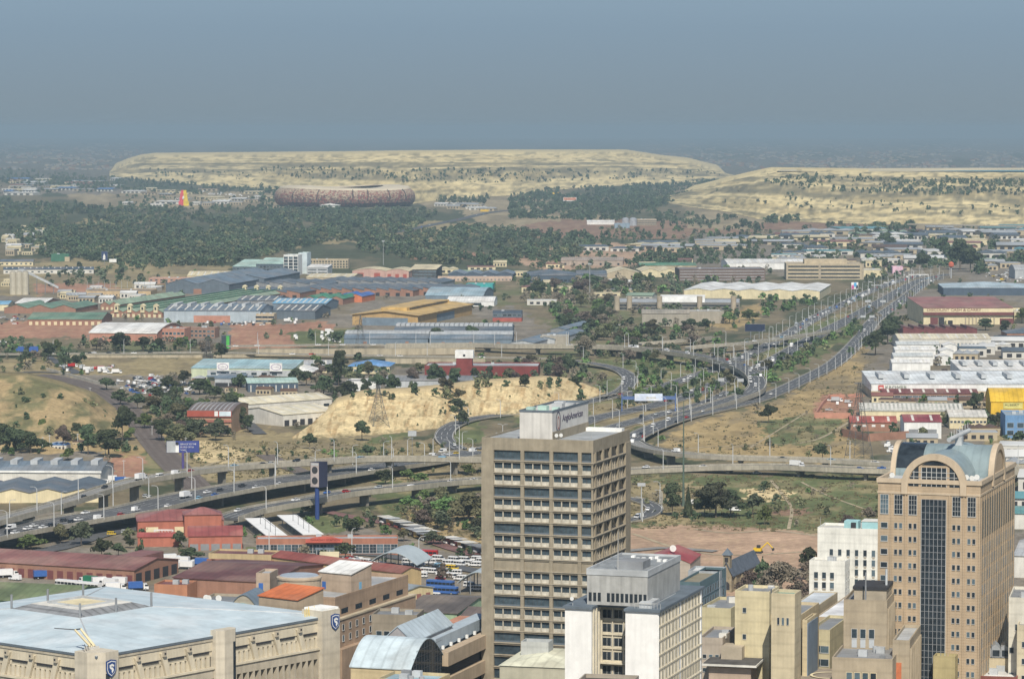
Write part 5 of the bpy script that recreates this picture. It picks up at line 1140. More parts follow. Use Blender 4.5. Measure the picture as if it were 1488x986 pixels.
block('beige low building with green bands between the slab and the stepped tan tower', (1176,918), 1206, -17, 48, 30, (.58,.52,.34), 'grey', [('F',.1,.9,2,4,4,4,3,2)])
block('wide white roofed low hall below the white hotel', (1186,897), 1240, -17, 40, 58, (.46,.37,.25), (.80,.80,.80), short='the wide white roofed hall', parapet=.4)
block('pale flat roofed hall left of the wide white roof', (1152,880), 1188, -17, 40, 34, (.50,.42,.28), (.62,.66,.68), parapet=.4)
ST1 = M((.42,.35,.25), noise=.12, scale=.25, streak=.28)
b = block('stepped tan stone building with grey spandrels and a dark rooftop tank', (1226,875), 1289, -13, 62, 24, (.42,.35,.25), 'grey', [('F',.15,.75,3,7.6,7.2,5,1.5,2.6)], short='the stepped tan building')
for k in range(4):
    for i in range(3): link('spandrel', w1(1.5, 2.5, 'sp', lambda g, a, c: g.box(-a/2, a/2, -.05, .05, 0, c, M((.5,.53,.55)))), b.o, (b.w*(.15 + .6*(i + .5)/3), -.03, 62 - 7.6 - 3.05 - 2.35 - k*7.2 - .0))
m = MB()
for i in range(9): y = 1.5 + i * 2.7; m.box(b.w + .01, b.w + .5, y - .45, y + .45, 6, 60.5, ST1)
b.part(m, 'pilaster'); m = MB(); m.box(b.w*.2, b.w*.95, 4, 18, 62.1, 65.5, mc('stone')); m.box(b.w*.17, b.w*.98, 3.6, 18.4, 65.51, 66.3, mc('dark')); b.part(m, 'roof_tank')
m = MB(); m.tube((b.w*.5, .5, 61), (b.w*.5, .5, 71), .28, .22, mc('grey'), 8); m.tube((b.w*.9, 9, 66), (b.w*.9, 9, 71), .35, .35, mc('lgrey'), 8); b.part(m, 'flue')
block('lower front tier of the stepped tan stone building', (1209,959), 1297, -13, 48.5, 26, (.42,.35,.25), 'grey', [('F',.22,.75,4,3.2,4,3,1.6,2.6,('w',3,'cream'))], plant=3)
b = block('right wing of the stepped tan stone building with vertical ribs', (1297,934), 1322, -13, 52.5, 30, (.42,.35,.25), 'lgrey')
m = MB()
for i in range(10): y = 1.5 + i * 2.9; m.box(b.w + .01, b.w + .5, y - .5, y + .5, 4, 51, ST1)
m.box(1, 2.6, -.2, -.01, 42, 47, mc('orange')); b.part(m, 'pilaster')
b = Bld('round_building', 'round brown roof with a cream ring painted on it at the bottom edge', 'building', (1140,996), 1270, -3, 40, depth=28)
m = MB(); m.lathe([(13.5, 0), (13.5, 39.5), (14, 39.6), (14, 40.6), (13.6, 40.6), (13.6, 40.2), (.01, 40.9)], M((.33,.28,.22), noise=.2, scale=.2), 40, (b.w/2, 14)); b.part(m, 'wall')
m = MB(); 
for i in range(28):
    a0, a1 = 2*math.pi*i/28, 2*math.pi*(i+1)/28; c_ = (b.w/2 + 1, 14); f = lambda r, a: (c_[0] + r*math.cos(a), c_[1] + r*math.sin(a), 40.95)
    m.poly([f(5.2, a0), f(5.2, a1), f(6, a1), f(6, a0)], mc('cream'))
b.part(m, 'roof_ring')
block('red-brown brick building with a dark slot window at the foot of the arched tower', (1329,968), 1392, -16, 41, 16, (.27,.095,.075), 'lgrey', [('F',.3,.75,1,4,4,1,7,1.6,('p',2)), ('F',.05,.15,1,4,6,1,1.4,3)], name='brick_building')
block('small yellowish plant house standing on the red-brown brick building', (1356,957), 1388, -16, 44.5, 6, (.45,.38,.20), (.4,.4,.22), name='plant_house')
block('red-brown parapet building with a white roof at the bottom right', (1393,985), 1478, -12, 38, 22, (.27,.095,.075), (.70,.70,.68), plant=2, name='brick_building')
b = block('cream building with four grey sawtooth louvres at lower right', (1424,960), 1520, -8, 41, 24, (.56,.48,.33), 'lgrey', [('F',.1,.6,6,3,4,2,1.2,1.0)])
m = MB()
for i in range(4):
    x = .6 + i * 2.8; m.prism([(x, 42.1), (x, 45.2), (x + 1.2, 46), (x + 2.7, 44.6), (x + 2.7, 42.1)], 1, 9, M((.33,.35,.37), rough=.4), 1); m.box(x + .3, x + 2.4, .9, .99, 42.5, 44.3, GL[2])
b.part(m, 'louvre_roof')
block('off-white block with few small windows at the right edge', (1466,872), 1520, -12, 60, 24, (.66,.63,.54), 'grey', [('F',.15,.5,2,7,13,1,1.3,1.8),('F',.05,.12,1,14,7.5,4,1.2,1.6)], plant=2, short='the off-white block at the right edge')
block('lower beige block in front of the off-white one at the right edge', (1478,912), 1530, -12, 53, 12, (.6,.53,.38), 'grey', [('F',.1,.3,1,4,5,4,1.2,1.6)])
b = block('white art deco hotel with rows of small windows left of the arched tower', (1188,769), 1290, -16, 40, 16, (.78,.77,.70), 'offwhite', [('F',.14,.98,7,7.6,3.9,6,1.3,2.4)], short='the white hotel', name='hotel')
for k in range(5):
    for i in range(5): b.win('F', b.w * (.14 + .84 * (i + 2.5) / 7), 40 - 7.6 - 3.35 - k * 3.9, 1.0, .5, ('d', 'stone'), 'air_unit')
b.flush()
m = MB(); m.box(b.w*.36, b.w*.56, 3, 9, 40.2, 43.5, mc((.36,.60,.62))); m.box(b.w*.62, b.w*.98, 2, 10, 40.2, 43.6, mc((.36,.60,.62))); m.box(b.w*.61, b.w*.99, 1.8, 10.2, 43.61, 43.9, mc('offwhite')); m.box(b.w*.46, b.w*.53, 2.6, 2.99, 40.2, 43, mc('dark')); b.part(m, 'roof_house')
m = MB(); m.tube((1, 1, 40), (1, 1, 45), .08, .05, FRM); b.part(m, 'flag_pole')
b = block('white lower wing stepping out in front of the white hotel', (1176,817), 1228, -16, 29, 10, (.78,.77,.70), 'offwhite', [('F',.08,.75,3,3.6,3.9,5,1.5,2.3), ('R',.1,.9,2,3.6,3.9,5,1.3,2.2)])
for k in range(4):
    for i in range(3): b.win('F', b.w * (.08 + .67 * (i + .5) / 3), 29 - 3.6 - 3.2 - k * 3.9, 1.4, .5, ('d', 'stone'), 'air_unit')
b.flush()
b = block('dark teal building with a planted flat roof behind the white tower', (986,848), 1017, -17, 30, 42, (.10,.16,.18), (.30,.26,.17), [('R',.05,.95,9,2.4,4,5,2.6,2.6,('w',1,'bluegrey'))], short='the dark teal building')
block('low white roof strip behind the dark teal building', (1000,832), 1046, -14, 30, 14, (.35,.38,.4), 'white')
b = block('small red roofed building with a white gable edge beyond the white tower', (936,815), 1003, -12, 8, 30, (.40,.36,.30), (.36,.07,.07), roof='gv', rise=4, n=1, short='the small red roofed building')
dish(b.o, (b.w*.6, 4, 12), 1.5)
b = Bld('church', 'stone church with a long slate roof and a small bell turret', 'church', (1047,836), 1063, -20, 7, depth=44, short='the stone church')
SC = M((.30,.25,.17), noise=.2, scale=.5); w, d = b.w, b.d; m = MB(); m.prism([(0,0),(w,0),(w,7),(w/2,12),(0,7)], 0, d, SC, 1)
for i in range(6): m.box(w + .01, w + 1, 4 + i * 10, 5.2 + i * 10, 0, 6, SC)
b.part(m, 'wall'); m = MB(); m.prism([(-.7,6.7),(w/2,12.6),(w + .7,6.7),(w + .7,7.1),(w/2,13.1),(-.7,7.1)], -.3, d + .3, M((.10,.12,.15), noise=.2, scale=.3, stripe=(1,1.1,.15)), 1); b.part(m, 'roof')
m = MB(); m.box(w/2 - 1.5, w/2 + 1.5, .5, 3.5, 9, 16, SC); m.box(w/2 - .8, w/2 + .8, .4, .5, 13, 15, mc('dark')); b.part(m, 'bell_turret')
m = MB(); n0 = len(m.v); q = 2.1; ap = (w/2, 2, 19); cs = [(w/2 - q, 2 - q, 16.01), (w/2 + q, 2 - q, 16.01), (w/2 + q, 2 + q, 16.01), (w/2 - q, 2 + q, 16.01)]
for i in range(4): m.poly([cs[i], cs[(i+1) % 4], ap], mc('slate'))
m.poly(cs[::-1], mc('slate')); b.part(m, 'turret_cap'); m = MB(); m.prism(half(w/2, 3, 1.6, 8, down=2), -.06, -.01, mc('dark'), 1); b.part(m, 'window')
# right edge behind the arched tower
shed(WB, 'grey shed roof seen between the arched tower and the right edge', (1474,806), 1530, -14, 10, depth=60, rc='lgrey', wc='offwhite', rise=3)
shed(WB, 'teal roofed building low at the right edge behind the arched tower', (1474,745), 1530, -8, 8, depth=30, rc=(.12,.28,.28), wc='offwhite', rise=2)
# ------------------------------------------------------------ low buildings between the city and the motorway
RR = (.27,.125,.11)
b = shed('truck_depot', 'long low depot with a dull red ribbed roof at the left edge', (-60,812), 195, -23, 6.5, depth=40, roof='gu', rc=RR, wc='brick', rise=3.0, doors=[('F',18,3,4,'maroon'),('R',5,5,4.6,'dark')], cat='depot', short='the red roofed truck depot')
m = MB(); m.box(b.w*.70, b.w*.83, b.d - 8, b.d + 14, 4.5, 7.5, roofmat(RR)); b.part(m, 'rear_roof')
shed('green_roof_shed', 'green pitched roof of a shed just behind the pale pyramid roof', (-60,868), 96, -16, 12, depth=42, rc=(.16,.20,.10), wc='green', rise=4)
shed(WB, 'flat brick fronted shed with an orange wall behind the pale pyramid roof', (224,851), 272, -12, 8, depth=14, roof='flat', rc='maroon', wc=(.45,.21,.12), doors=[('F',1,6,4,'dark')])
shed(WB, 'broad dark maroon roof right of the truck yard', (252,838), 392, -20, 8, depth=62, rc=(.15,.065,.06), wc='brick', rise=3, short='the broad dark maroon roof')
b = shed('long_building', 'long yellow-brown building with a dark red ribbed roof running to the taxi rank', (394,808), 582, -42, 9, depth=13, rc=(.27,.08,.065), wc=(.50,.37,.19), rise=2.2, wins=[('F',22,1,3.6,2.6,4.6,0,('d','rust')),('F',22,1,2.4,1.6,1.2,0)], short='the long yellow-brown building')
shed('long_building', 'yellow-brown wing with brick panels at the left end of the long building', (303,806), 394, -12, 9, depth=16, roof='flat', rc='maroon', wc=(.50,.39,.22), wins=[('F',13,1,4,2.8,4.6,0,('d','rust')),('F',13,1,3,1.8,1.2,0)])
b = shed('corner_building', 'cream building with brick-red window panels and a grey pitched roof', (548,853), 588, -42, 10, depth=17, rc=(.33,.37,.39), wc=(.62,.52,.30), rise=1.5, short='the cream corner building', done=False)
for i in range(3): b.win('R', 3 + i * 5.5, 5.8, 2.6, 2.2, ('d', 'rust'), 'window'); b.win('R', 3 + i * 5.5, 1.2, 2.6, 3.2, ('d', 'rust'), 'window')
b.flush()
shed(WB, 'green gabled shed with a dark brown roof beside the taxi rank', (585,886), 664, -20, 13, depth=46, rc=(.14,.12,.105), wc=(.36,.48,.31), rise=3, short='the green gabled shed')
shed(WB, 'second green gabled shed half hidden by the grey tower', (668,897), 720, -20, 13, depth=22, rc=(.15,.12,.11), wc=(.36,.48,.31), rise=3)
shed(WB, 'low white walled outbuilding below the green gabled sheds', (600,897), 668, -18, 8, depth=10, roof='flat', rc='grey', wc='offwhite', wins=[('F',6,1,1.6,1.6,4,0)])
# red station
RS1 = (.42,.15,.10)
shed('station_building', 'bright red station building with a dull red hipped roof under the motorway', (200,757), 325, 8, 7, depth=30, roof='hip', rc=(.30,.11,.10), wc=RS1, rise=4, doors=[('F',3,6,4,'cream')], short='the bright red station', cat='station')
shed('station_building', 'red upper roof block rising behind the bright red station', (268,748), 322, 8, 11, depth=16, roof='hip', rc=(.32,.13,.12), wc=RS1, rise=3, cat='station')
shed('station_building', 'red front wing with grey roller shutters at the right of the station', (274,778), 352, 6, 7, depth=14, roof='mono', rc=(.32,.09,.08), wc=RS1, rise=3, doors=[('F',5,4,3,'grey')], cat='station')
shed('station_building', 'low red strip building left of the white footbridge frame', (200,779), 262, 4, 5, depth=8, roof='mono', rc=(.42,.10,.08), wc=RS1, rise=1, cat='station')
b = thing('footbridge_frame', 'white truss frame over the entrance of the bright red station', 'gantry', P(224, 790))
m = MB()
for k in range(2):
    for y in (0, 2): m.box(0, 9, y, y + .25, 4 + k*2.6, 4.25 + k*2.6, mc('white'))
for i in range(7): m.tube((i*1.5, .1, 4.1), (i*1.5 + (1.4 if i < 6 else 0), .1, 6.7), .1, .1, mc('white'), 4); m.tube((i*1.5, 2.1, 6.7), (i*1.5 + (1.4 if i < 6 else 0), 2.1, 4.1), .1, .1, mc('white'), 4)
m.build('truss', b); m = MB()
for x in (0, 9):
    for y in (.1, 2.1): m.tube((x, y, 0), (x, y, 6.8), .16, .16, mc('white'), 6)
m.build('leg', b)
b = shed('station_hall', 'orange-brown station hall with a curved red sign board and canopy', (372,785), 578, 2, 7, depth=12, roof='flat', rc=(.38,.45,.5), wc=(.38,.17,.11), wins=[('F',20,1,3.0,4,1,0,('w',0,'lgrey',2,3))], short='the orange-brown station hall', done=False, cat='station')
m = MB(); m.prism([(b.w*.35, 6.2)] + [(b.w*(.35 + .26*i/10), 7.6 + 1.4*math.sin(math.pi*i/10)) for i in range(11)] + [(b.w*.61, 6.2)], -2.6, -.5, mc((.55,.13,.09)), 1); b.part(m, 'sign_board')
lettering(b.o, 'FARADAY STATION', 1.2, (b.w*.385, -2.66, 6.9), 0, mc((.25,.04,.03)), sx=1.3)
m = MB(); m.box(b.w*.42, b.w*.58, -7, -2.61, 3.6, 3.9, mc('bluegrey'))
for x in (.43, .48, .52, .57): m.tube((b.w*x, -6.6, 0), (b.w*x, -6.6, 3.6), .2, .2, mc('lgrey'), 6)
b.part(m, 'canopy'); b.flush()
for k, A in enumerate(((391,781), (440,776))):
    a = P(A[0], A[1], 5.5); o = thing('platform_roof', ('left' if k == 0 else 'right') + ' one of two long white platform roofs between the red station and motorway', 'platform roof', (a.x, a.y, 0), R(13)); BASES.append((a.x, a.y, math.cos(R(13)), math.sin(R(13)), 11, 80))
    m = MB(); m.box(0, 10, 0, 80, 5.2, 5.6, M((.80,.80,.78), noise=.08, scale=.2, stripe=(1, 2.5, .1))); m.build('roof', o); m = MB()
    for i in range(7):
        for x in (2, 7.5): m.tube((x, 3 + i*12, 0), (x, 3 + i*12, 5.2), .2, .2, mc('grey'), 6)
    m.build('column', o); m = MB()
    for i in range(4): m.tube((4, 6 + i*16, 5.6), (4, 6 + i*16, 11), .12, .1, FRD, 5)
    m.box(3.95, 4.05, 6, 54, 9.6, 9.75, FRD); m.build('catenary_pole', o); m = MB(); m.box(.5, 9, 0, 80, 0, 1.1, mc('conc')); m.build('platform', o)
# taxi rank canopies and market stalls
def canopy(label, A, bx, rot, h, depth, rise, th=.35):
    b = Bld('rank_canopy', label, 'canopy', A, bx, rot, h, depth=depth); m = MB(); n = 16; w = b.w
    up = [(w*i/n, h + rise*math.sin(math.pi*i/n)) for i in range(n + 1)]; m.prism(up + [(x, z - th) for x, z in up[::-1]], 0, b.d, M((.42,.48,.50), rough=.45, noise=.1, scale=.2, stripe=(1, 1.1, .1)), 1); b.part(m, 'roof'); m = MB()
    for i in (1, 5, 11, 15):
        for y in (1, b.d/2, b.d - 1): m.tube((w*i/n, y, 0), (w*i/n, y, h + rise*math.sin(math.pi*i/n) - .3), .22, .22, mc('grey'), 6)
    b.part(m, 'column'); return b
canopy('grey curved canopy roof over the left end of the taxi rank', (534,818), 606, -14, 4.5, 26, 5.5)
canopy('pale curved canopy roof at the right end of the taxi rank', (664,846), 724, -14, 5, 26, 5)
def stalls(label, pts, n, seed):
    """a row of market stalls under one ragged tin roof"""
    L = [P(x, y, 0) for x, y in pts]; dv = L[1] - L[0]; o = thing('market_stalls', label, 'market stall', L[0], math.atan2(dv.y, dv.x)); ln = dv.length; rr = random.Random(seed); st = ln / n
    BASES.append((L[0].x, L[0].y, dv.x/ln, dv.y/ln, ln, 7))
    m = MB(); r = MB(); c = MB()
    for i in range(n):
        x = i * st; m.box(x + .1, x + st - .1, 1, 5.5, 0, 2.7, mc(rr.choice(['brick', 'dark', 'red', 'grey', 'ochre', 'brown'])))
        z = 3 + rr.random() * .5; r.prism([(x - .1, z), (x + st * rr.uniform(.85, 1.05), z + .25), (x + st, z + .1), (x, z - .12)], -.5 - rr.random(), 6 + rr.random(), mc(rr.choice(['lgrey', 'offwhite', 'grey'])), 1)
        if i % 2: c.box(x + .5, x + st - .5, -.8, .4, .8, 1.4, mc(rr.choice(['red', 'ochre', 'blue', 'white'])))
    m.build('booth', o); r.build('roof', o); c.build('counter', o)
stalls('row of market stalls with white tin roofs right of the orange-brown station', [(548,758),(622,782)], 14, 1)
stalls('row of market stalls with rusty tin roofs near the grey tower', [(640,788),(706,808)], 12, 2)
stalls('small cluster of red stalls below the white tin roofs', [(588,775),(618,787)], 6, 3)
# ------------------------------------------------------------ football stadium
c = at(501, 297, 8350); a, bq, H = 180.0, 150.0, 46.0
st = thing('stadium', 'round calabash-like stadium clad in brown, red and cream panels below the yellow dump', 'stadium', (c.x, c.y, 0))
def ringpt(t, k): return (a * k * math.cos(t), bq * k * math.sin(t))
prof = [(.90, 0), (.955, 4), (.99, 11), (1.0, 20), (.995, 30), (.97, 38), (.93, 43.5), (.90, 46)]
def stad_surface(prof, n=120, wob=0):
    V = []; Fc = []
    for k, z in prof:
        for i in range(n):
            t = 2*math.pi*i/n; zz = z + (wob * math.sin(2*t + .6) * z / H); x, y = ringpt(t, k); V.append((x, y, zz))
    for j in range(len(prof) - 1):
        for i in range(n): i2 = (i + 1) % n; Fc.append((j*n + i, j*n + i2, (j+1)*n + i2, (j+1)*n + i))
    return V, Fc
m_ = bpy.data.materials.new('mosaic'); m_.use_nodes = True; n_ = m_.node_tree; L_ = n_.links; pb = n_.nodes['Principled BSDF']; pb.inputs['Roughness'].default_value = .7
tc_ = n_.nodes.new('ShaderNodeTexCoord'); vo = n_.nodes.new('ShaderNodeTexVoronoi'); vo.inputs['Scale'].default_value = .36; L_.new(tc_.outputs['Object'], vo.inputs['Vector'])
sx_ = n_.nodes.new('ShaderNodeSeparateColor'); L_.new(vo.outputs['Color'], sx_.inputs[0]); sz_ = n_.nodes.new('ShaderNodeSeparateXYZ'); L_.new(tc_.outputs['Object'], sz_.inputs[0])
# mostly red-brown low on the wall, mostly beige near the rim
mr_ = n_.nodes.new('ShaderNodeMapRange'); mr_.inputs['From Min'].default_value = 8; mr_.inputs['From Max'].default_value = 46; mr_.inputs['To Min'].default_value = -.25; mr_.inputs['To Max'].default_value = .5
L_.new(sz_.outputs['Z'], mr_.inputs['Value']); ad = n_.nodes.new('ShaderNodeMath'); ad.operation = 'ADD'; L_.new(sx_.outputs[0], ad.inputs[0]); L_.new(mr_.outputs[0], ad.inputs[1])
rp = n_.nodes.new('ShaderNodeValToRGB'); rp.color_ramp.interpolation = 'CONSTANT'; ee = rp.color_ramp.elements; ee[0].position = 0; ee[0].color = (.07,.045,.04,1); ee[1].position = .3; ee[1].color = (.27,.075,.055,1)
for p_, c_ in ((.5, (.17,.085,.065,1)), (.72, (.32,.24,.16,1)), (.93, (.44,.36,.25,1))): q_ = ee.new(p_); q_.color = c_
L_.new(ad.outputs[0], rp.inputs[0]); L_.new(rp.outputs[0], pb.inputs['Base Color'])
def addsurf(name, prof, mt, wob=2.5, cap=False):
    V, Fc = stad_surface(prof, wob=wob); me = bpy.data.meshes.new(name); me.from_pydata(V, [], Fc); me.materials.append(mt); me.update(); return link(name, me, st)
addsurf('facade', prof, m_); addsurf('roof', [(.93, 43.6), (.915, 47.5), (.80, 50.5), (.55, 49.6), (.55, 48), (.80, 48)], M((.62,.54,.40), noise=.12, scale=.01), wob=3)
addsurf('seating', [(.88, 44), (.62, 34), (.40, 4), (.2, 1)], M((.40,.14,.06), noise=.2, scale=.05), wob=0)
m = MB()
for i in range(30):
    t0 = 2*math.pi*i/30; 
    x0, y0 = ringpt(t0, .905); x1, y1 = ringpt(t0 + .05, .905); m.poly([(x0*1.02, y0*1.02, .2), (x1*1.02, y1*1.02, .2), (x1*1.03, y1*1.03, 5), (x0*1.03, y0*1.03, 5)], mc('dark'))
m.build('entrance', st); m = MB()
for t0 in (-2.35, -1.93, -1.42, -1.2, -.85, -.5): 
    pts = [Vector((*[q*1.006 for q in ringpt(t0 + j*.004, k)], z)) for j, (k, z) in enumerate(prof[3:7])]
    for j in range(3): m.tube(pts[j], pts[j+1], 1.1, 1.1, mc('dark'), 4)
m.build('facade_slot', st)
LAND.append(((501, 285), 'the stadium', st)); BASES.append((c.x - 180, c.y - 150, 1, 0, 360, 300))
m = MB(); m.box(-25, 25, -6, 6, 0, 5, mc('offwhite')); o = thing('entrance_building', 'small white entrance pavilion at the foot of the stadium wall', 'pavilion', P(480, 301)); m.build('wall', o); m = MB(); m.prism([(-28, 5), (0, 10), (28, 5)], -8, 8, mc('white'), 1); m.build('roof', o)
# ------------------------------------------------------------ filler sheds and houses: every one an object of its own
PLACED = []
def nearland(px, py, skip=None):
    best = None
    for (lx, ly), s, o in LAND:
        if len(s.split()) > 6: continue
        dx, dy = px - lx, (py - ly) * 2.2; d = dx*dx + dy*dy
        if best is None or d < best[0]: best = (d, s, dx, dy)
    d, s, dx, dy = best
    side = ('right of' if dx > 0 else 'left of') if abs(dx) > abs(dy) else ('in front of' if dy > 0 else 'behind')
    return s, side, d
def rank_all(items):
    """items: (obj, px, py, description, group): one label each, told apart by landmark, side and closeness"""
    b = {}
    for o, px, py, ds, g in items:
        s, side, d = nearland(px, py); b.setdefault((ds, s, side), []).append((d, o)); o['group'] = g
    for (ds, s, side), l in b.items():
        l.sort(key=lambda q: q[0])
        for i, (d, o) in enumerate(l):
            o['label'] = f'{ds} {side} {s}' + ('' if len(l) == 1 else (', nearest one' if i == 0 else f', {ORD(i+1)} nearest'))
def free(x, y, r=3.):
    for ax, ay, ux, uy, w, d in BASES:
        dx, dy = x - ax, y - ay
        if abs(dx) > 400 or abs(dy) > 400: continue
        a_ = dx*ux + dy*uy; b_ = -dx*uy + dy*ux
        if -r < a_ < w + r and -r < b_ < d + r: return False
    return True
FP_ = np.array(FOOT)
def offroad(x, y, r=2.): 
    d = np.hypot(FP_[:, 0] - x, FP_[:, 1] - y) - FP_[:, 2]; return d.min() > r
fill = []; HC = {}
FC = {'white': ('white','offwhite'), 'grey': ('lgrey','beige'), 'slate': ('slate','offwhite'), 'blue': (( .12,.25,.5),'offwhite'), 'red': ('rust','cream'), 'brown': ('brown','beige'), 'cream': ('cream','cream'), 'pale green': ('lgreen','offwhite'), 'teal': ((.15,.35,.38),'offwhite')}
def housemesh(col, kind):
    k = (col, kind)
    if k not in HC:
        rc, wc = FC[col]; wm = M(C[wc]) ; rmm = roofmat(rc); m = MB(); r = MB()
        if kind == 'flat': m.box(0, 1, 0, 1, 0, 1, wm); r.box(-.01, 1.01, -.01, 1.01, 1.01, 1.1, rmm)
        elif kind == 'gable': m.prism([(0,0),(0,1),(.5,1.3),(1,1),(1,0)], 0, 1, wm, 0); r.prism([(-.04,1.02),(.5,1.4),(1.04,1.02),(1.04,1.07),(.5,1.47),(-.04,1.07)], -.02, 1.02, rmm, 0)
        else:
            m.box(0, 1, 0, 1, 0, 1, wm)
            for i in range(3): r.prism([(i/3, 1.01), (i/3 + .165, 1.3), ((i+1)/3 - .003, 1.01)], -.02, 1.02, rmm, 1)
        w_ = MB(); w_.box(0, .12, -.02, -.001, .25, .7, mc('dark'))
        HC[k] = (m.mesh('wall'), r.mesh('roof'), w_.mesh('window'))
    return HC[k]
def filler(poly, n, wr, dr, hr, cols, kinds=('gable','flat','ridged'), seed=1, name='shed', desc='roofed shed', rot=(-15, 5), group='sheds'):
    rr = random.Random(seed); x0, x1 = min(p[0] for p in poly), max(p[0] for p in poly); y0, y1 = min(p[1] for p in poly), max(p[1] for p in poly); k = 0; tries = 0
    while k < n and tries < n * 40:
        tries += 1; px, py = rr.uniform(x0, x1), rr.uniform(y0, y1)
        if not inpoly(np.array([px]), np.array([py]), poly)[0]: continue
        p = P(px, py); w, d, h = rr.uniform(*wr), rr.uniform(*dr), rr.uniform(*hr); rz = R(rr.uniform(*rot))
        c_ = (p.x + w/2*math.cos(rz) - d/2*math.sin(rz), p.y + w/2*math.sin(rz) + d/2*math.cos(rz)); rad = max(w, d) * .5
        if not free(c_[0], c_[1], rad) or not offroad(c_[0], c_[1], rad * .8): continue
        col = rr.choice(cols); kd = rr.choice(kinds); me = housemesh(col, kd); o = thing(name, 'x', name.replace('_', ' '), p, rz); o.scale = (w, d, h)
        link('wall', me[0], o); link('roof', me[1], o); [link('window', me[2], o, (.1 + i*.22, 0, 0)) for i in range(4)]
        BASES.append((p.x, p.y, math.cos(rz), math.sin(rz), w, d)); fill.append((o, px, py, f'{col} {"flat" if kd == "flat" else ("ridged" if kd == "ridged" else "pitched")} {desc}', group)); k += 1
A_ = ['white','grey','slate','blue','grey','slate','cream','brown','teal','pale green','red','white']
filler([(1116,345),(1250,340),(1488,338),(1488,372),(1330,385),(1116,372)], 46, (30,75), (40,90), (6,9), A_, seed=5)
filler([(1116,372),(1330,385),(1310,398),(1258,398),(1116,384)], 12, (20,50), (20,50), (5,8), A_, seed=6)
filler([(1400,385),(1488,375),(1488,395),(1400,398)], 4, (20,40), (20,40), (5,8), A_, seed=16)
filler([(1116,338),(1488,334),(1488,344),(1116,350)], 18, (50,110), (60,120), (7,9), ['grey','slate','teal','grey','white'], seed=7)
filler([(820,366),(1116,344),(1116,352),(990,366)], 14, (40,90), (40,80), (5,8), ['grey','slate','grey','cream'], seed=8)
filler([(880,385),(980,380),(985,398),(890,402)], 4, (20,40), (20,40), (5,7), ['red','brown','cream'], seed=9)
filler([(0,330),(60,335),(58,374),(0,374)], 26, (10,24), (12,22), (4,10), ['white','cream','grey'], seed=10, name='house', desc='roofed house', group='houses')
filler([(0,262),(160,262),(150,282),(0,284)], 34, (25,90), (30,80), (5,9), ['white','cream','grey','red','blue','grey'], seed=11)
filler([(170,270),(370,282),(440,303),(170,300)], 34, (20,70), (30,80), (4,8), ['white','grey','cream','brown','white'], seed=12)
filler([(605,296),(700,300),(744,312),(660,306)], 8, (30,60), (30,60), (5,7), ['white','grey','white'], seed=13)
filler([(0,405),(12,405),(12,420),(0,420)], 2, (10,16), (10,20), (4,6), ['cream'], seed=14, name='house', desc='roofed house', group='houses')
filler([(70,425),(240,415),(240,432),(130,444),(70,438)], 16, (10,26), (12,26), (4,6), ['white','cream','white','grey'], seed=15, name='house', desc='roofed house', group='houses')
filler([(480,384),(900,384),(980,440),(760,450),(744,410),(480,400)], 16, (14,40), (14,40), (4,7), ['white','grey','red','cream','pale green'], seed=17)
filler([(1290,498),(1488,495),(1488,520),(1370,528)], 8, (18,40), (18,30), (5,8), ['white','grey','white','slate'], seed=18)
filler([(1240,572),(1488,568),(1488,640),(1300,650)], 10, (12,30), (12,22), (4,6), ['grey','white','brown','red'], seed=19)
filler([(290,545),(420,560),(420,580),(350,575),(290,560)], 5, (8,16), (8,14), (3,5), ['brown','grey','white'], seed=20)
filler([(1290,670),(1488,660),(1488,760),(1290,760)], 12, (14,34), (14,30), (5,8), ['white','grey','teal','red'], seed=21)
filler([(0,640),(110,640),(110,656),(0,656)], 5, (8,16), (8,12), (3,4), ['brown','grey','blue'], seed=22)
filler([(385,815),(470,822),(560,838),(540,850),(430,845)], 3, (8,12), (8,12), (4,6), ['grey','cream'], seed=23)
rank_all(fill)
# the far suburb and its trees beyond the dumps, too many to count
def far_specks():
    n = 3000; V = []; Fc = []; mi = []; rr = np.random.default_rng(5); mats = [M((.30,.28,.25)), M((.24,.15,.11)), M((.20,.20,.20)), M((.34,.29,.21))]; k = 0
    for i in range(n):
        if i % 3 == 0: px = rr.uniform(-30, 210)
        else: px = rr.uniform(900, 1520)
        py = 207 + 40 * rr.random() ** .8
        if px < 210 and py > 262: continue
        if vnoise(px / 25, py / 3, 4) < .42: continue
        p = P(px, py); s = rr.uniform(5, 13) * (p.y / 15000) ** .5; h = rr.uniform(4, 8); q = rr.integers(0, 4)
        x0, x1, y0, y1 = p.x - s, p.x + s, p.y - s, p.y + s
        V += [(x0,y0,0),(x1,y0,0),(x1,y1,0),(x0,y1,0),(x0,y0,h),(x1,y0,h),(x1,y1,h),(x0,y1,h)]
        for f in ((0,1,5,4),(1,2,6,5),(2,3,7,6),(3,0,4,7),(4,5,6,7)): Fc.append([k + j for j in f]); mi.append(int(q))
        k += 8
    link('far_suburb', npmesh('far_suburb', np.array(V), np.array(Fc), mats, mi), kind='stuff', label='distant suburb of tiny pale roofs fading into the haze', category='suburb')
far_specks()
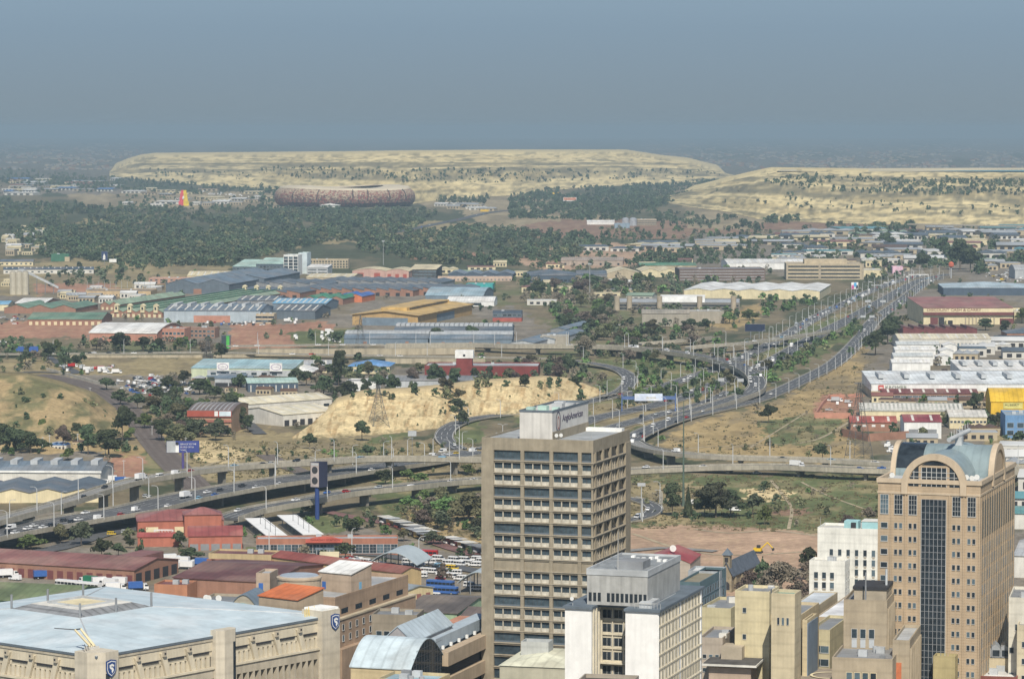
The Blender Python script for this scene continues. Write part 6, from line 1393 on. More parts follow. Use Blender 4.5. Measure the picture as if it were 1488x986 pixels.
# ------------------------------------------------------------ signs, towers, tanks
def post_sign(label, cat, px, py, w, h, zb, face, rot=0, d=.5, posts=(0,), pm='grey', name='billboard', pr=.35, back='grey'):
    """stands at pixel px,py; board w x h with its lower edge at zb"""
    p = P(px, py); o = thing(name, label, cat, p, R(rot)); m = MB()
    for x in posts: m.tube((x, d, 0), (x, d, zb + h * .6), pr, pr, mc(pm), 8)
    m.build('post', o); m = MB(); m.box(-w/2, w/2, -.001, d, zb, zb + h, mc(back)); m.build('panel', o); m = MB(); m.box(-w/2 + .15, w/2 - .15, -.06, -.002, zb + .15, zb + h - .15, face if not isinstance(face, str) else mc(face)); m.build('face', o)
    BASES.append((p.x - 1, p.y - 1, 1, 0, 2, 2)); return o
NAVY = M((.05,.07,.26), noise=.15, scale=.3)
# tall double billboard on a blue column
p = P(461, 754); o = thing('billboard', 'tall V-shaped billboard on a thick blue column between the road bridges', 'billboard', p)
m = MB(); m.lathe([(1.15, 0), (1.15, 17), (.9, 17.1), (.9, 21)], M((.03,.06,.2), noise=.1), 16); m.build('column', o)
m = MB(); m.prism([(-3.4, -.6), (1.2, -2.2), (5.2, 2.2), (.6, 3.4)], 16.5, 29.5, M((.03,.035,.07), noise=.2), 2); m.build('box', o)
m = MB(); v0, v1 = Vector((-3.4, -.6, 0)), Vector((1.2, -2.2, 0)); dn = Vector((-1.6, -4.6, 0)).normalized() * .06
def fp(s, z): q = v0.lerp(v1, s) + dn; return (q.x, q.y, z)
m.poly([fp(.03, 16.8), fp(.97, 16.8), fp(.97, 29.2), fp(.03, 29.2)], M((.42,.36,.34), noise=.2)); m.build('face', o)
m = MB(); dn *= 1.6
for cz, rz_ in ((25.4, 1.9), (20.0, 1.9)):
    m.poly([fp(.5 + .34*math.cos(2*math.pi*i/20), cz + rz_*math.sin(2*math.pi*i/20)) for i in range(20)], mc('dark'))
m.poly([fp(.1, 27.9), fp(.9, 27.9), fp(.9, 28.9), fp(.1, 28.9)], mc('lgrey')); m.build('picture', o)
o = post_sign('dark blue billboard with white text lines standing by the railway', 'billboard', 266, 690, 19, 7, 13, NAVY, 8, posts=(0,), pm=(.10,.08,.25), pr=.7, back='dark')
for k, (t, z, s) in enumerate((('SERVICE TO THE', 17.3, 1.25), ('PEOPLE OF SA', 15.6, 1.25), ('Connected', 14.4, .8))): lettering(o, t, s, (-1.6, -.12, z), 0, mc('white'), ext=.02)
m = MB(); m.box(-9.3, -4.2, -.09, -.061, 13.2, 19.8, mc('lgrey')); m.box(-4.2, -2.3, -.1, -.061, 13.2, 17.5, mc('white')); m.lathe([(.01, 17.6), (.8, 18), (.8, 18.9), (.01, 19.3)], mc('dark'), 10, (-3.3, -.1)); m.build('picture', o)
# blue gantry with the pale board
o = thing('sign_gantry', 'blue gantry over the motorway carrying a large pale blue advertising board', 'gantry', P(903, 598), R(2))
m = MB(); sc_ = 200 / (598 - HY); 
for x in (0, 78 * sc_): m.box(x, x + .7, 0, .7, 0, 13, mc((.10,.16,.34)))
m.build('post', o); m = MB(); m.box(.71, 78*sc_ - .01, 0, 1.0, 8.6, 11.0, mc((.10,.16,.34))); m.build('beam', o); m = MB(); m.box(19*sc_, 60*sc_, -.8, -.2, 7.6, 13.0, mc('grey')); m.build('panel', o)
m = MB(); m.box(19.2*sc_, 59.8*sc_, -.86, -.81, 7.8, 12.8, M((.62,.70,.85), noise=.15, scale=.15, two=(.80,.82,.86))); m.build('face', o)
lettering(o, 'Airtime', 2.2, (36*sc_, -.95, 9.0), 0, M((.55,.5,.3)), ext=.02)
post_sign('dark navy billboard beside the orange bank above the motorway', 'billboard', 1097, 492, 19, 7, 7, M((.02,.03,.07)), -4, posts=(-4, 4))
o = post_sign('pink, blue and black picture billboard right of the banded concrete office', 'billboard', 1242, 430, 8.5, 8.5, 8, 'white', 0)
m = MB(); m.box(-3.8, -1, -.12, -.08, 8.5, 13, mc((.6,.1,.3))); m.box(-1, 2, -.13, -.08, 11, 16, mc((.1,.4,.7))); m.box(1.4, 3.8, -.12, -.08, 8.6, 13, mc('dark')); m.build('picture', o)
o = post_sign('orange and white far billboard in front of the dark tree belt', 'billboard', 828, 298, 34, 10, 10, 'white', 0, d=1, posts=(-10, 10), pr=.6)
m = MB(); m.box(-16, 16, -.5, -.1, 16, 19, mc((.6,.18,.06))); m.box(-16, 16, -.49, -.1, 12.8, 15, mc('orange')); m.build('picture', o)
post_sign('small yellow board high on the road behind the far trees', 'billboard', 807, 285, 22, 5, 6, 'yellow', 0, d=1)
post_sign('yellow hoarding by the curving far road', 'billboard', 704, 310, 20, 5, 4, 'yellow', 0, d=1)
o = post_sign('tall dark blue billboard with a white figure at far left', 'billboard', 152, 384, 9, 13, 6, M((.03,.05,.13)), 0); m = MB(); m.prism([(-2.5, 7), (1, 7), (1.2, 12), (-.5, 16), (-2, 12)], -.2, -.07, mc('white'), 1); m.build('picture', o)
post_sign('low white board beside the tall dark blue billboard', 'billboard', 164, 384, 11, 5, 3, 'white', 0)
post_sign('small white road sign board on the flyover end left of the grey tower', 'road sign', 599, 671, 5.2, 3.4, 15.5, 'lgrey', 0, name='road_sign', pr=.15)
for k, (x, y, w_) in enumerate(((1048,565,4.6),(1076,566,5),(1261,447,6.5),(1283,447,6.5),(1254,470,5.5),(1267,470,5.5))):
    post_sign(f'grey back of a motorway direction sign, {ORD(k+1)} going up the motorway from the flyover', 'road sign', x, y, w_, 2.6, 6, 'lgrey', 0, name='road_sign', posts=(-1.5, 1.5), pr=.12)
o = thing('sign_gantry', 'plain white portal frame across the far end of the motorway', 'gantry', P(1320.5, 413)); m = MB(); s_ = 200/(413 - HY)
for x in (0, 28*s_): m.box(x, x + .6, 0, .6, 0, 12, mc('white'))
m.build('post', o); m = MB(); m.box(-.2, 28*s_ + .8, -.1, .7, 12.01, 12.9, mc('white')); m.build('beam', o)
# painted tower far left
o = thing('painted_tower', 'slim tower painted red on its left and yellow on its right side', 'tower', P(267, 299)); m = MB()
for z0_, z1_, k in ((0, 12, 13), (12, 22, 10.5), (22, 33, 9), (33, 40, 7)): m.prism([(-k, 0), (0, -k*.6), (0, k*.6)], z0_, z1_ - .01, mc((.75,.10,.12)), 2); m.prism([(0, -k*.6), (k, 0), (0, k*.6)], z0_, z1_ - .02, mc((.78,.58,.05)), 2)
m.build('shaft', o); m = MB(); m.prism([(-2, 16), (2, 20), (1, 27), (-3, 22)], -8.2, -6.5, mc('white'), 1); m.build('emblem', o)
o = post_sign('upright dark sign tower with a bright green stripe left of centre', 'sign tower', 328, 507, 13*200/(507-HY), 12.5, 0, M((.05,.07,.08)), -4, name='sign_tower', d=4); m = MB(); m.box(.5, 3.4, -.12, -.07, .6, 12, mc((.08,.45,.08))); m.build('stripe', o)
# silos and conveyor
for k, (x, lab) in enumerate(((19,'pale concrete silo, leftmost of the three at the far left'),(28,'pale concrete silo in the middle of the three at the far left'),(37,'pale concrete silo under the conveyor, rightmost of the three'))):
    p = P(x, 428); o = thing('silo', lab, 'silo', p, group='concrete silos'); m = MB(); m.lathe([(4.0, 0), (4.0, 26), (3.6, 27)], M((.52,.48,.38), noise=.12, streak=.3), 20); m.build('shell', o); m = MB(); m.lathe([(3.8, 27.01), (2, 28.6), (.01, 28.8)], mc('conc'), 20); m.build('cap', o); BASES.append((p.x-4, p.y-4, 1, 0, 8, 8))
o = thing('conveyor', 'inclined enclosed conveyor coming down to the right from the silos', 'conveyor', P(32, 427)); m = MB(); m.prism([(-4, 30), (2, 30), (44, 9), (44, 6.4), (2, 27), (-4, 27)], -1.5, 1.5, mc('lgrey'), 1); m.build('gallery', o); m = MB()
for x, z in ((8, 24), (18, 19), (28, 14), (38, 9)): m.tube((x, -1, 0), (x, -1, z), .3, .3, mc('grey'), 5); m.tube((x, 1, 0), (x, 1, z), .3, .3, mc('grey'), 5)
m.build('trestle', o)
for k, (x, w_) in enumerate(((909, 7), (920, 7.5))):
    o = thing('storage_tank', ('left' if k == 0 else 'right') + ' of the two shiny silver tanks on the reddish rise', 'tank', P(x, 328), group='silver tanks'); m = MB(); m.lathe([(w_, 0), (w_, 14)], M((.6,.63,.66), rough=.3, metal=.5), 20); m.build('shell', o); m = MB(); m.lathe([(w_, 14.01), (w_*.5, 16.5), (.01, 17)], M((.6,.63,.66), rough=.3, metal=.5), 20); m.build('cap', o)
shed(WB, 'long thin white roof left of the silver tanks', (853,322), 893, 0, 6, depth=20, rc='white', wc='white'); shed(WB, 'blue-grey box plant in front of the silver tanks', (893,325), 915, 0, 9, depth=20, roof='flat', rc='slate', wc=(.25,.33,.4))
shed(OB, 'striped pale office right of the silver tanks', (926,319), 954, 0, 12, depth=30, roof='flat', rc='offwhite', wc='stone', wins=[('F',2,3,20,1.4,1.5,3.4,('p',2))])
# lattice pylons
def pylon_tower(label, px, py, h, w):
    p = P(px, py); o = thing('pylon', label, 'pylon', p, R(20), group='lattice power pylons'); PM_ = M((.13,.13,.125), noise=.2); m = MB(); n = 9
    def cr_(z): q = w/2 * (1 - z/h)**1.15 + w*.045; return [Vector((sx*q, sy*q, z)) for sx, sy in ((-1,-1),(1,-1),(1,1),(-1,1))]
    zs = [h * (1 - (1 - i/n)**1.25) for i in range(n + 1)]
    for i in range(n):
        A, B_ = cr_(zs[i]), cr_(zs[i+1])
        for j in range(4): k = (j + 1) % 4; m.tube(A[j], B_[j], .17, .15, PM_, 4); m.tube(A[j], B_[k], .08, .08, PM_, 3); m.tube(A[k], B_[j], .08, .08, PM_, 3); m.tube(B_[j], B_[k], .08, .08, PM_, 3)
    m.build('mast', o)
    for z in (h*.68, h*.82, h*.95):
        m = MB(); L = w*.62
        for s in (-1, 1):
            for y in (-.5, .5): m.tube((0, y, z), (s*L, 0, z + .3), .09, .07, PM_, 4); m.tube((0, y, z + 2), (s*L, 0, z + .3), .07, .06, PM_, 4)
            m.tube((s*L, 0, z + .2), (s*L, 0, z - 1.6), .12, .12, mc('brown'), 5)
        m.build('cross_arm', o)
    return o
pylon_tower('tall dark lattice pylon in front of the red roofed buildings at right', 1248, 678, 50, 13)
pylon_tower('lattice pylon standing against the sand-coloured hill', 550, 626, 30, 12)
pylon_tower('lattice pylon beside the dark glass sign tower at left centre', 302, 540, 28, 10)
pylon_tower('thin lattice pylon in front of the ochre factory wall', 524, 506, 30, 8)
p = P(993, 735); o = thing('radio_mast', 'tall green lattice mast crossing the road bridges in the centre right', 'mast', p); GM_ = M((.10,.14,.11), noise=.2); m = MB()
m.lathe([(.8, 0), (.5, 14), (.34, 34), (.15, 56)], GM_, 8); m.build('pole', o); m = MB()
for z in (10, 20, 30, 40): m.lathe([(.8 - z*.01, z), (.8 - z*.01, z + .4)], GM_, 8)
m.build('ring', o)
for lab, x, y, h in (('tall slim floodlight mast among the central trees', 857, 437, 42), ('tall white monopole beside the curved road', 932, 757, 18), ('thin flood pole rising above the ochre factory', 557, 385, 34)):
    o = thing('light_mast', lab, 'mast', P(x, y)); m = MB(); m.tube((0,0,0), (0,0,h), .45, .25, mc('pole'), 8); m.build('pole', o); m = MB(); m.box(-2, 2, -.5, .5, h, h + 1.6, mc('lgrey')); m.build('floodlight', o)
o = thing('flag_tower', 'red water tank on a slim stand by the dark trees at upper right', 'tank', P(1382, 404)); m = MB(); m.tube((0,0,0),(0,0,14),.8,.8,mc('lgrey'),8); m.build('stand', o); m = MB(); m.lathe([(.5,14.01),(3.6,16),(3.6,20),(1,22)], mc((.55,.14,.08)), 14); m.build('tank', o)
# lettering and signs on far buildings
lettering(STORE.o, 'DISCOUNT CASH & CARRY', 3.6, (3.5, -.12, 12.9), 0, mc((.22,.06,.05)), sx=1.25)
m = MB(); m.box(5.2, 9.2, -.9, -.56, 6.3, 9.9, mc((.55,.10,.08))); m.box(6, 8.4, -.95, -.91, 7.6, 8.4, mc('white')); m.build('emblem', KW.o); lettering(KW.o, 'KROMER', 3.4, (10.2, -.8, 6.6), 0, mc((.25,.29,.22)), sx=1.2)
m = MB(); m.box(8.6, 22, -.3, -.05, 4, 8.2, mc((.60,.58,.22))); m.box(8.9, 21.7, -.36, -.301, 4.3, 7.9, mc((.66,.60,.20))); m.build('sign_panel', YH.o); lettering(YH.o, 'ALBERT', 2.0, (9.4, -.42, 5.6), 0, mc((.10,.10,.05)), sx=1.5)
for x in (.32, .84):
    m = MB(); m.box(STO2.w*x - 5, STO2.w*x + 5, -3.5, -3.2, 8.0, 14.6, mc('white')); m.build('sign_panel', STO2.o)
    m = MB(); pts = [(STO2.w*x + 4.2*math.cos(2*math.pi*i/24), 11.3 + 2.4*math.sin(2*math.pi*i/24)) for i in range(24)]; q_ = [(STO2.w*x + 3.7*math.cos(2*math.pi*i/24), 11.3 + 2.0*math.sin(2*math.pi*i/24)) for i in range(24)]
    for i in range(24): j = (i+1) % 24; m.poly([(pts[i][0],-3.55,pts[i][1]),(pts[j][0],-3.55,pts[j][1]),(q_[j][0],-3.55,q_[j][1]),(q_[i][0],-3.55,q_[i][1])], mc((.3,.22,.4)))
    m.build('emblem', STO2.o); lettering(STO2.o, 'Crockery', 1.5, (STO2.w*x - 3.3, -3.56, 10.6), 0, mc((.3,.22,.4)), ext=.02)
# yellow excavator on the brown field
o = thing('excavator', 'yellow excavator working at the edge of the brown field right of the church', 'excavator', P(1101, 803), R(-20)); YM = mc((.75,.50,.03))
m = MB(); m.box(-2.2, 2.2, -1.6, -.9, 0, 1, mc('dark')); m.box(-2.2, 2.2, .9, 1.6, 0, 1, mc('dark')); m.build('track', o); m = MB(); m.box(-1.8, 1.8, -1.3, 1.3, 1.05, 2.5, YM); m.box(-.2, 1.4, -1.2, -.1, 2.51, 3.9, mc('dark')); m.build('body', o)
m = MB(); m.tube((1.4, .5, 2), (4.6, .5, 5.2), .35, .3, YM, 6); m.tube((4.6, .5, 5.2), (7.2, .5, 2.6), .3, .22, YM, 6); m.build('boom', o); m = MB(); m.prism([(6.6, 2.6), (7.8, 2.7), (7.9, 1.6), (7.1, 1.2)], 0, 1, mc('dark'), 1); m.build('bucket', o)
# poles round the walled yard
for i in range(12):
    p = P(127 + i * 8.3, 424); o = thing('fence_pole', f'pale tall pole on the yellow-beige enclosure wall, {ORD(i+1)} from the left', 'pole', p, group='poles round the walled yard'); m = MB(); m.tube((0,0,0),(0,0,13),.28,.2,mc('lgrey'),6); m.build('pole', o)
for k, (x, y, w_, lab) in enumerate(((1181,601,19,'low red brick yard wall round the parked vans at right'),)):
    wall('boundary_wall', lab, 'boundary wall', [(1184,606),(1196,588),(1206,578),(1250,577)], 2.6, mc('pinkbrick')); wall('boundary_wall', 'front red brick wall of the yard with parked vans', 'boundary wall', [(1184,607),(1236,608)], 4, mc('pinkbrick')); wall('boundary_wall', 'brick retaining wall below the pylon and the red roofed building', 'boundary wall', [(1223,633),(1262,641),(1320,637)], 5, mc('brick'))
# ------------------------------------------------------------ vehicles
VC = {'white': (.78,.78,.77), 'silver': (.45,.47,.48), 'dark': (.035,.04,.05), 'red': (.42,.03,.03), 'blue': (.05,.13,.38), 'yellow': (.72,.50,.04), 'light blue': (.25,.45,.6), 'green': (.03,.18,.10), 'maroon': (.17,.03,.04)}
VG = glass((.02,.025,.03), rough=.08); TY = M((.02,.02,.02)); VM = {}
def vmat(c): return M(VC[c], rough=.3, noise=.05, scale=1)
def wheelmesh():
    if 'wheel' not in VM:
        m = MB(); n = 12; m.prism([(.33*math.cos(2*math.pi*i/n), .33 + .33*math.sin(2*math.pi*i/n)) for i in range(n)], -.12, .12, TY, 1); m.prism([(.18*math.cos(2*math.pi*i/n), .33 + .18*math.sin(2*math.pi*i/n)) for i in range(n)], -.125, .125, mc('lgrey'), 1); VM['wheel'] = m.mesh('wheel')
    return VM['wheel']
def vparts(kind, col):
    """body and glass meshes, x forward, centred"""
    k = (kind, col)
    if k in VM: return VM[k]
    b, g = MB(), MB(); pm = vmat(col)
    if kind in ('hatchback', 'saloon', 'pickup'):
        L = {'hatchback': 3.9, 'saloon': 4.5, 'pickup': 5.0}[kind]; h = L/2; W_ = .86
        low = [(-h, .35), (-h, .85), (-h*.96, .93), (h*.45, .95), (h*.95, .80), (h, .6), (h, .35)]
        b.prism(low, -W_, W_, pm, 1)
        if kind == 'hatchback': cab = [(-h*.95, .94), (-h*.78, 1.42), (h*.12, 1.46), (h*.46, .96)]
        elif kind == 'saloon': cab = [(-h*.66, .94), (-h*.38, 1.38), (h*.12, 1.42), (h*.46, .96)]
        else: cab = [(-h*.12, .94), (-h*.08, 1.55), (h*.25, 1.55), (h*.5, .96)]
        if kind == 'pickup': b.box(-h*.98, -h*.14, -W_, -W_ + .1, .94, 1.15, pm); b.box(-h*.98, -h*.14, W_ - .1, W_, .94, 1.15, pm); b.box(-h*.98, -h*.94, -W_ + .11, W_ - .11, .94, 1.15, pm)
        g.prism([(x, z - .02) for x, z in cab], -W_*.86, W_*.86, VG, 1)
        top = [(cab[1][0] - .03, cab[1][1] - .03), (cab[2][0] + .03, cab[2][1] - .03), (cab[2][0] - .02, cab[2][1] + .04), (cab[1][0] + .02, cab[1][1] + .04)]
        b.prism(top, -W_*.88, W_*.88, pm, 1)
        for x in (cab[1][0]*.2 + cab[2][0]*.8 - .5, ): b.box(x - .05, x + .05, -W_*.875, W_*.875, .95, cab[1][1], pm)
        wx = (-h*.62, h*.62)
    elif kind in ('minibus', 'van'):
        h = 2.6; W_ = .92; b.prism([(-h, .35), (-h, 1.0), (h*.98, .98), (h, .75), (h, .35)], -W_, W_, pm, 1)
        g.prism([(-h*.97, 1.0), (-h*.94, 1.72), (h*.55, 1.72), (h*.86, 1.0)], -W_*.95, W_*.95, VG if kind == 'minibus' else pm, 1)
        if kind == 'van': g.prism([(h*.3, 1.02), (h*.3, 1.68), (h*.57, 1.7), (h*.88, 1.02)], -W_*.97, W_*.97, VG, 1)
        b.prism([(-h*.95, 1.73), (-h*.9, 2.08), (h*.4, 2.05), (h*.56, 1.73)], -W_*.95, W_*.95, pm, 1)
        for x in (-h*.95, -h*.45, .1, h*.42): b.box(x, x + .12, -W_*.965, W_*.965, .98, 1.74, pm)
        wx = (-h*.62, h*.62)
    elif kind == 'bus':
        h = 5.6; W_ = 1.25; b.prism([(-h, .4), (-h, 1.3), (h, 1.3), (h, .4)], -W_, W_, pm, 1); g.box(-h*.99, h*.99, -W_*.97, W_*.97, 1.3, 2.2, VG); b.box(-h, h, -W_, W_, 2.21, 2.9, pm); wx = (-h*.6, h*.62)
        for i in range(7): x = -h + i*1.7; b.box(x, x + .15, -W_*.985, W_*.985, 1.29, 2.22, pm)
    else:       # lorry: white cab and a box in the colour
        h = 3.8; W_ = 1.2; b.box(-h, h*.42, -W_, W_, 1.0, 3.3, pm); b.prism([(h*.5, .5), (h*.5, 2.5), (h*.85, 2.5), (h, 1.6), (h, .5)], -W_*.95, W_*.95, vmat('white'), 1)
        b.box(-h, h*.5, -W_*.5, W_*.5, .55, .98, mc('dark')); g.prism([(h*.62, 1.6), (h*.62, 2.3), (h*.88, 2.3), (h*1.0, 1.62)], -W_*.97, W_*.97, VG, 1); wx = (-h*.6, h*.7)
    VM[k] = (b.mesh('body'), g.mesh('window_glass'), wx, W_); return VM[k]
cars = []
def vehicle(kind, col, p, rz, parts=True, tilt=0, sc=1.12):
    bd, gl, wx, W_ = vparts(kind, col); nm = {'hatchback': 'car', 'saloon': 'car', 'pickup': 'pickup', 'minibus': 'minibus', 'van': 'van', 'bus': 'bus', 'lorry': 'lorry'}[kind]
    o = thing(nm, 'x', nm, p, rz); o.scale = (sc, sc, sc); link('body', bd, o); link('window_glass', gl, o)
    if parts:
        for x in wx:
            for y in (-W_ + .1, W_ - .1): w_ = link('wheel', wheelmesh(), o, (x, y, 0)); w_.scale = (1.25,)*3 if kind in ('bus', 'lorry') else (1,)*3
    q = proj(p); cars.append((o, q[0], q[1], f'{col} {nm if kind not in ("hatchback","saloon") else kind}', 'vehicles')); return o
KN = {'s': 'saloon', 'h': 'hatchback', 'm': 'minibus', 'l': 'lorry', 'p': 'pickup', 'b': 'bus', 'v': 'van'}
CN = {'w': 'white', 's': 'silver', 'k': 'dark', 'r': 'red', 'b': 'blue', 'y': 'yellow', 'c': 'light blue', 'g': 'green', 'm': 'maroon'}
def onroad(key, lst, flip=False):
    """lst: (code, px, py): vehicles where the photo shows them, standing on the deck of that road"""
    L = ROADS[key][0]; pj = [proj(q) for q in L]
    for code, x, y in lst:
        i = min(range(len(L) - 1), key=lambda j: (pj[j][0] - x)**2 + 4*(pj[j][1] - y)**2); z = L[i].z + .05
        d = L[i+1] - L[i]; p = P(x, y + 1, z)
        # keep it inside the kerbs
        n = Vector((-d.y, d.x, 0)).normalized(); o_ = (p - L[i]).dot(n); lim = ROADS[key][1]/2 - 1.4
        if abs(o_) > lim: p = p - n * (o_ - math.copysign(lim, o_))
        rz = math.atan2(d.y, d.x) + (math.pi if (o_ > 0) != flip else 0)
        vehicle(KN[code[0]], CN[code[1]], p, rz, parts=p.y < 2600)
def along(key, n, t0, t1, seed, mix='swswhwhsmwskhbhrpw', offs_=None):
    L, w, _ = ROADS[key]; rr = random.Random(seed); lanes = offs_ or [-w*.3, -w*.1, w*.1, w*.3]; used = []
    for _ in range(n * 6):
        if len(used) >= n: break
        t = rr.uniform(t0, t1); i = min(len(L) - 2, int(t * (len(L) - 1))); f = t * (len(L) - 1) - i; p = L[i].lerp(L[i+1], f); d = (L[i+1] - L[i]).normalized(); o_ = rr.choice(lanes)
        q = p + Vector((-d.y, d.x, 0)) * o_
        if any((q - u).length < 7.5 for u in used): continue
        used.append(q); kd = rr.choice('shshshvmpsh' if rr.random() < .93 else 'lb'); cl = rr.choice('wwwwwwsssskkbrc'); q.z += .05
        vehicle(KN[kd], CN[cl], q, math.atan2(d.y, d.x) + (math.pi if o_ > 0 else 0), parts=q.y < 2600)
onroad('west', [('sc',9,763),('hk',12,773),('vw',16,767),('sw',22,774),('sw',40,768),('sw',49,764),('sw',63,766),('sk',74,763),('hk',93,756),('hk',104,758),('sw',114,755),('sw',124,745),('vw',143,753),('hr',176,748),('vw',197,741),('sw',244,735),('lw',270,722),('hc',294,724),('sw',301,715),('hk',320,712),('sb',328,720),('pk',352,706),('sw',397,710),('sw',472,694),('sw',540,683),('hk',575,678),('sw',420,704)])
onroad('flyover', [('hk',123,722),('hk',152,708),('lw',205,696),('mw',245,693),('vw',273,689),('hr',285,685),('sc',341,677),('sk',387,675),('hs',404,675),('hk',430,669),('sc',529,667),('hs',543,669),('vc',650,668)])
onroad('lower', [('sw',384,722),('hw',345,742),('sb',446,714),('hr',503,714),('hs',550,708),('sw',663,700),('sw',697,698),('mw',647,712),('sw',1021,678),('lw',1158,677),('hb',1250,681),('sb',1281,680),('hw',930,677)])
onroad('link', [('vw',985,655),('sk',1137,666),('sc',1197,671),('sw',1262,674),('hk',1280,682)])
onroad('north', [('vw',622,654),('vw',629,662),('sw',657,660),('hy',671,659),('sw',677,663),('sw',686,652),('vw',687,655)])
onroad('curve', [('hr',850,502),('sw',828,501),('vw',917,504),('vw',924,504),('hk',954,509),('vw',969,509),('vw',999,513),('hk',1037,518),('hr',1056,522),('vw',1060,527),('hb',1085,530),('sw',1090,538),('vw',1087,549),('vw',1105,546),('sw',1083,554),('vw',1098,560),('hw',1092,535)])
onroad('south', [('vw',949,619),('vw',971,610),('hr',998,606),('hk',987,613),('sw',1021,597),('vw',922,634),('vw',919,642),('sw',922,632),('hk',932,630),('hr',936,634),('sw',1121,572),('vw',1256,480),('sw',1306,437)])
onroad('loop', [('vw',902,550),('vw',902,557),('hk',755,520),('sw',699,519),('hw',660,646)])
onroad('eastwest', [('sw',136,512),('hk',152,515),('hk',165,515),('sw',194,516),('hk',225,516),('hk',125,515),('sw',405,518),('pr',447,516),('sw',540,518),('sw',574,518)])
onroad('upper', [('sw',380,505),('sw',468,503),('sw',500,501),('sw',350,506),('sw',545,501)])
onroad('cloverleaf', [('hw',939,740),('vw',919,750)])
onroad('street', [('sw',446,473),('hk',352,471),('hw',375,465),('sw',420,455)])
along('queue', 62, .30, .98, 3, offs_=[-6.0, -2.4, 1.2, 4.8]); along('queue', 9, .02, .3, 4); along('north', 30, .14, .97, 5); along('mid', 14, .25, .98, 6); along('south', 12, .45, .97, 7); along('cross', 3, .1, .9, 8); along('farroad', 9, .3, .95, 9)
def lot(poly, n, seed, kinds='shshvp', cols_='wwwwsskkbr', rot=(0, 90), mind=4.2, sc=1.1):
    rr = random.Random(seed); x0, x1 = min(p[0] for p in poly), max(p[0] for p in poly); y0, y1 = min(p[1] for p in poly), max(p[1] for p in poly); used = []
    for _ in range(n * 30):
        if len(used) >= n: break
        px, py = rr.uniform(x0, x1), rr.uniform(y0, y1)
        if not inpoly(np.array([px]), np.array([py]), poly)[0]: continue
        p = P(px, py, .15)
        if any((p - u).length < mind for u in used) or not free(p.x, p.y, 1.5) or not offroad(p.x, p.y, 0): continue
        used.append(p); vehicle(KN[rr.choice(kinds)], CN[rr.choice(cols_)], p, R(rr.choice(rot) + rr.uniform(-6, 6)), parts=p.y < 2300, sc=sc)
lot([(165,551),(225,545),(285,554),(285,572),(215,575),(175,566)], 125, 21, rot=(20, 110, 65), mind=3.3)
lot([(75,530),(165,533),(175,548),(110,546)], 26, 22, kinds='lvhsv', cols_='wwwsr'); lot([(295,466),(386,468),(384,473),(296,472)], 26, 23, rot=(80,))
lot([(405,486),(502,480),(502,498),(410,498)], 9, 24, kinds='lvl', cols_='w'); lot([(416,463),(450,460),(446,470),(418,472)], 5, 25, kinds='lv', cols_='w', mind=9)
lot([(1425,396),(1488,391),(1488,410),(1440,411)], 44, 26, cols_='wwwwskkby'); lot([(880,468),(1000,470),(990,482),(885,480)], 22, 27, rot=(10, 100))
lot([(1203,580),(1236,580),(1234,594),(1200,598)], 6, 28, kinds='vlp', cols_='ws'); lot([(1278,645),(1300,640),(1298,660),(1280,662)], 8, 29, kinds='vp', cols_='w')
lot([(0,458),(36,456),(40,470),(0,472)], 14, 30); lot([(1258,397),(1330,397),(1320,409),(1262,420)], 26, 31); lot([(150,762),(190,768),(186,776),(150,778)], 3, 32, kinds='bmm', mind=9, cols_='yws', sc=.85)
lot([(640,297),(700,301),(700,304),(640,300)], 8, 33, kinds='vb', mind=14); lot([(280,277),(372,284),(372,288),(280,281)], 16, 34, kinds='vb', cols_='w', mind=16, sc=1.6)
# taxi rank
for code, x, y in (('mw',533,818),('mw',540,822),('mw',548,826),('mw',556,823),('hr',508,812),('pw',519,813),('mw',600,812),('mw',593,818),('mw',612,815),('mk',560,832),('mk',573,830),('mk',584,826),('mk',566,824),('mw',594,826),('mw',605,825),('mw',613,831),('mw',628,832),('mw',643,835),('mw',656,839),('mw',669,842),('mw',612,838),('hr',640,842),('my',657,827),('mw',637,813),('mw',660,815),('mw',652,820),('mw',668,821),('mw',681,820),('mw',690,822),('mw',697,817),('hr',644,823),('mc',640,825),('mw',625,818),('mw',618,818),('mr',606,806),('br',617,808),('mw',605,804),('mw',683,852),('mw',693,857),('bb',640,853),('bb',645,862),('mw',634,868),('mw',609,821),('mw',675,815),('ms',648,832),('mw',662,834),('mw',690,814),('hk',634,826)):
    vehicle(KN[code[0]], CN[code[1]], P(x, y, .15), R(random.Random(x*7+y).choice((-25, -20, 165, -28))))
# lorries of the truck yard
for code, x, y in (('lw',12,838),('lw',50,837),('lb',63,840),('vw',22,842),('lg',128,848),('lw',148,850),('lw',158,852),('lw',170,850),('bw',128,856),('lb',201,857),('lw',168,858),('bw',100,853),('lw',268,826),('lb',290,822),('lb',306,832),('pw',276,836),('lw',250,816),('lw',262,820)):
    vehicle(KN[code[0]], CN[code[1]], P(x, y, .15), R(random.Random(x).choice((12, 150, 165, 20))), sc=1.15)
for code, x, y in (('lw',165,700),('lb',178,702),('lw',152,706),('lw',192,703),('hs',213,722),('hw',219,724),('lb',30,512),('vw',5,498),('vw',1068,742),('vw',1006,732),('mw',930,688),('vw',1028,666),('vw',1048,668),('vw',1062,668),('sw',1100,688),('hr',1003,0)):
    if y: vehicle(KN[code[0]], CN[code[1]], P(x, y, .15), R(10), sc=1.15)
p = P(41, 512, .4); o = thing('trailer', 'long blue curtain-sided trailer on the road at far left', 'trailer', p, R(2)); m = MB(); m.box(-9, 9, -1.3, 1.3, 1.1, 5.4, mc((.05,.12,.38))); m.build('box', o); m = MB(); m.box(-8.6, 8.6, -.9, .9, .8, 1.09, mc('dark')); m.build('chassis', o)
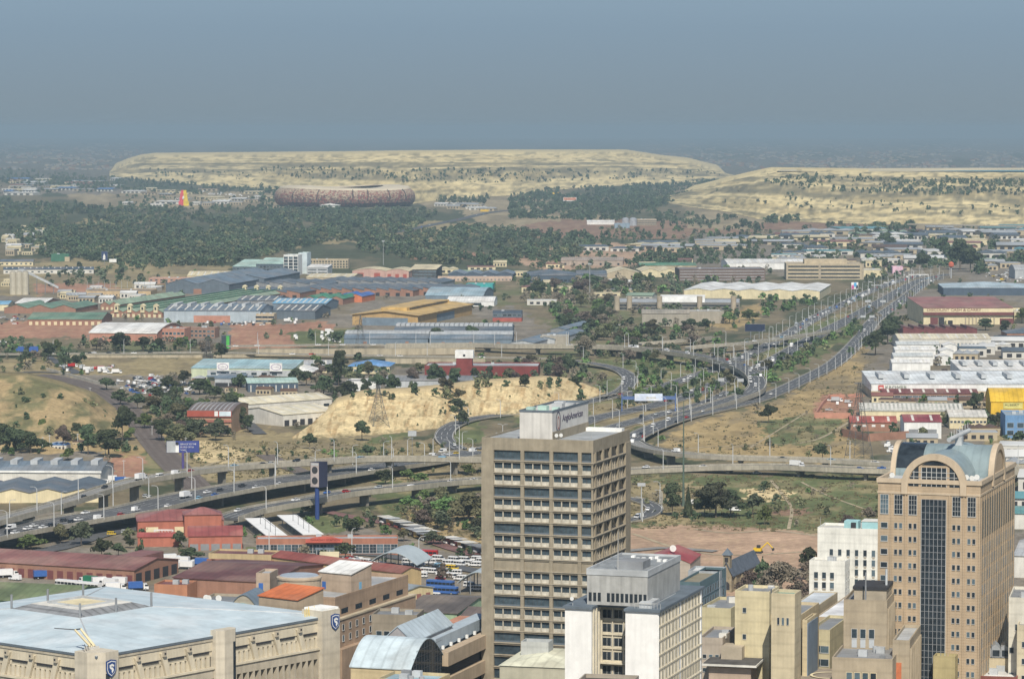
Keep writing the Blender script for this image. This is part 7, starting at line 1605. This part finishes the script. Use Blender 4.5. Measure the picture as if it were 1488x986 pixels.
for k, x in enumerate((-7, -5.6, 6)): link('wheel', wheelmesh(), o, (x, -1.2, 0)).scale = (1.4,)*3
rank_all(cars)
# ------------------------------------------------------------ street lamps
LM = M((.56,.57,.56), noise=.08, rough=.5); m = MB(); m.tube((0,0,0), (0,0,10.4), .27, .19, LM, 7); m.tube((0,0,10.4), (0,0,11.4), .19, .15, LM, 7); LP = m.mesh('pole')
def armmesh(n):
    m = MB()
    for s in ((1,) if n == 1 else (1, -1)):
        pts = [Vector((0,0,11.3)), Vector((0, s*.5, 12.1)), Vector((0, s*1.5, 12.5)), Vector((0, s*2.8, 12.55))]
        for a, b_ in zip(pts, pts[1:]): m.tube(a, b_, .12, .10, LM, 5)
    h_ = MB()
    for s in ((1,) if n == 1 else (1, -1)): h_.box(-.2, .2, min(s*2.6, s*3.7), max(s*2.6, s*3.7), 12.42, 12.68, mc('lgrey'))
    return m.mesh('lamp_arm'), h_.mesh('lamp_head')
LA = {1: armmesh(1), 2: armmesh(2)}; nlamp = 0
NICE = {'west': 'the wide motorway bridge', 'flyover': 'the narrow high flyover', 'lower': 'the long low road bridge', 'link': 'the slip road bridge', 'south': 'the right motorway carriageway', 'curve': 'the curved flyover', 'north': 'the main motorway carriageway', 'queue': 'the crowded carriageway', 'loop': 'the loop road below the sand hill', 'eastwest': 'the raised motorway at left', 'upper': 'the upper road above the retaining wall', 'cross': 'the short overpass', 'cloverleaf': 'the small curved road', 'mid': 'the middle carriageway', 'rankroad': 'the road before the station'}
def lamps(key, off, step, n=1, t0=0., t1=1., h=1.0, side=''):
    L, w, _ = ROADS[key]; tot = 0; last = -step/2; prev = L[0]; out = []
    for i, p in enumerate(L):
        tot += (p - prev).length; prev = p
        if tot - last >= step and t0 <= i/len(L) <= t1:
            last = tot; d = L[min(len(L)-1, i+1)] - L[max(0, i-1)]; nn = Vector((-d.y, d.x, 0)).normalized(); q = p + nn * off; out.append((q, math.atan2(d.y, d.x) + (math.pi if off > 0 else 0)))
    out.sort(key=lambda a: proj(a[0])[0]); k = 0
    for q, rz in out:
        x, y = proj(q)
        if not -30 < x < 1518: continue
        k += 1; z = q.z
        if z < 1.5: q = Vector((q.x, q.y, 0))
        o = thing('street_lamp', f'grey street lamp, {side} edge of {NICE[key]}, {ORD(k)} from left', 'street lamp', q, rz, 'motorway street lamps')
        o.scale = (1, 1, h); link('pole', LP, o); a_, h_ = LA[n]; link('lamp_head', h_, link('lamp_arm', a_, o))
lamps('west', -13.3, 31, side='near'); lamps('west', 13.3, 31, side='far'); lamps('flyover', -5.3, 34, side='near'); lamps('lower', -6.3, 48, t1=.62, side='near', h=.95); lamps('lower', 6.3, 60, t0=.55, side='far')
lamps('link', 5.8, 44, side='far'); lamps('south', -8.6, 40, side='near', h=.9); lamps('curve', 6.9, 46, side='outer'); lamps('curve', -6.9, 62, side='inner')
lamps('north', 9.6, 52, 2, side='far', h=1.05); lamps('north', -9.6, 60, side='near', h=1.1); lamps('queue', 8.6, 55, side='far'); lamps('queue', -8.6, 70, side='near'); lamps('mid', -7.8, 40, side='near', h=1.1); lamps('loop', 6.8, 60, side='outer'); lamps('eastwest', -6.6, 55, side='near'); lamps('upper', 6.6, 50, side='far'); lamps('cross', -5, 70, side='near'); lamps('cloverleaf', 5.3, 30, side='outer'); lamps('rankroad', -5.8, 45, side='near')
# light poles along the railway
for i, (x, y) in enumerate(((153,660),(62,655),(72,652),(221,632),(231,637),(244,643),(254,648),(270,656),(115,592),(131,580),(180,690),(113,650))):
    o = thing('rail_pole', f'slender grey pole beside the railway on the left, number {i+1} counted from its upper end' if 0 else f'slender grey mast by the railway slope, {ORD(i+1)} in a straggling line', 'pole', P(x, y), group='masts along the railway'); m = MB(); m.tube((0,0,0),(0,0,9),.2,.14,LM,6); m.build('pole', o); m = MB(); m.box(-1, 1, -.1, .1, 8.2, 8.4, LM); m.build('bracket', o)
# ------------------------------------------------------------ trees
def leafmat(c, name, amp=.45, sc=2.6):
    m = bpy.data.materials.new(name); m.use_nodes = True; n = m.node_tree; L = n.links; b = n.nodes['Principled BSDF']; b.inputs['Roughness'].default_value = .85; b.inputs['Specular IOR Level'].default_value = .15
    t = n.nodes.new('ShaderNodeTexCoord'); oi = n.nodes.new('ShaderNodeObjectInfo'); nz = n.nodes.new('ShaderNodeTexNoise'); nz.inputs['Scale'].default_value = sc; nz.inputs['Detail'].default_value = 4; L.new(t.outputs['Object'], nz.inputs['Vector'])
    mp = n.nodes.new('ShaderNodeMapRange'); mp.inputs['From Min'].default_value = .3; mp.inputs['From Max'].default_value = .7; mp.inputs['To Min'].default_value = 1 - amp; mp.inputs['To Max'].default_value = 1 + amp; L.new(nz.outputs['Fac'], mp.inputs['Value'])
    hs = n.nodes.new('ShaderNodeHueSaturation'); hs.inputs['Color'].default_value = (*c, 1)
    m2 = n.nodes.new('ShaderNodeMapRange'); m2.inputs['To Min'].default_value = .455; m2.inputs['To Max'].default_value = .525; L.new(oi.outputs['Random'], m2.inputs['Value']); L.new(m2.outputs[0], hs.inputs['Hue'])
    m3 = n.nodes.new('ShaderNodeMapRange'); m3.inputs['To Min'].default_value = .65; m3.inputs['To Max'].default_value = 1.55; L.new(oi.outputs['Random'], m3.inputs['Value']); L.new(m3.outputs[0], hs.inputs['Value'])
    vm = n.nodes.new('ShaderNodeVectorMath'); vm.operation = 'SCALE'; L.new(hs.outputs[0], vm.inputs[0]); L.new(mp.outputs[0], vm.inputs['Scale']); L.new(vm.outputs[0], b.inputs['Base Color']); return m
TK = {'dark': ((.058,.078,.042), 'dark green'), 'green': ((.095,.140,.050), 'bright green'), 'olive': ((.115,.115,.062), 'olive green'), 'bare': ((.155,.13,.10), 'brown leafless'), 'gum': ((.075,.088,.055), 'grey-green')}
TM = {k: leafmat(v[0], 'foliage') for k, v in TK.items()}; BARK = M((.13,.105,.08), noise=.3, scale=2)
def crown_arrays(kind, n, seed, ls):
    """leaf faces in a unit crown: width 1, height 1, bottom at 0"""
    r = np.random.default_rng(seed)
    if kind == 'gum': lobes = [(r.uniform(-.22, .22), r.uniform(-.22, .22), z, r.uniform(.16, .27)) for z in np.linspace(.18, .84, 9)]
    elif kind == 'cone': lobes = [(0, 0, z, .42 * (1.05 - z)) for z in np.linspace(.08, .95, 9)]
    else: lobes = [(.34*math.cos(a)*q, .34*math.sin(a)*q, r.uniform(.2, .8) * (1.05 - .25*q), r.uniform(.09, .24)) for a, q in zip(r.uniform(0, 6.28, 15), r.uniform(.1, 1.2, 15))] + [(r.uniform(-.1,.1), r.uniform(-.1,.1), .66, .22)]
    lb = np.array(lobes); w = lb[:, 3]**2; idx = r.choice(len(lb), n, p=w/w.sum()); v = r.normal(size=(n, 3)); v /= np.linalg.norm(v, axis=1)[:, None]; v[:, 2] = np.where(v[:, 2] < -.35, -v[:, 2], v[:, 2])
    rad = lb[idx, 3] * (r.uniform(.55, 1.12, n)); c = lb[idx, :3] + v * rad[:, None] * np.array([1, 1, .8]); nrm = v + r.normal(size=(n, 3)) * .55; nrm /= np.linalg.norm(nrm, axis=1)[:, None]
    t = np.cross(nrm, r.normal(size=(n, 3))); t /= np.linalg.norm(t, axis=1)[:, None]; u = np.cross(nrm, t); s = ls * r.uniform(.55, 1.3, n)[:, None]
    V = np.stack([c - t*s - u*s*.6, c + t*s*.8 - u*s*.7, c + t*s*.9 + u*s, c - t*s*.7 + u*s*.8], 1).reshape(-1, 3); V[:, 2] = np.clip(V[:, 2], .02, 1.03); return V
def crown_mesh(kind, mat, n, seed, ls): V = crown_arrays(kind, n, seed, ls); return npmesh('crown', V, np.arange(len(V)).reshape(-1, 4), [mat])
CRW = {}
def crown(kind, tone, big, seed):
    k = (kind, tone, big, seed)
    if k not in CRW: CRW[k] = crown_mesh(kind, TM[tone], 3600 if big else 1100, seed + 3, (.030 if big else .050) * (.75 if tone == 'bare' else 1)) 
    return CRW[k]
def trunkmesh(seed):
    rr = random.Random(seed); m = MB(); m.tube((0,0,-.02), (.02,.01,.45), .045, .03, BARK, 7)
    for i in range(6):
        a = rr.uniform(0, 6.28); z0 = rr.uniform(.3, .45); e = Vector((.3*math.cos(a), .3*math.sin(a), rr.uniform(.55, .85))); m.tube((.02,.01,z0), e, .022, .008, BARK, 5)
    return m.mesh('trunk')
TRK = [trunkmesh(i) for i in range(3)]
T = []    # (position, width, height, tone, shape)
def tree_px(x, y, hp, wp, tone='dark', shape='round', z=0.0, p=None):
    p = p or P(x, y, z); s = p.y / F; T.append((p, wp * s, hp * s, tone, shape))
for a in ((1040,752,58,62,'gum'),(1062,750,46,44,'dark'),(1024,748,40,34,'dark'),(977,750,56,34,'dark'),(1094,748,36,30,'gum'),(1111,762,34,22,'green'),(1009,757,18,15,'dark'),(955,730,22,14,'bare'),(1195,668,28,26,'dark'),(1176,664,12,12,'olive'),
 (680,757,50,56,'olive'),(652,750,32,46,'green'),(625,738,20,30,'bare'),(560,704,25,30,'dark'),(592,697,18,22,'green'),(610,700,16,26,'green'),(680,690,18,22,'green'),(534,664,20,26,'dark'),(503,767,24,12,'dark'),(488,765,22,14,'dark'),(560,778,20,18,'green'),(587,786,20,22,'olive'),(526,640,34,28,'dark'),(450,652,26,22,'dark'),(402,665,18,9,'dark'),
 (672,618,26,20,'dark'),(663,606,22,12,'dark'),(698,598,18,14,'bare'),(433,622,12,16,'bare'),(128,660,50,34,'dark'),(158,664,46,56,'dark'),(178,640,58,38,'dark'),(20,656,40,44,'dark'),(45,658,36,40,'dark'),(92,655,44,26,'bare'),(62,640,36,18,'green'),(2,650,40,30,'dark'),(112,640,30,24,'dark'),
 (70,524,30,26,'dark'),(92,520,20,18,'dark'),(95,537,24,22,'dark'),(82,515,26,16,'green'),(155,566,20,30,'dark'),(175,588,26,30,'dark'),(200,594,26,30,'dark'),(222,600,28,32,'olive'),(246,610,34,28,'dark'),(210,622,26,28,'green'),(235,640,36,40,'dark'),(262,650,40,44,'olive'),(285,635,30,26,'dark'),(345,624,38,32,'dark'),(360,628,30,22,'dark'),(37,528,20,26,'dark'),(20,580,18,14,'olive'),
 (140,508,20,22,'olive'),(175,510,32,32,'dark'),(208,510,24,28,'dark'),(230,510,22,20,'dark'),(260,509,22,20,'green'),(300,520,30,30,'bare'),(322,522,26,22,'dark'),(490,502,24,24,'dark'),(492,560,60,26,'dark'),(470,575,34,36,'dark'),(445,560,24,30,'dark'),(430,556,24,26,'dark'),(348,563,24,22,'dark'),(290,573,26,36,'dark'),(312,578,20,28,'dark'),(336,600,34,30,'dark'),(505,582,34,34,'dark'),(420,564,18,20,'olive'),(548,570,30,30,'dark'),(570,576,38,26,'dark'),(600,562,34,22,'bare'),(632,562,40,30,'dark'),(660,565,36,26,'dark'),(690,556,26,14,'dark'),(712,556,28,14,'dark'),(738,552,20,16,'dark'),(608,542,18,22,'olive'),(628,540,16,22,'green'),(598,580,30,12,'gum'),
 (520,525,16,20,'dark'),(635,500,28,26,'dark'),(684,496,26,26,'dark'),(725,490,16,18,'olive'),(810,560,34,30,'bare'),(835,570,28,24,'dark'),(843,582,22,16,'dark'),(848,522,40,30,'bare'),(826,540,30,24,'dark'),(800,545,22,26,'dark'),(875,560,22,20,'bare'),(805,600,16,18,'dark'),(1100,560,20,24,'dark'),(1070,580,20,24,'dark'),(1012,586,22,16,'dark'),(962,640,10,14,'green'),(1272,516,40,34,'dark'),(1290,500,40,38,'dark'),(1300,482,26,26,'dark'),(1274,470,20,16,'bare'),(1325,455,16,14,'dark'),(1236,515,14,12,'dark'),(1117,614,30,24,'dark'),(1100,600,20,16,'bare'),(1417,600,34,22,'dark'),(1420,615,16,26,'bare'),(1380,532,16,10,'dark'),(1388,538,18,12,'green'),(1432,480,20,26,'dark'),(1460,488,26,20,'dark'),(1485,470,26,22,'green'),(1378,620,22,18,'dark'),(1440,622,24,18,'dark'),(1452,620,24,18,'dark'),
 (1134,878,72,74,'bare'),(1108,868,60,34,'dark'),(1160,872,36,36,'bare'),(1090,868,44,40,'bare'),(1230,770,26,22,'bare'),(1262,762,30,22,'bare'),(45,798,26,40,'green'),(88,790,34,26,'olive'),(118,792,40,36,'gum'),(148,812,34,30,'dark'),(172,808,22,24,'dark'),(155,822,22,32,'dark'),(200,815,24,12,'dark'),(262,795,28,24,'dark'),(285,798,24,22,'green'),(315,795,26,20,'green'),(278,812,20,36,'dark'),(380,788,16,22,'dark'),(475,790,16,20,'olive'),(600,800,14,14,'green'),(1340,392,28,26,'dark'),(1370,380,40,30,'dark'),(1395,392,52,44,'dark'),(1410,395,40,40,'dark'),(1290,360,26,26,'dark'),(1262,380,14,14,'green'),(1318,372,14,12,'dark'),(1336,384,18,20,'dark'),(780,430,26,26,'dark'),(805,425,24,22,'bare'),(840,428,22,26,'bare'),(866,420,22,22,'dark'),(895,425,24,26,'dark'),(930,415,22,24,'green'),(850,475,26,30,'bare'),(870,455,24,26,'green'),(1005,480,20,30,'dark'),(1060,470,20,24,'green'),(1090,465,18,26,'green')):
    tree_px(*a)
for a in ((1000,752,50,16,'dark','cone'),(205,800,22,9,'dark','cone'),(1108,858,52,22,'dark','cone'),(797,436,30,9,'dark','cone')): tree_px(*a)
rr = np.random.default_rng(12)
def scatter(poly, n, hr, tones, shapes=('round','round','gum'), wf=(.8, 1.25), hill_=None, seed=0, chk=True):
    r = np.random.default_rng(seed + 100); x0, x1 = min(p[0] for p in poly), max(p[0] for p in poly); y0, y1 = min(p[1] for p in poly), max(p[1] for p in poly); k = 0
    X_ = r.uniform(x0, x1, n*8); Y_ = r.uniform(y0, y1, n*8); ok = inpoly(X_, Y_, poly); X_, Y_ = X_[ok], Y_[ok]
    clump = fbm(X_/34, Y_/7, 4, seed + 60)
    for x, y, cl in zip(X_, Y_, clump):
        if k >= n: break
        if cl < .385: continue
        p = on(hill_, x, y) if hill_ else P(x, y)
        if chk and not hill_ and (not free(p.x, p.y, 3) or (p.y < 5200 and not offroad(p.x, p.y, 3))): continue
        h = hr[0] * .7 + (hr[1] * 1.15 - hr[0] * .7) * r.random() ** 1.5; T.append((p, h * r.uniform(*wf), h, tones[r.integers(len(tones))], shapes[r.integers(len(shapes))])); k += 1
D_ = ('dark','dark','gum','dark','gum','dark','olive'); MIX = ('dark','olive','bare','green','dark','gum','bare')
Z_ = [([(0,292),(130,300),(260,304),(400,304),(640,308),(600,335),(540,350),(480,352),(330,388),(230,388),(60,374),(0,330)], 3600, (9,15), D_),
 ([(60,250),(160,258),(300,268),(400,275),(400,283),(250,283),(0,266),(0,246)], 700, (9,15), D_), ([(375,270),(425,270),(425,296),(375,296)], 40, (14,22), ('dark',)),
 ([(740,276),(900,272),(1040,262),(1090,262),(960,300),(900,322),(740,318)], 1500, (10,16), ('dark','dark','gum')), ([(604,284),(744,285),(744,297),(640,296)], 110, (8,15), D_),
 ([(520,345),(700,330),(860,345),(870,362),(790,390),(640,385),(520,365)], 1000, (9,15), D_), ([(860,332),(1180,332),(1150,345),(900,352)], 110, (7,12), MIX), ([(940,308),(1110,320),(1110,335),(960,330)], 130, (8,14), ('dark','gum')),
 ([(980,354),(1110,350),(1110,376),(960,392),(905,385)], 190, (8,13), D_), ([(760,403),(880,402),(985,405),(990,428),(890,440),(880,500),(830,500),(800,455),(760,440)], 210, (8,14), MIX), ([(880,456),(1100,452),(1112,470),(1000,506),(890,500)], 120, (7,12), MIX),
 ([(920,545),(1010,530),(1080,545),(1050,572),(930,590)], 62, (6,11), ('green','green','dark','olive')), ([(1100,545),(1240,468),(1256,478),(1120,562)], 80, (5,9), ('green','dark','olive')), ([(870,508),(950,512),(960,535),(890,530)], 26, (7,12), MIX),
 ([(1105,428),(1205,432),(1180,445),(1110,462)], 34, (7,11), ('dark','green')), ([(1250,375),(1330,390),(1300,408),(1255,412)], 50, (7,12), D_), ([(1340,345),(1488,350),(1488,388),(1420,400),(1340,392)], 150, (9,15), ('dark','dark','olive')),
 ([(1240,332),(1330,328),(1330,350),(1240,355)], 70, (9,15), ('dark',)), ([(1116,350),(1260,352),(1260,376),(1116,386)], 90, (8,12), D_), ([(1116,316),(1160,316),(1160,326),(1116,326)], 40, (10,16), ('dark',)), ([(1200,326),(1488,332),(1488,338),(1200,334)], 60, (8,13), D_),
 ([(60,392),(240,384),(230,414),(60,418)], 60, (8,13), D_), ([(0,500),(60,498),(60,530),(0,530)], 8, (6,9), D_), ([(200,575),(300,600),(300,650),(230,640)], 26, (7,12), D_), ([(905,700),(1010,705),(1000,760),(905,755)], 12, (2,4), ('olive','dark')),
 ([(960,640),(1100,600),(1230,520),(1290,560),(1240,660),(1000,660)], 46, (2,5), ('olive','dark','bare')), ([(1110,720),(1285,700),(1285,770),(1120,770)], 16, (2,5), ('olive','bare')), ([(560,735),(700,720),(700,760),(600,765)], 30, (4,8), ('green','olive','bare')), ([(250,650),(640,645),(700,690),(300,690)], 46, (1.5,4), ('olive','dark')),
 ([(380,470),(744,470),(744,500),(380,500)], 16, (5,9), D_), ([(1290,480),(1488,470),(1488,650),(1300,650)], 30, (5,9), ('dark','green','bare')), ([(0,480),(330,470),(330,508),(0,508)], 16, (5,9), D_), ([(160,400),(500,395),(740,405),(740,460),(300,450)], 20, (5,9), D_), ([(1140,820),(1200,820),(1180,860),(1140,860)], 6, (7,11), ('bare','dark')), ([(0,255),(160,258),(160,280),(0,282)], 150, (8,12), D_), ([(170,285),(420,290),(420,303),(170,300)], 90, (7,12), D_),
 ([(1490,330),(1850,330),(1850,420),(1490,400)], 300, (8,13), D_), ([(1490,400),(1750,420),(1750,660),(1490,650)], 160, (5,10), MIX), ([(-350,300),(-2,300),(-2,400),(-350,400)], 700, (9,14), D_), ([(-250,420),(-2,420),(-2,540),(-250,540)], 120, (5,10), MIX),
 ([(120,495),(330,498),(330,512),(120,512)], 40, (5,10), MIX), ([(0,498),(120,500),(120,545),(0,545)], 46, (5,10), MIX), ([(240,555),(345,560),(345,640),(240,640)], 60, (6,12), MIX), ([(420,530),(560,540),(560,575),(430,590)], 46, (6,12), MIX),
 ([(690,520),(860,520),(860,560),(690,560)], 70, (5,11), MIX), ([(840,470),(960,480),(960,520),(840,520)], 80, (6,12), MIX), ([(960,500),(1110,500),(1110,540),(960,530)], 50, (5,9), MIX), ([(860,570),(1060,548),(1060,580),(900,600)], 40, (3,7), MIX),
 ([(160,395),(740,400),(740,500),(160,500)], 90, (4,8), MIX), ([(1290,400),(1488,410),(1488,650),(1290,650)], 70, (4,8), MIX), ([(745,385),(1120,388),(1120,440),(745,420)], 140, (6,11), MIX), ([(1220,420),(1345,415),(1300,500),(1240,520)], 50, (3,7), MIX),
 ([(0,590),(240,600),(240,670),(0,670)], 40, (4,9), MIX), ([(350,640),(700,640),(700,665),(350,665)], 30, (2,6), MIX), ([(560,730),(705,720),(705,790),(600,760)], 44, (4,9), MIX), ([(905,720),(1190,700),(1190,765),(905,765)], 24, (2,6), MIX), ([(0,770),(700,775),(700,860),(0,830)], 34, (4,8), MIX), ([(372,742),(560,748),(560,775),(470,770)], 12, (3,6), MIX), ([(800,340),(1120,345),(1120,385),(800,385)], 120, (7,12), D_)]
for i, (poly, n, hr, tones) in enumerate(Z_): scatter(poly, n, hr, tones, seed=i)
for i, (hn, poly, n, hr) in enumerate((('dump_left', [(380,243),(620,246),(1030,248),(1050,256),(960,262),(620,268),(380,256)], 520, (4,11)), ('dump_left', [(200,246),(380,250),(380,262),(220,258)], 60, (6,11)), ('dump_right', [(1110,251),(1230,258),(1488,262),(1488,284),(1330,284),(1180,278),(1110,266)], 620, (4,11)), ('dump_right', [(1040,276),(1230,290),(1488,300),(1488,315),(1040,300)], 70, (5,10)),
   ('sand_hill', [(560,600),(640,585),(860,568),(850,590),(600,622)], 26, (1.2,3)), ('sand_hill', [(480,580),(560,570),(860,556),(860,564),(560,580)], 22, (5,9)), ('sand_hill', [(645,575),(665,572),(672,600),(660,604)], 10, (5,9)), ('grass_bank', [(0,555),(110,570),(200,620),(150,655),(0,650)], 26, (2,6)))):
    scatter(poly, n, hr, D_ if i < 4 else ('dark','olive'), seed=70 + i, hill_=hn, chk=False, shapes=('round','gum'))
TMS = {k: leafmat(v[0], 'foliage', .5, .012) for k, v in TK.items()}
T.sort(key=lambda t: -(t[1] + t[2]) / t[0].y); items = []
for i, (p, w, h, tone, sh) in enumerate(T[:300]):
    hb_ = .14 if sh != 'cone' else .04; o = thing('pine_tree' if sh == 'cone' else 'tree', 'x', 'tree', p, random.Random(i).uniform(0, 6.28)); big = h > 13 or (w + h) / p.y > .022
    t_ = link('trunk', TRK[i % 3], o); t_.scale = (w * .55, w * .55, h); c_ = link('crown', crown('gum' if sh == 'gum' and w < h else sh, tone, big, i % (5 if big else 3)), o, (0, 0, h * hb_)); c_.scale = (w, w, h * (1 - hb_))
    q = proj(p + Vector((0, 0, h/2))); items.append((o, q[0], q[1], TK[tone][1] + ' ' + ('cone-shaped tree' if sh == 'cone' else ('tall tree' if h > w * 1.35 else ('broad bushy tree' if w > h * 1.1 else 'round tree'))), 'trees around the interchange'))
rank_all(items)
tpl = {}
for tone in TK:
    for sh in ('round', 'gum'): tpl[(tone, sh)] = [crown_arrays(sh, 95, 40 + k, .105 if tone != 'bare' else .07) for k in range(3)]
tl = list(TK); VV = []; mi = []
for i, (p, w, h, tone, sh) in enumerate(T[300:]):
    b = tpl[(tone, sh if sh in ('round', 'gum') else 'round')][i % 3]; a_ = i * 1.7; ca, sa = math.cos(a_), math.sin(a_); s = p.y
    VV.append(np.c_[p.x + w*(ca*b[:, 0] - sa*b[:, 1]), p.y + w*(sa*b[:, 0] + ca*b[:, 1]), p.z - .02*h + h*b[:, 2]]); mi += [tl.index(tone)] * (len(b) // 4)
VV = np.concatenate(VV); link('woodland', npmesh('woodland', VV, np.arange(len(VV)).reshape(-1, 4), [TMS[k] for k in tl], mi), kind='stuff', label='far woodland and scattered trees reading as one dark green mass', category='woodland')
# grass tufts and scrub of the verges
r = np.random.default_rng(3); VV = []
for poly, n in (([(905,690),(1290,690),(1290,775),(905,768)], 2600), ([(960,640),(1100,595),(1250,500),(1290,560),(1240,660),(1000,660)], 2600), ([(250,640),(700,645),(700,700),(540,700),(300,700)], 2600), ([(560,735),(700,725),(700,800),(640,790)], 900), ([(870,520),(1085,545),(1085,575),(860,600)], 900)):
    x = r.uniform(min(p[0] for p in poly), max(p[0] for p in poly), n); y = r.uniform(min(p[1] for p in poly), max(p[1] for p in poly), n); ok = inpoly(x, y, poly) & (fbm(x/12, y/5, 3, 9) > .45)
    for px, py in zip(x[ok], y[ok]):
        p = P(px, py)
        if not offroad(p.x, p.y, 1): continue
        for k in range(3): a = r.uniform(0, 3.14); s = r.uniform(.3, 1.0); hh = r.uniform(.3, .9); q = p + Vector((r.uniform(-1, 1), r.uniform(-1, 1), 0)); VV.append([(q.x - s*math.cos(a), q.y - s*math.sin(a), 0), (q.x + s*math.cos(a), q.y + s*math.sin(a), 0), (q.x + s*.6*math.cos(a), q.y + s*.6*math.sin(a), hh), (q.x - s*.7*math.cos(a), q.y - s*.7*math.sin(a), hh*.8)])
VV = np.array(VV).reshape(-1, 3); link('scrub', npmesh('scrub', VV, np.arange(len(VV)).reshape(-1, 4), [M((.16,.14,.075), noise=.5, scale=.05)]), kind='stuff', label='dry grass tufts and low scrub on the motorway verges', category='scrub')
HAZE_D = 6.0e-5; HAZE_C = (.455,.61,.715)
# ------------------------------------------------------------ haze
hb = MB(); hb.box(-62000, 62000, -4000, 62500, -4, 222, None if False else M((1,1,1)))
hz = hb.mesh('haze'); hz.materials.clear()
hm = bpy.data.materials.new('haze_air'); hm.use_nodes = True; n = hm.node_tree; n.nodes.remove(n.nodes['Principled BSDF'])
pv = n.nodes.new('ShaderNodeVolumePrincipled'); pv.inputs['Density'].default_value = HAZE_D; pv.inputs['Color'].default_value = (*HAZE_C, 1); pv.inputs['Anisotropy'].default_value = 0.0
n.links.new(pv.outputs[0], n.nodes['Material Output'].inputs['Volume']); hz.materials.append(hm)
link('haze', hz, kind='stuff')
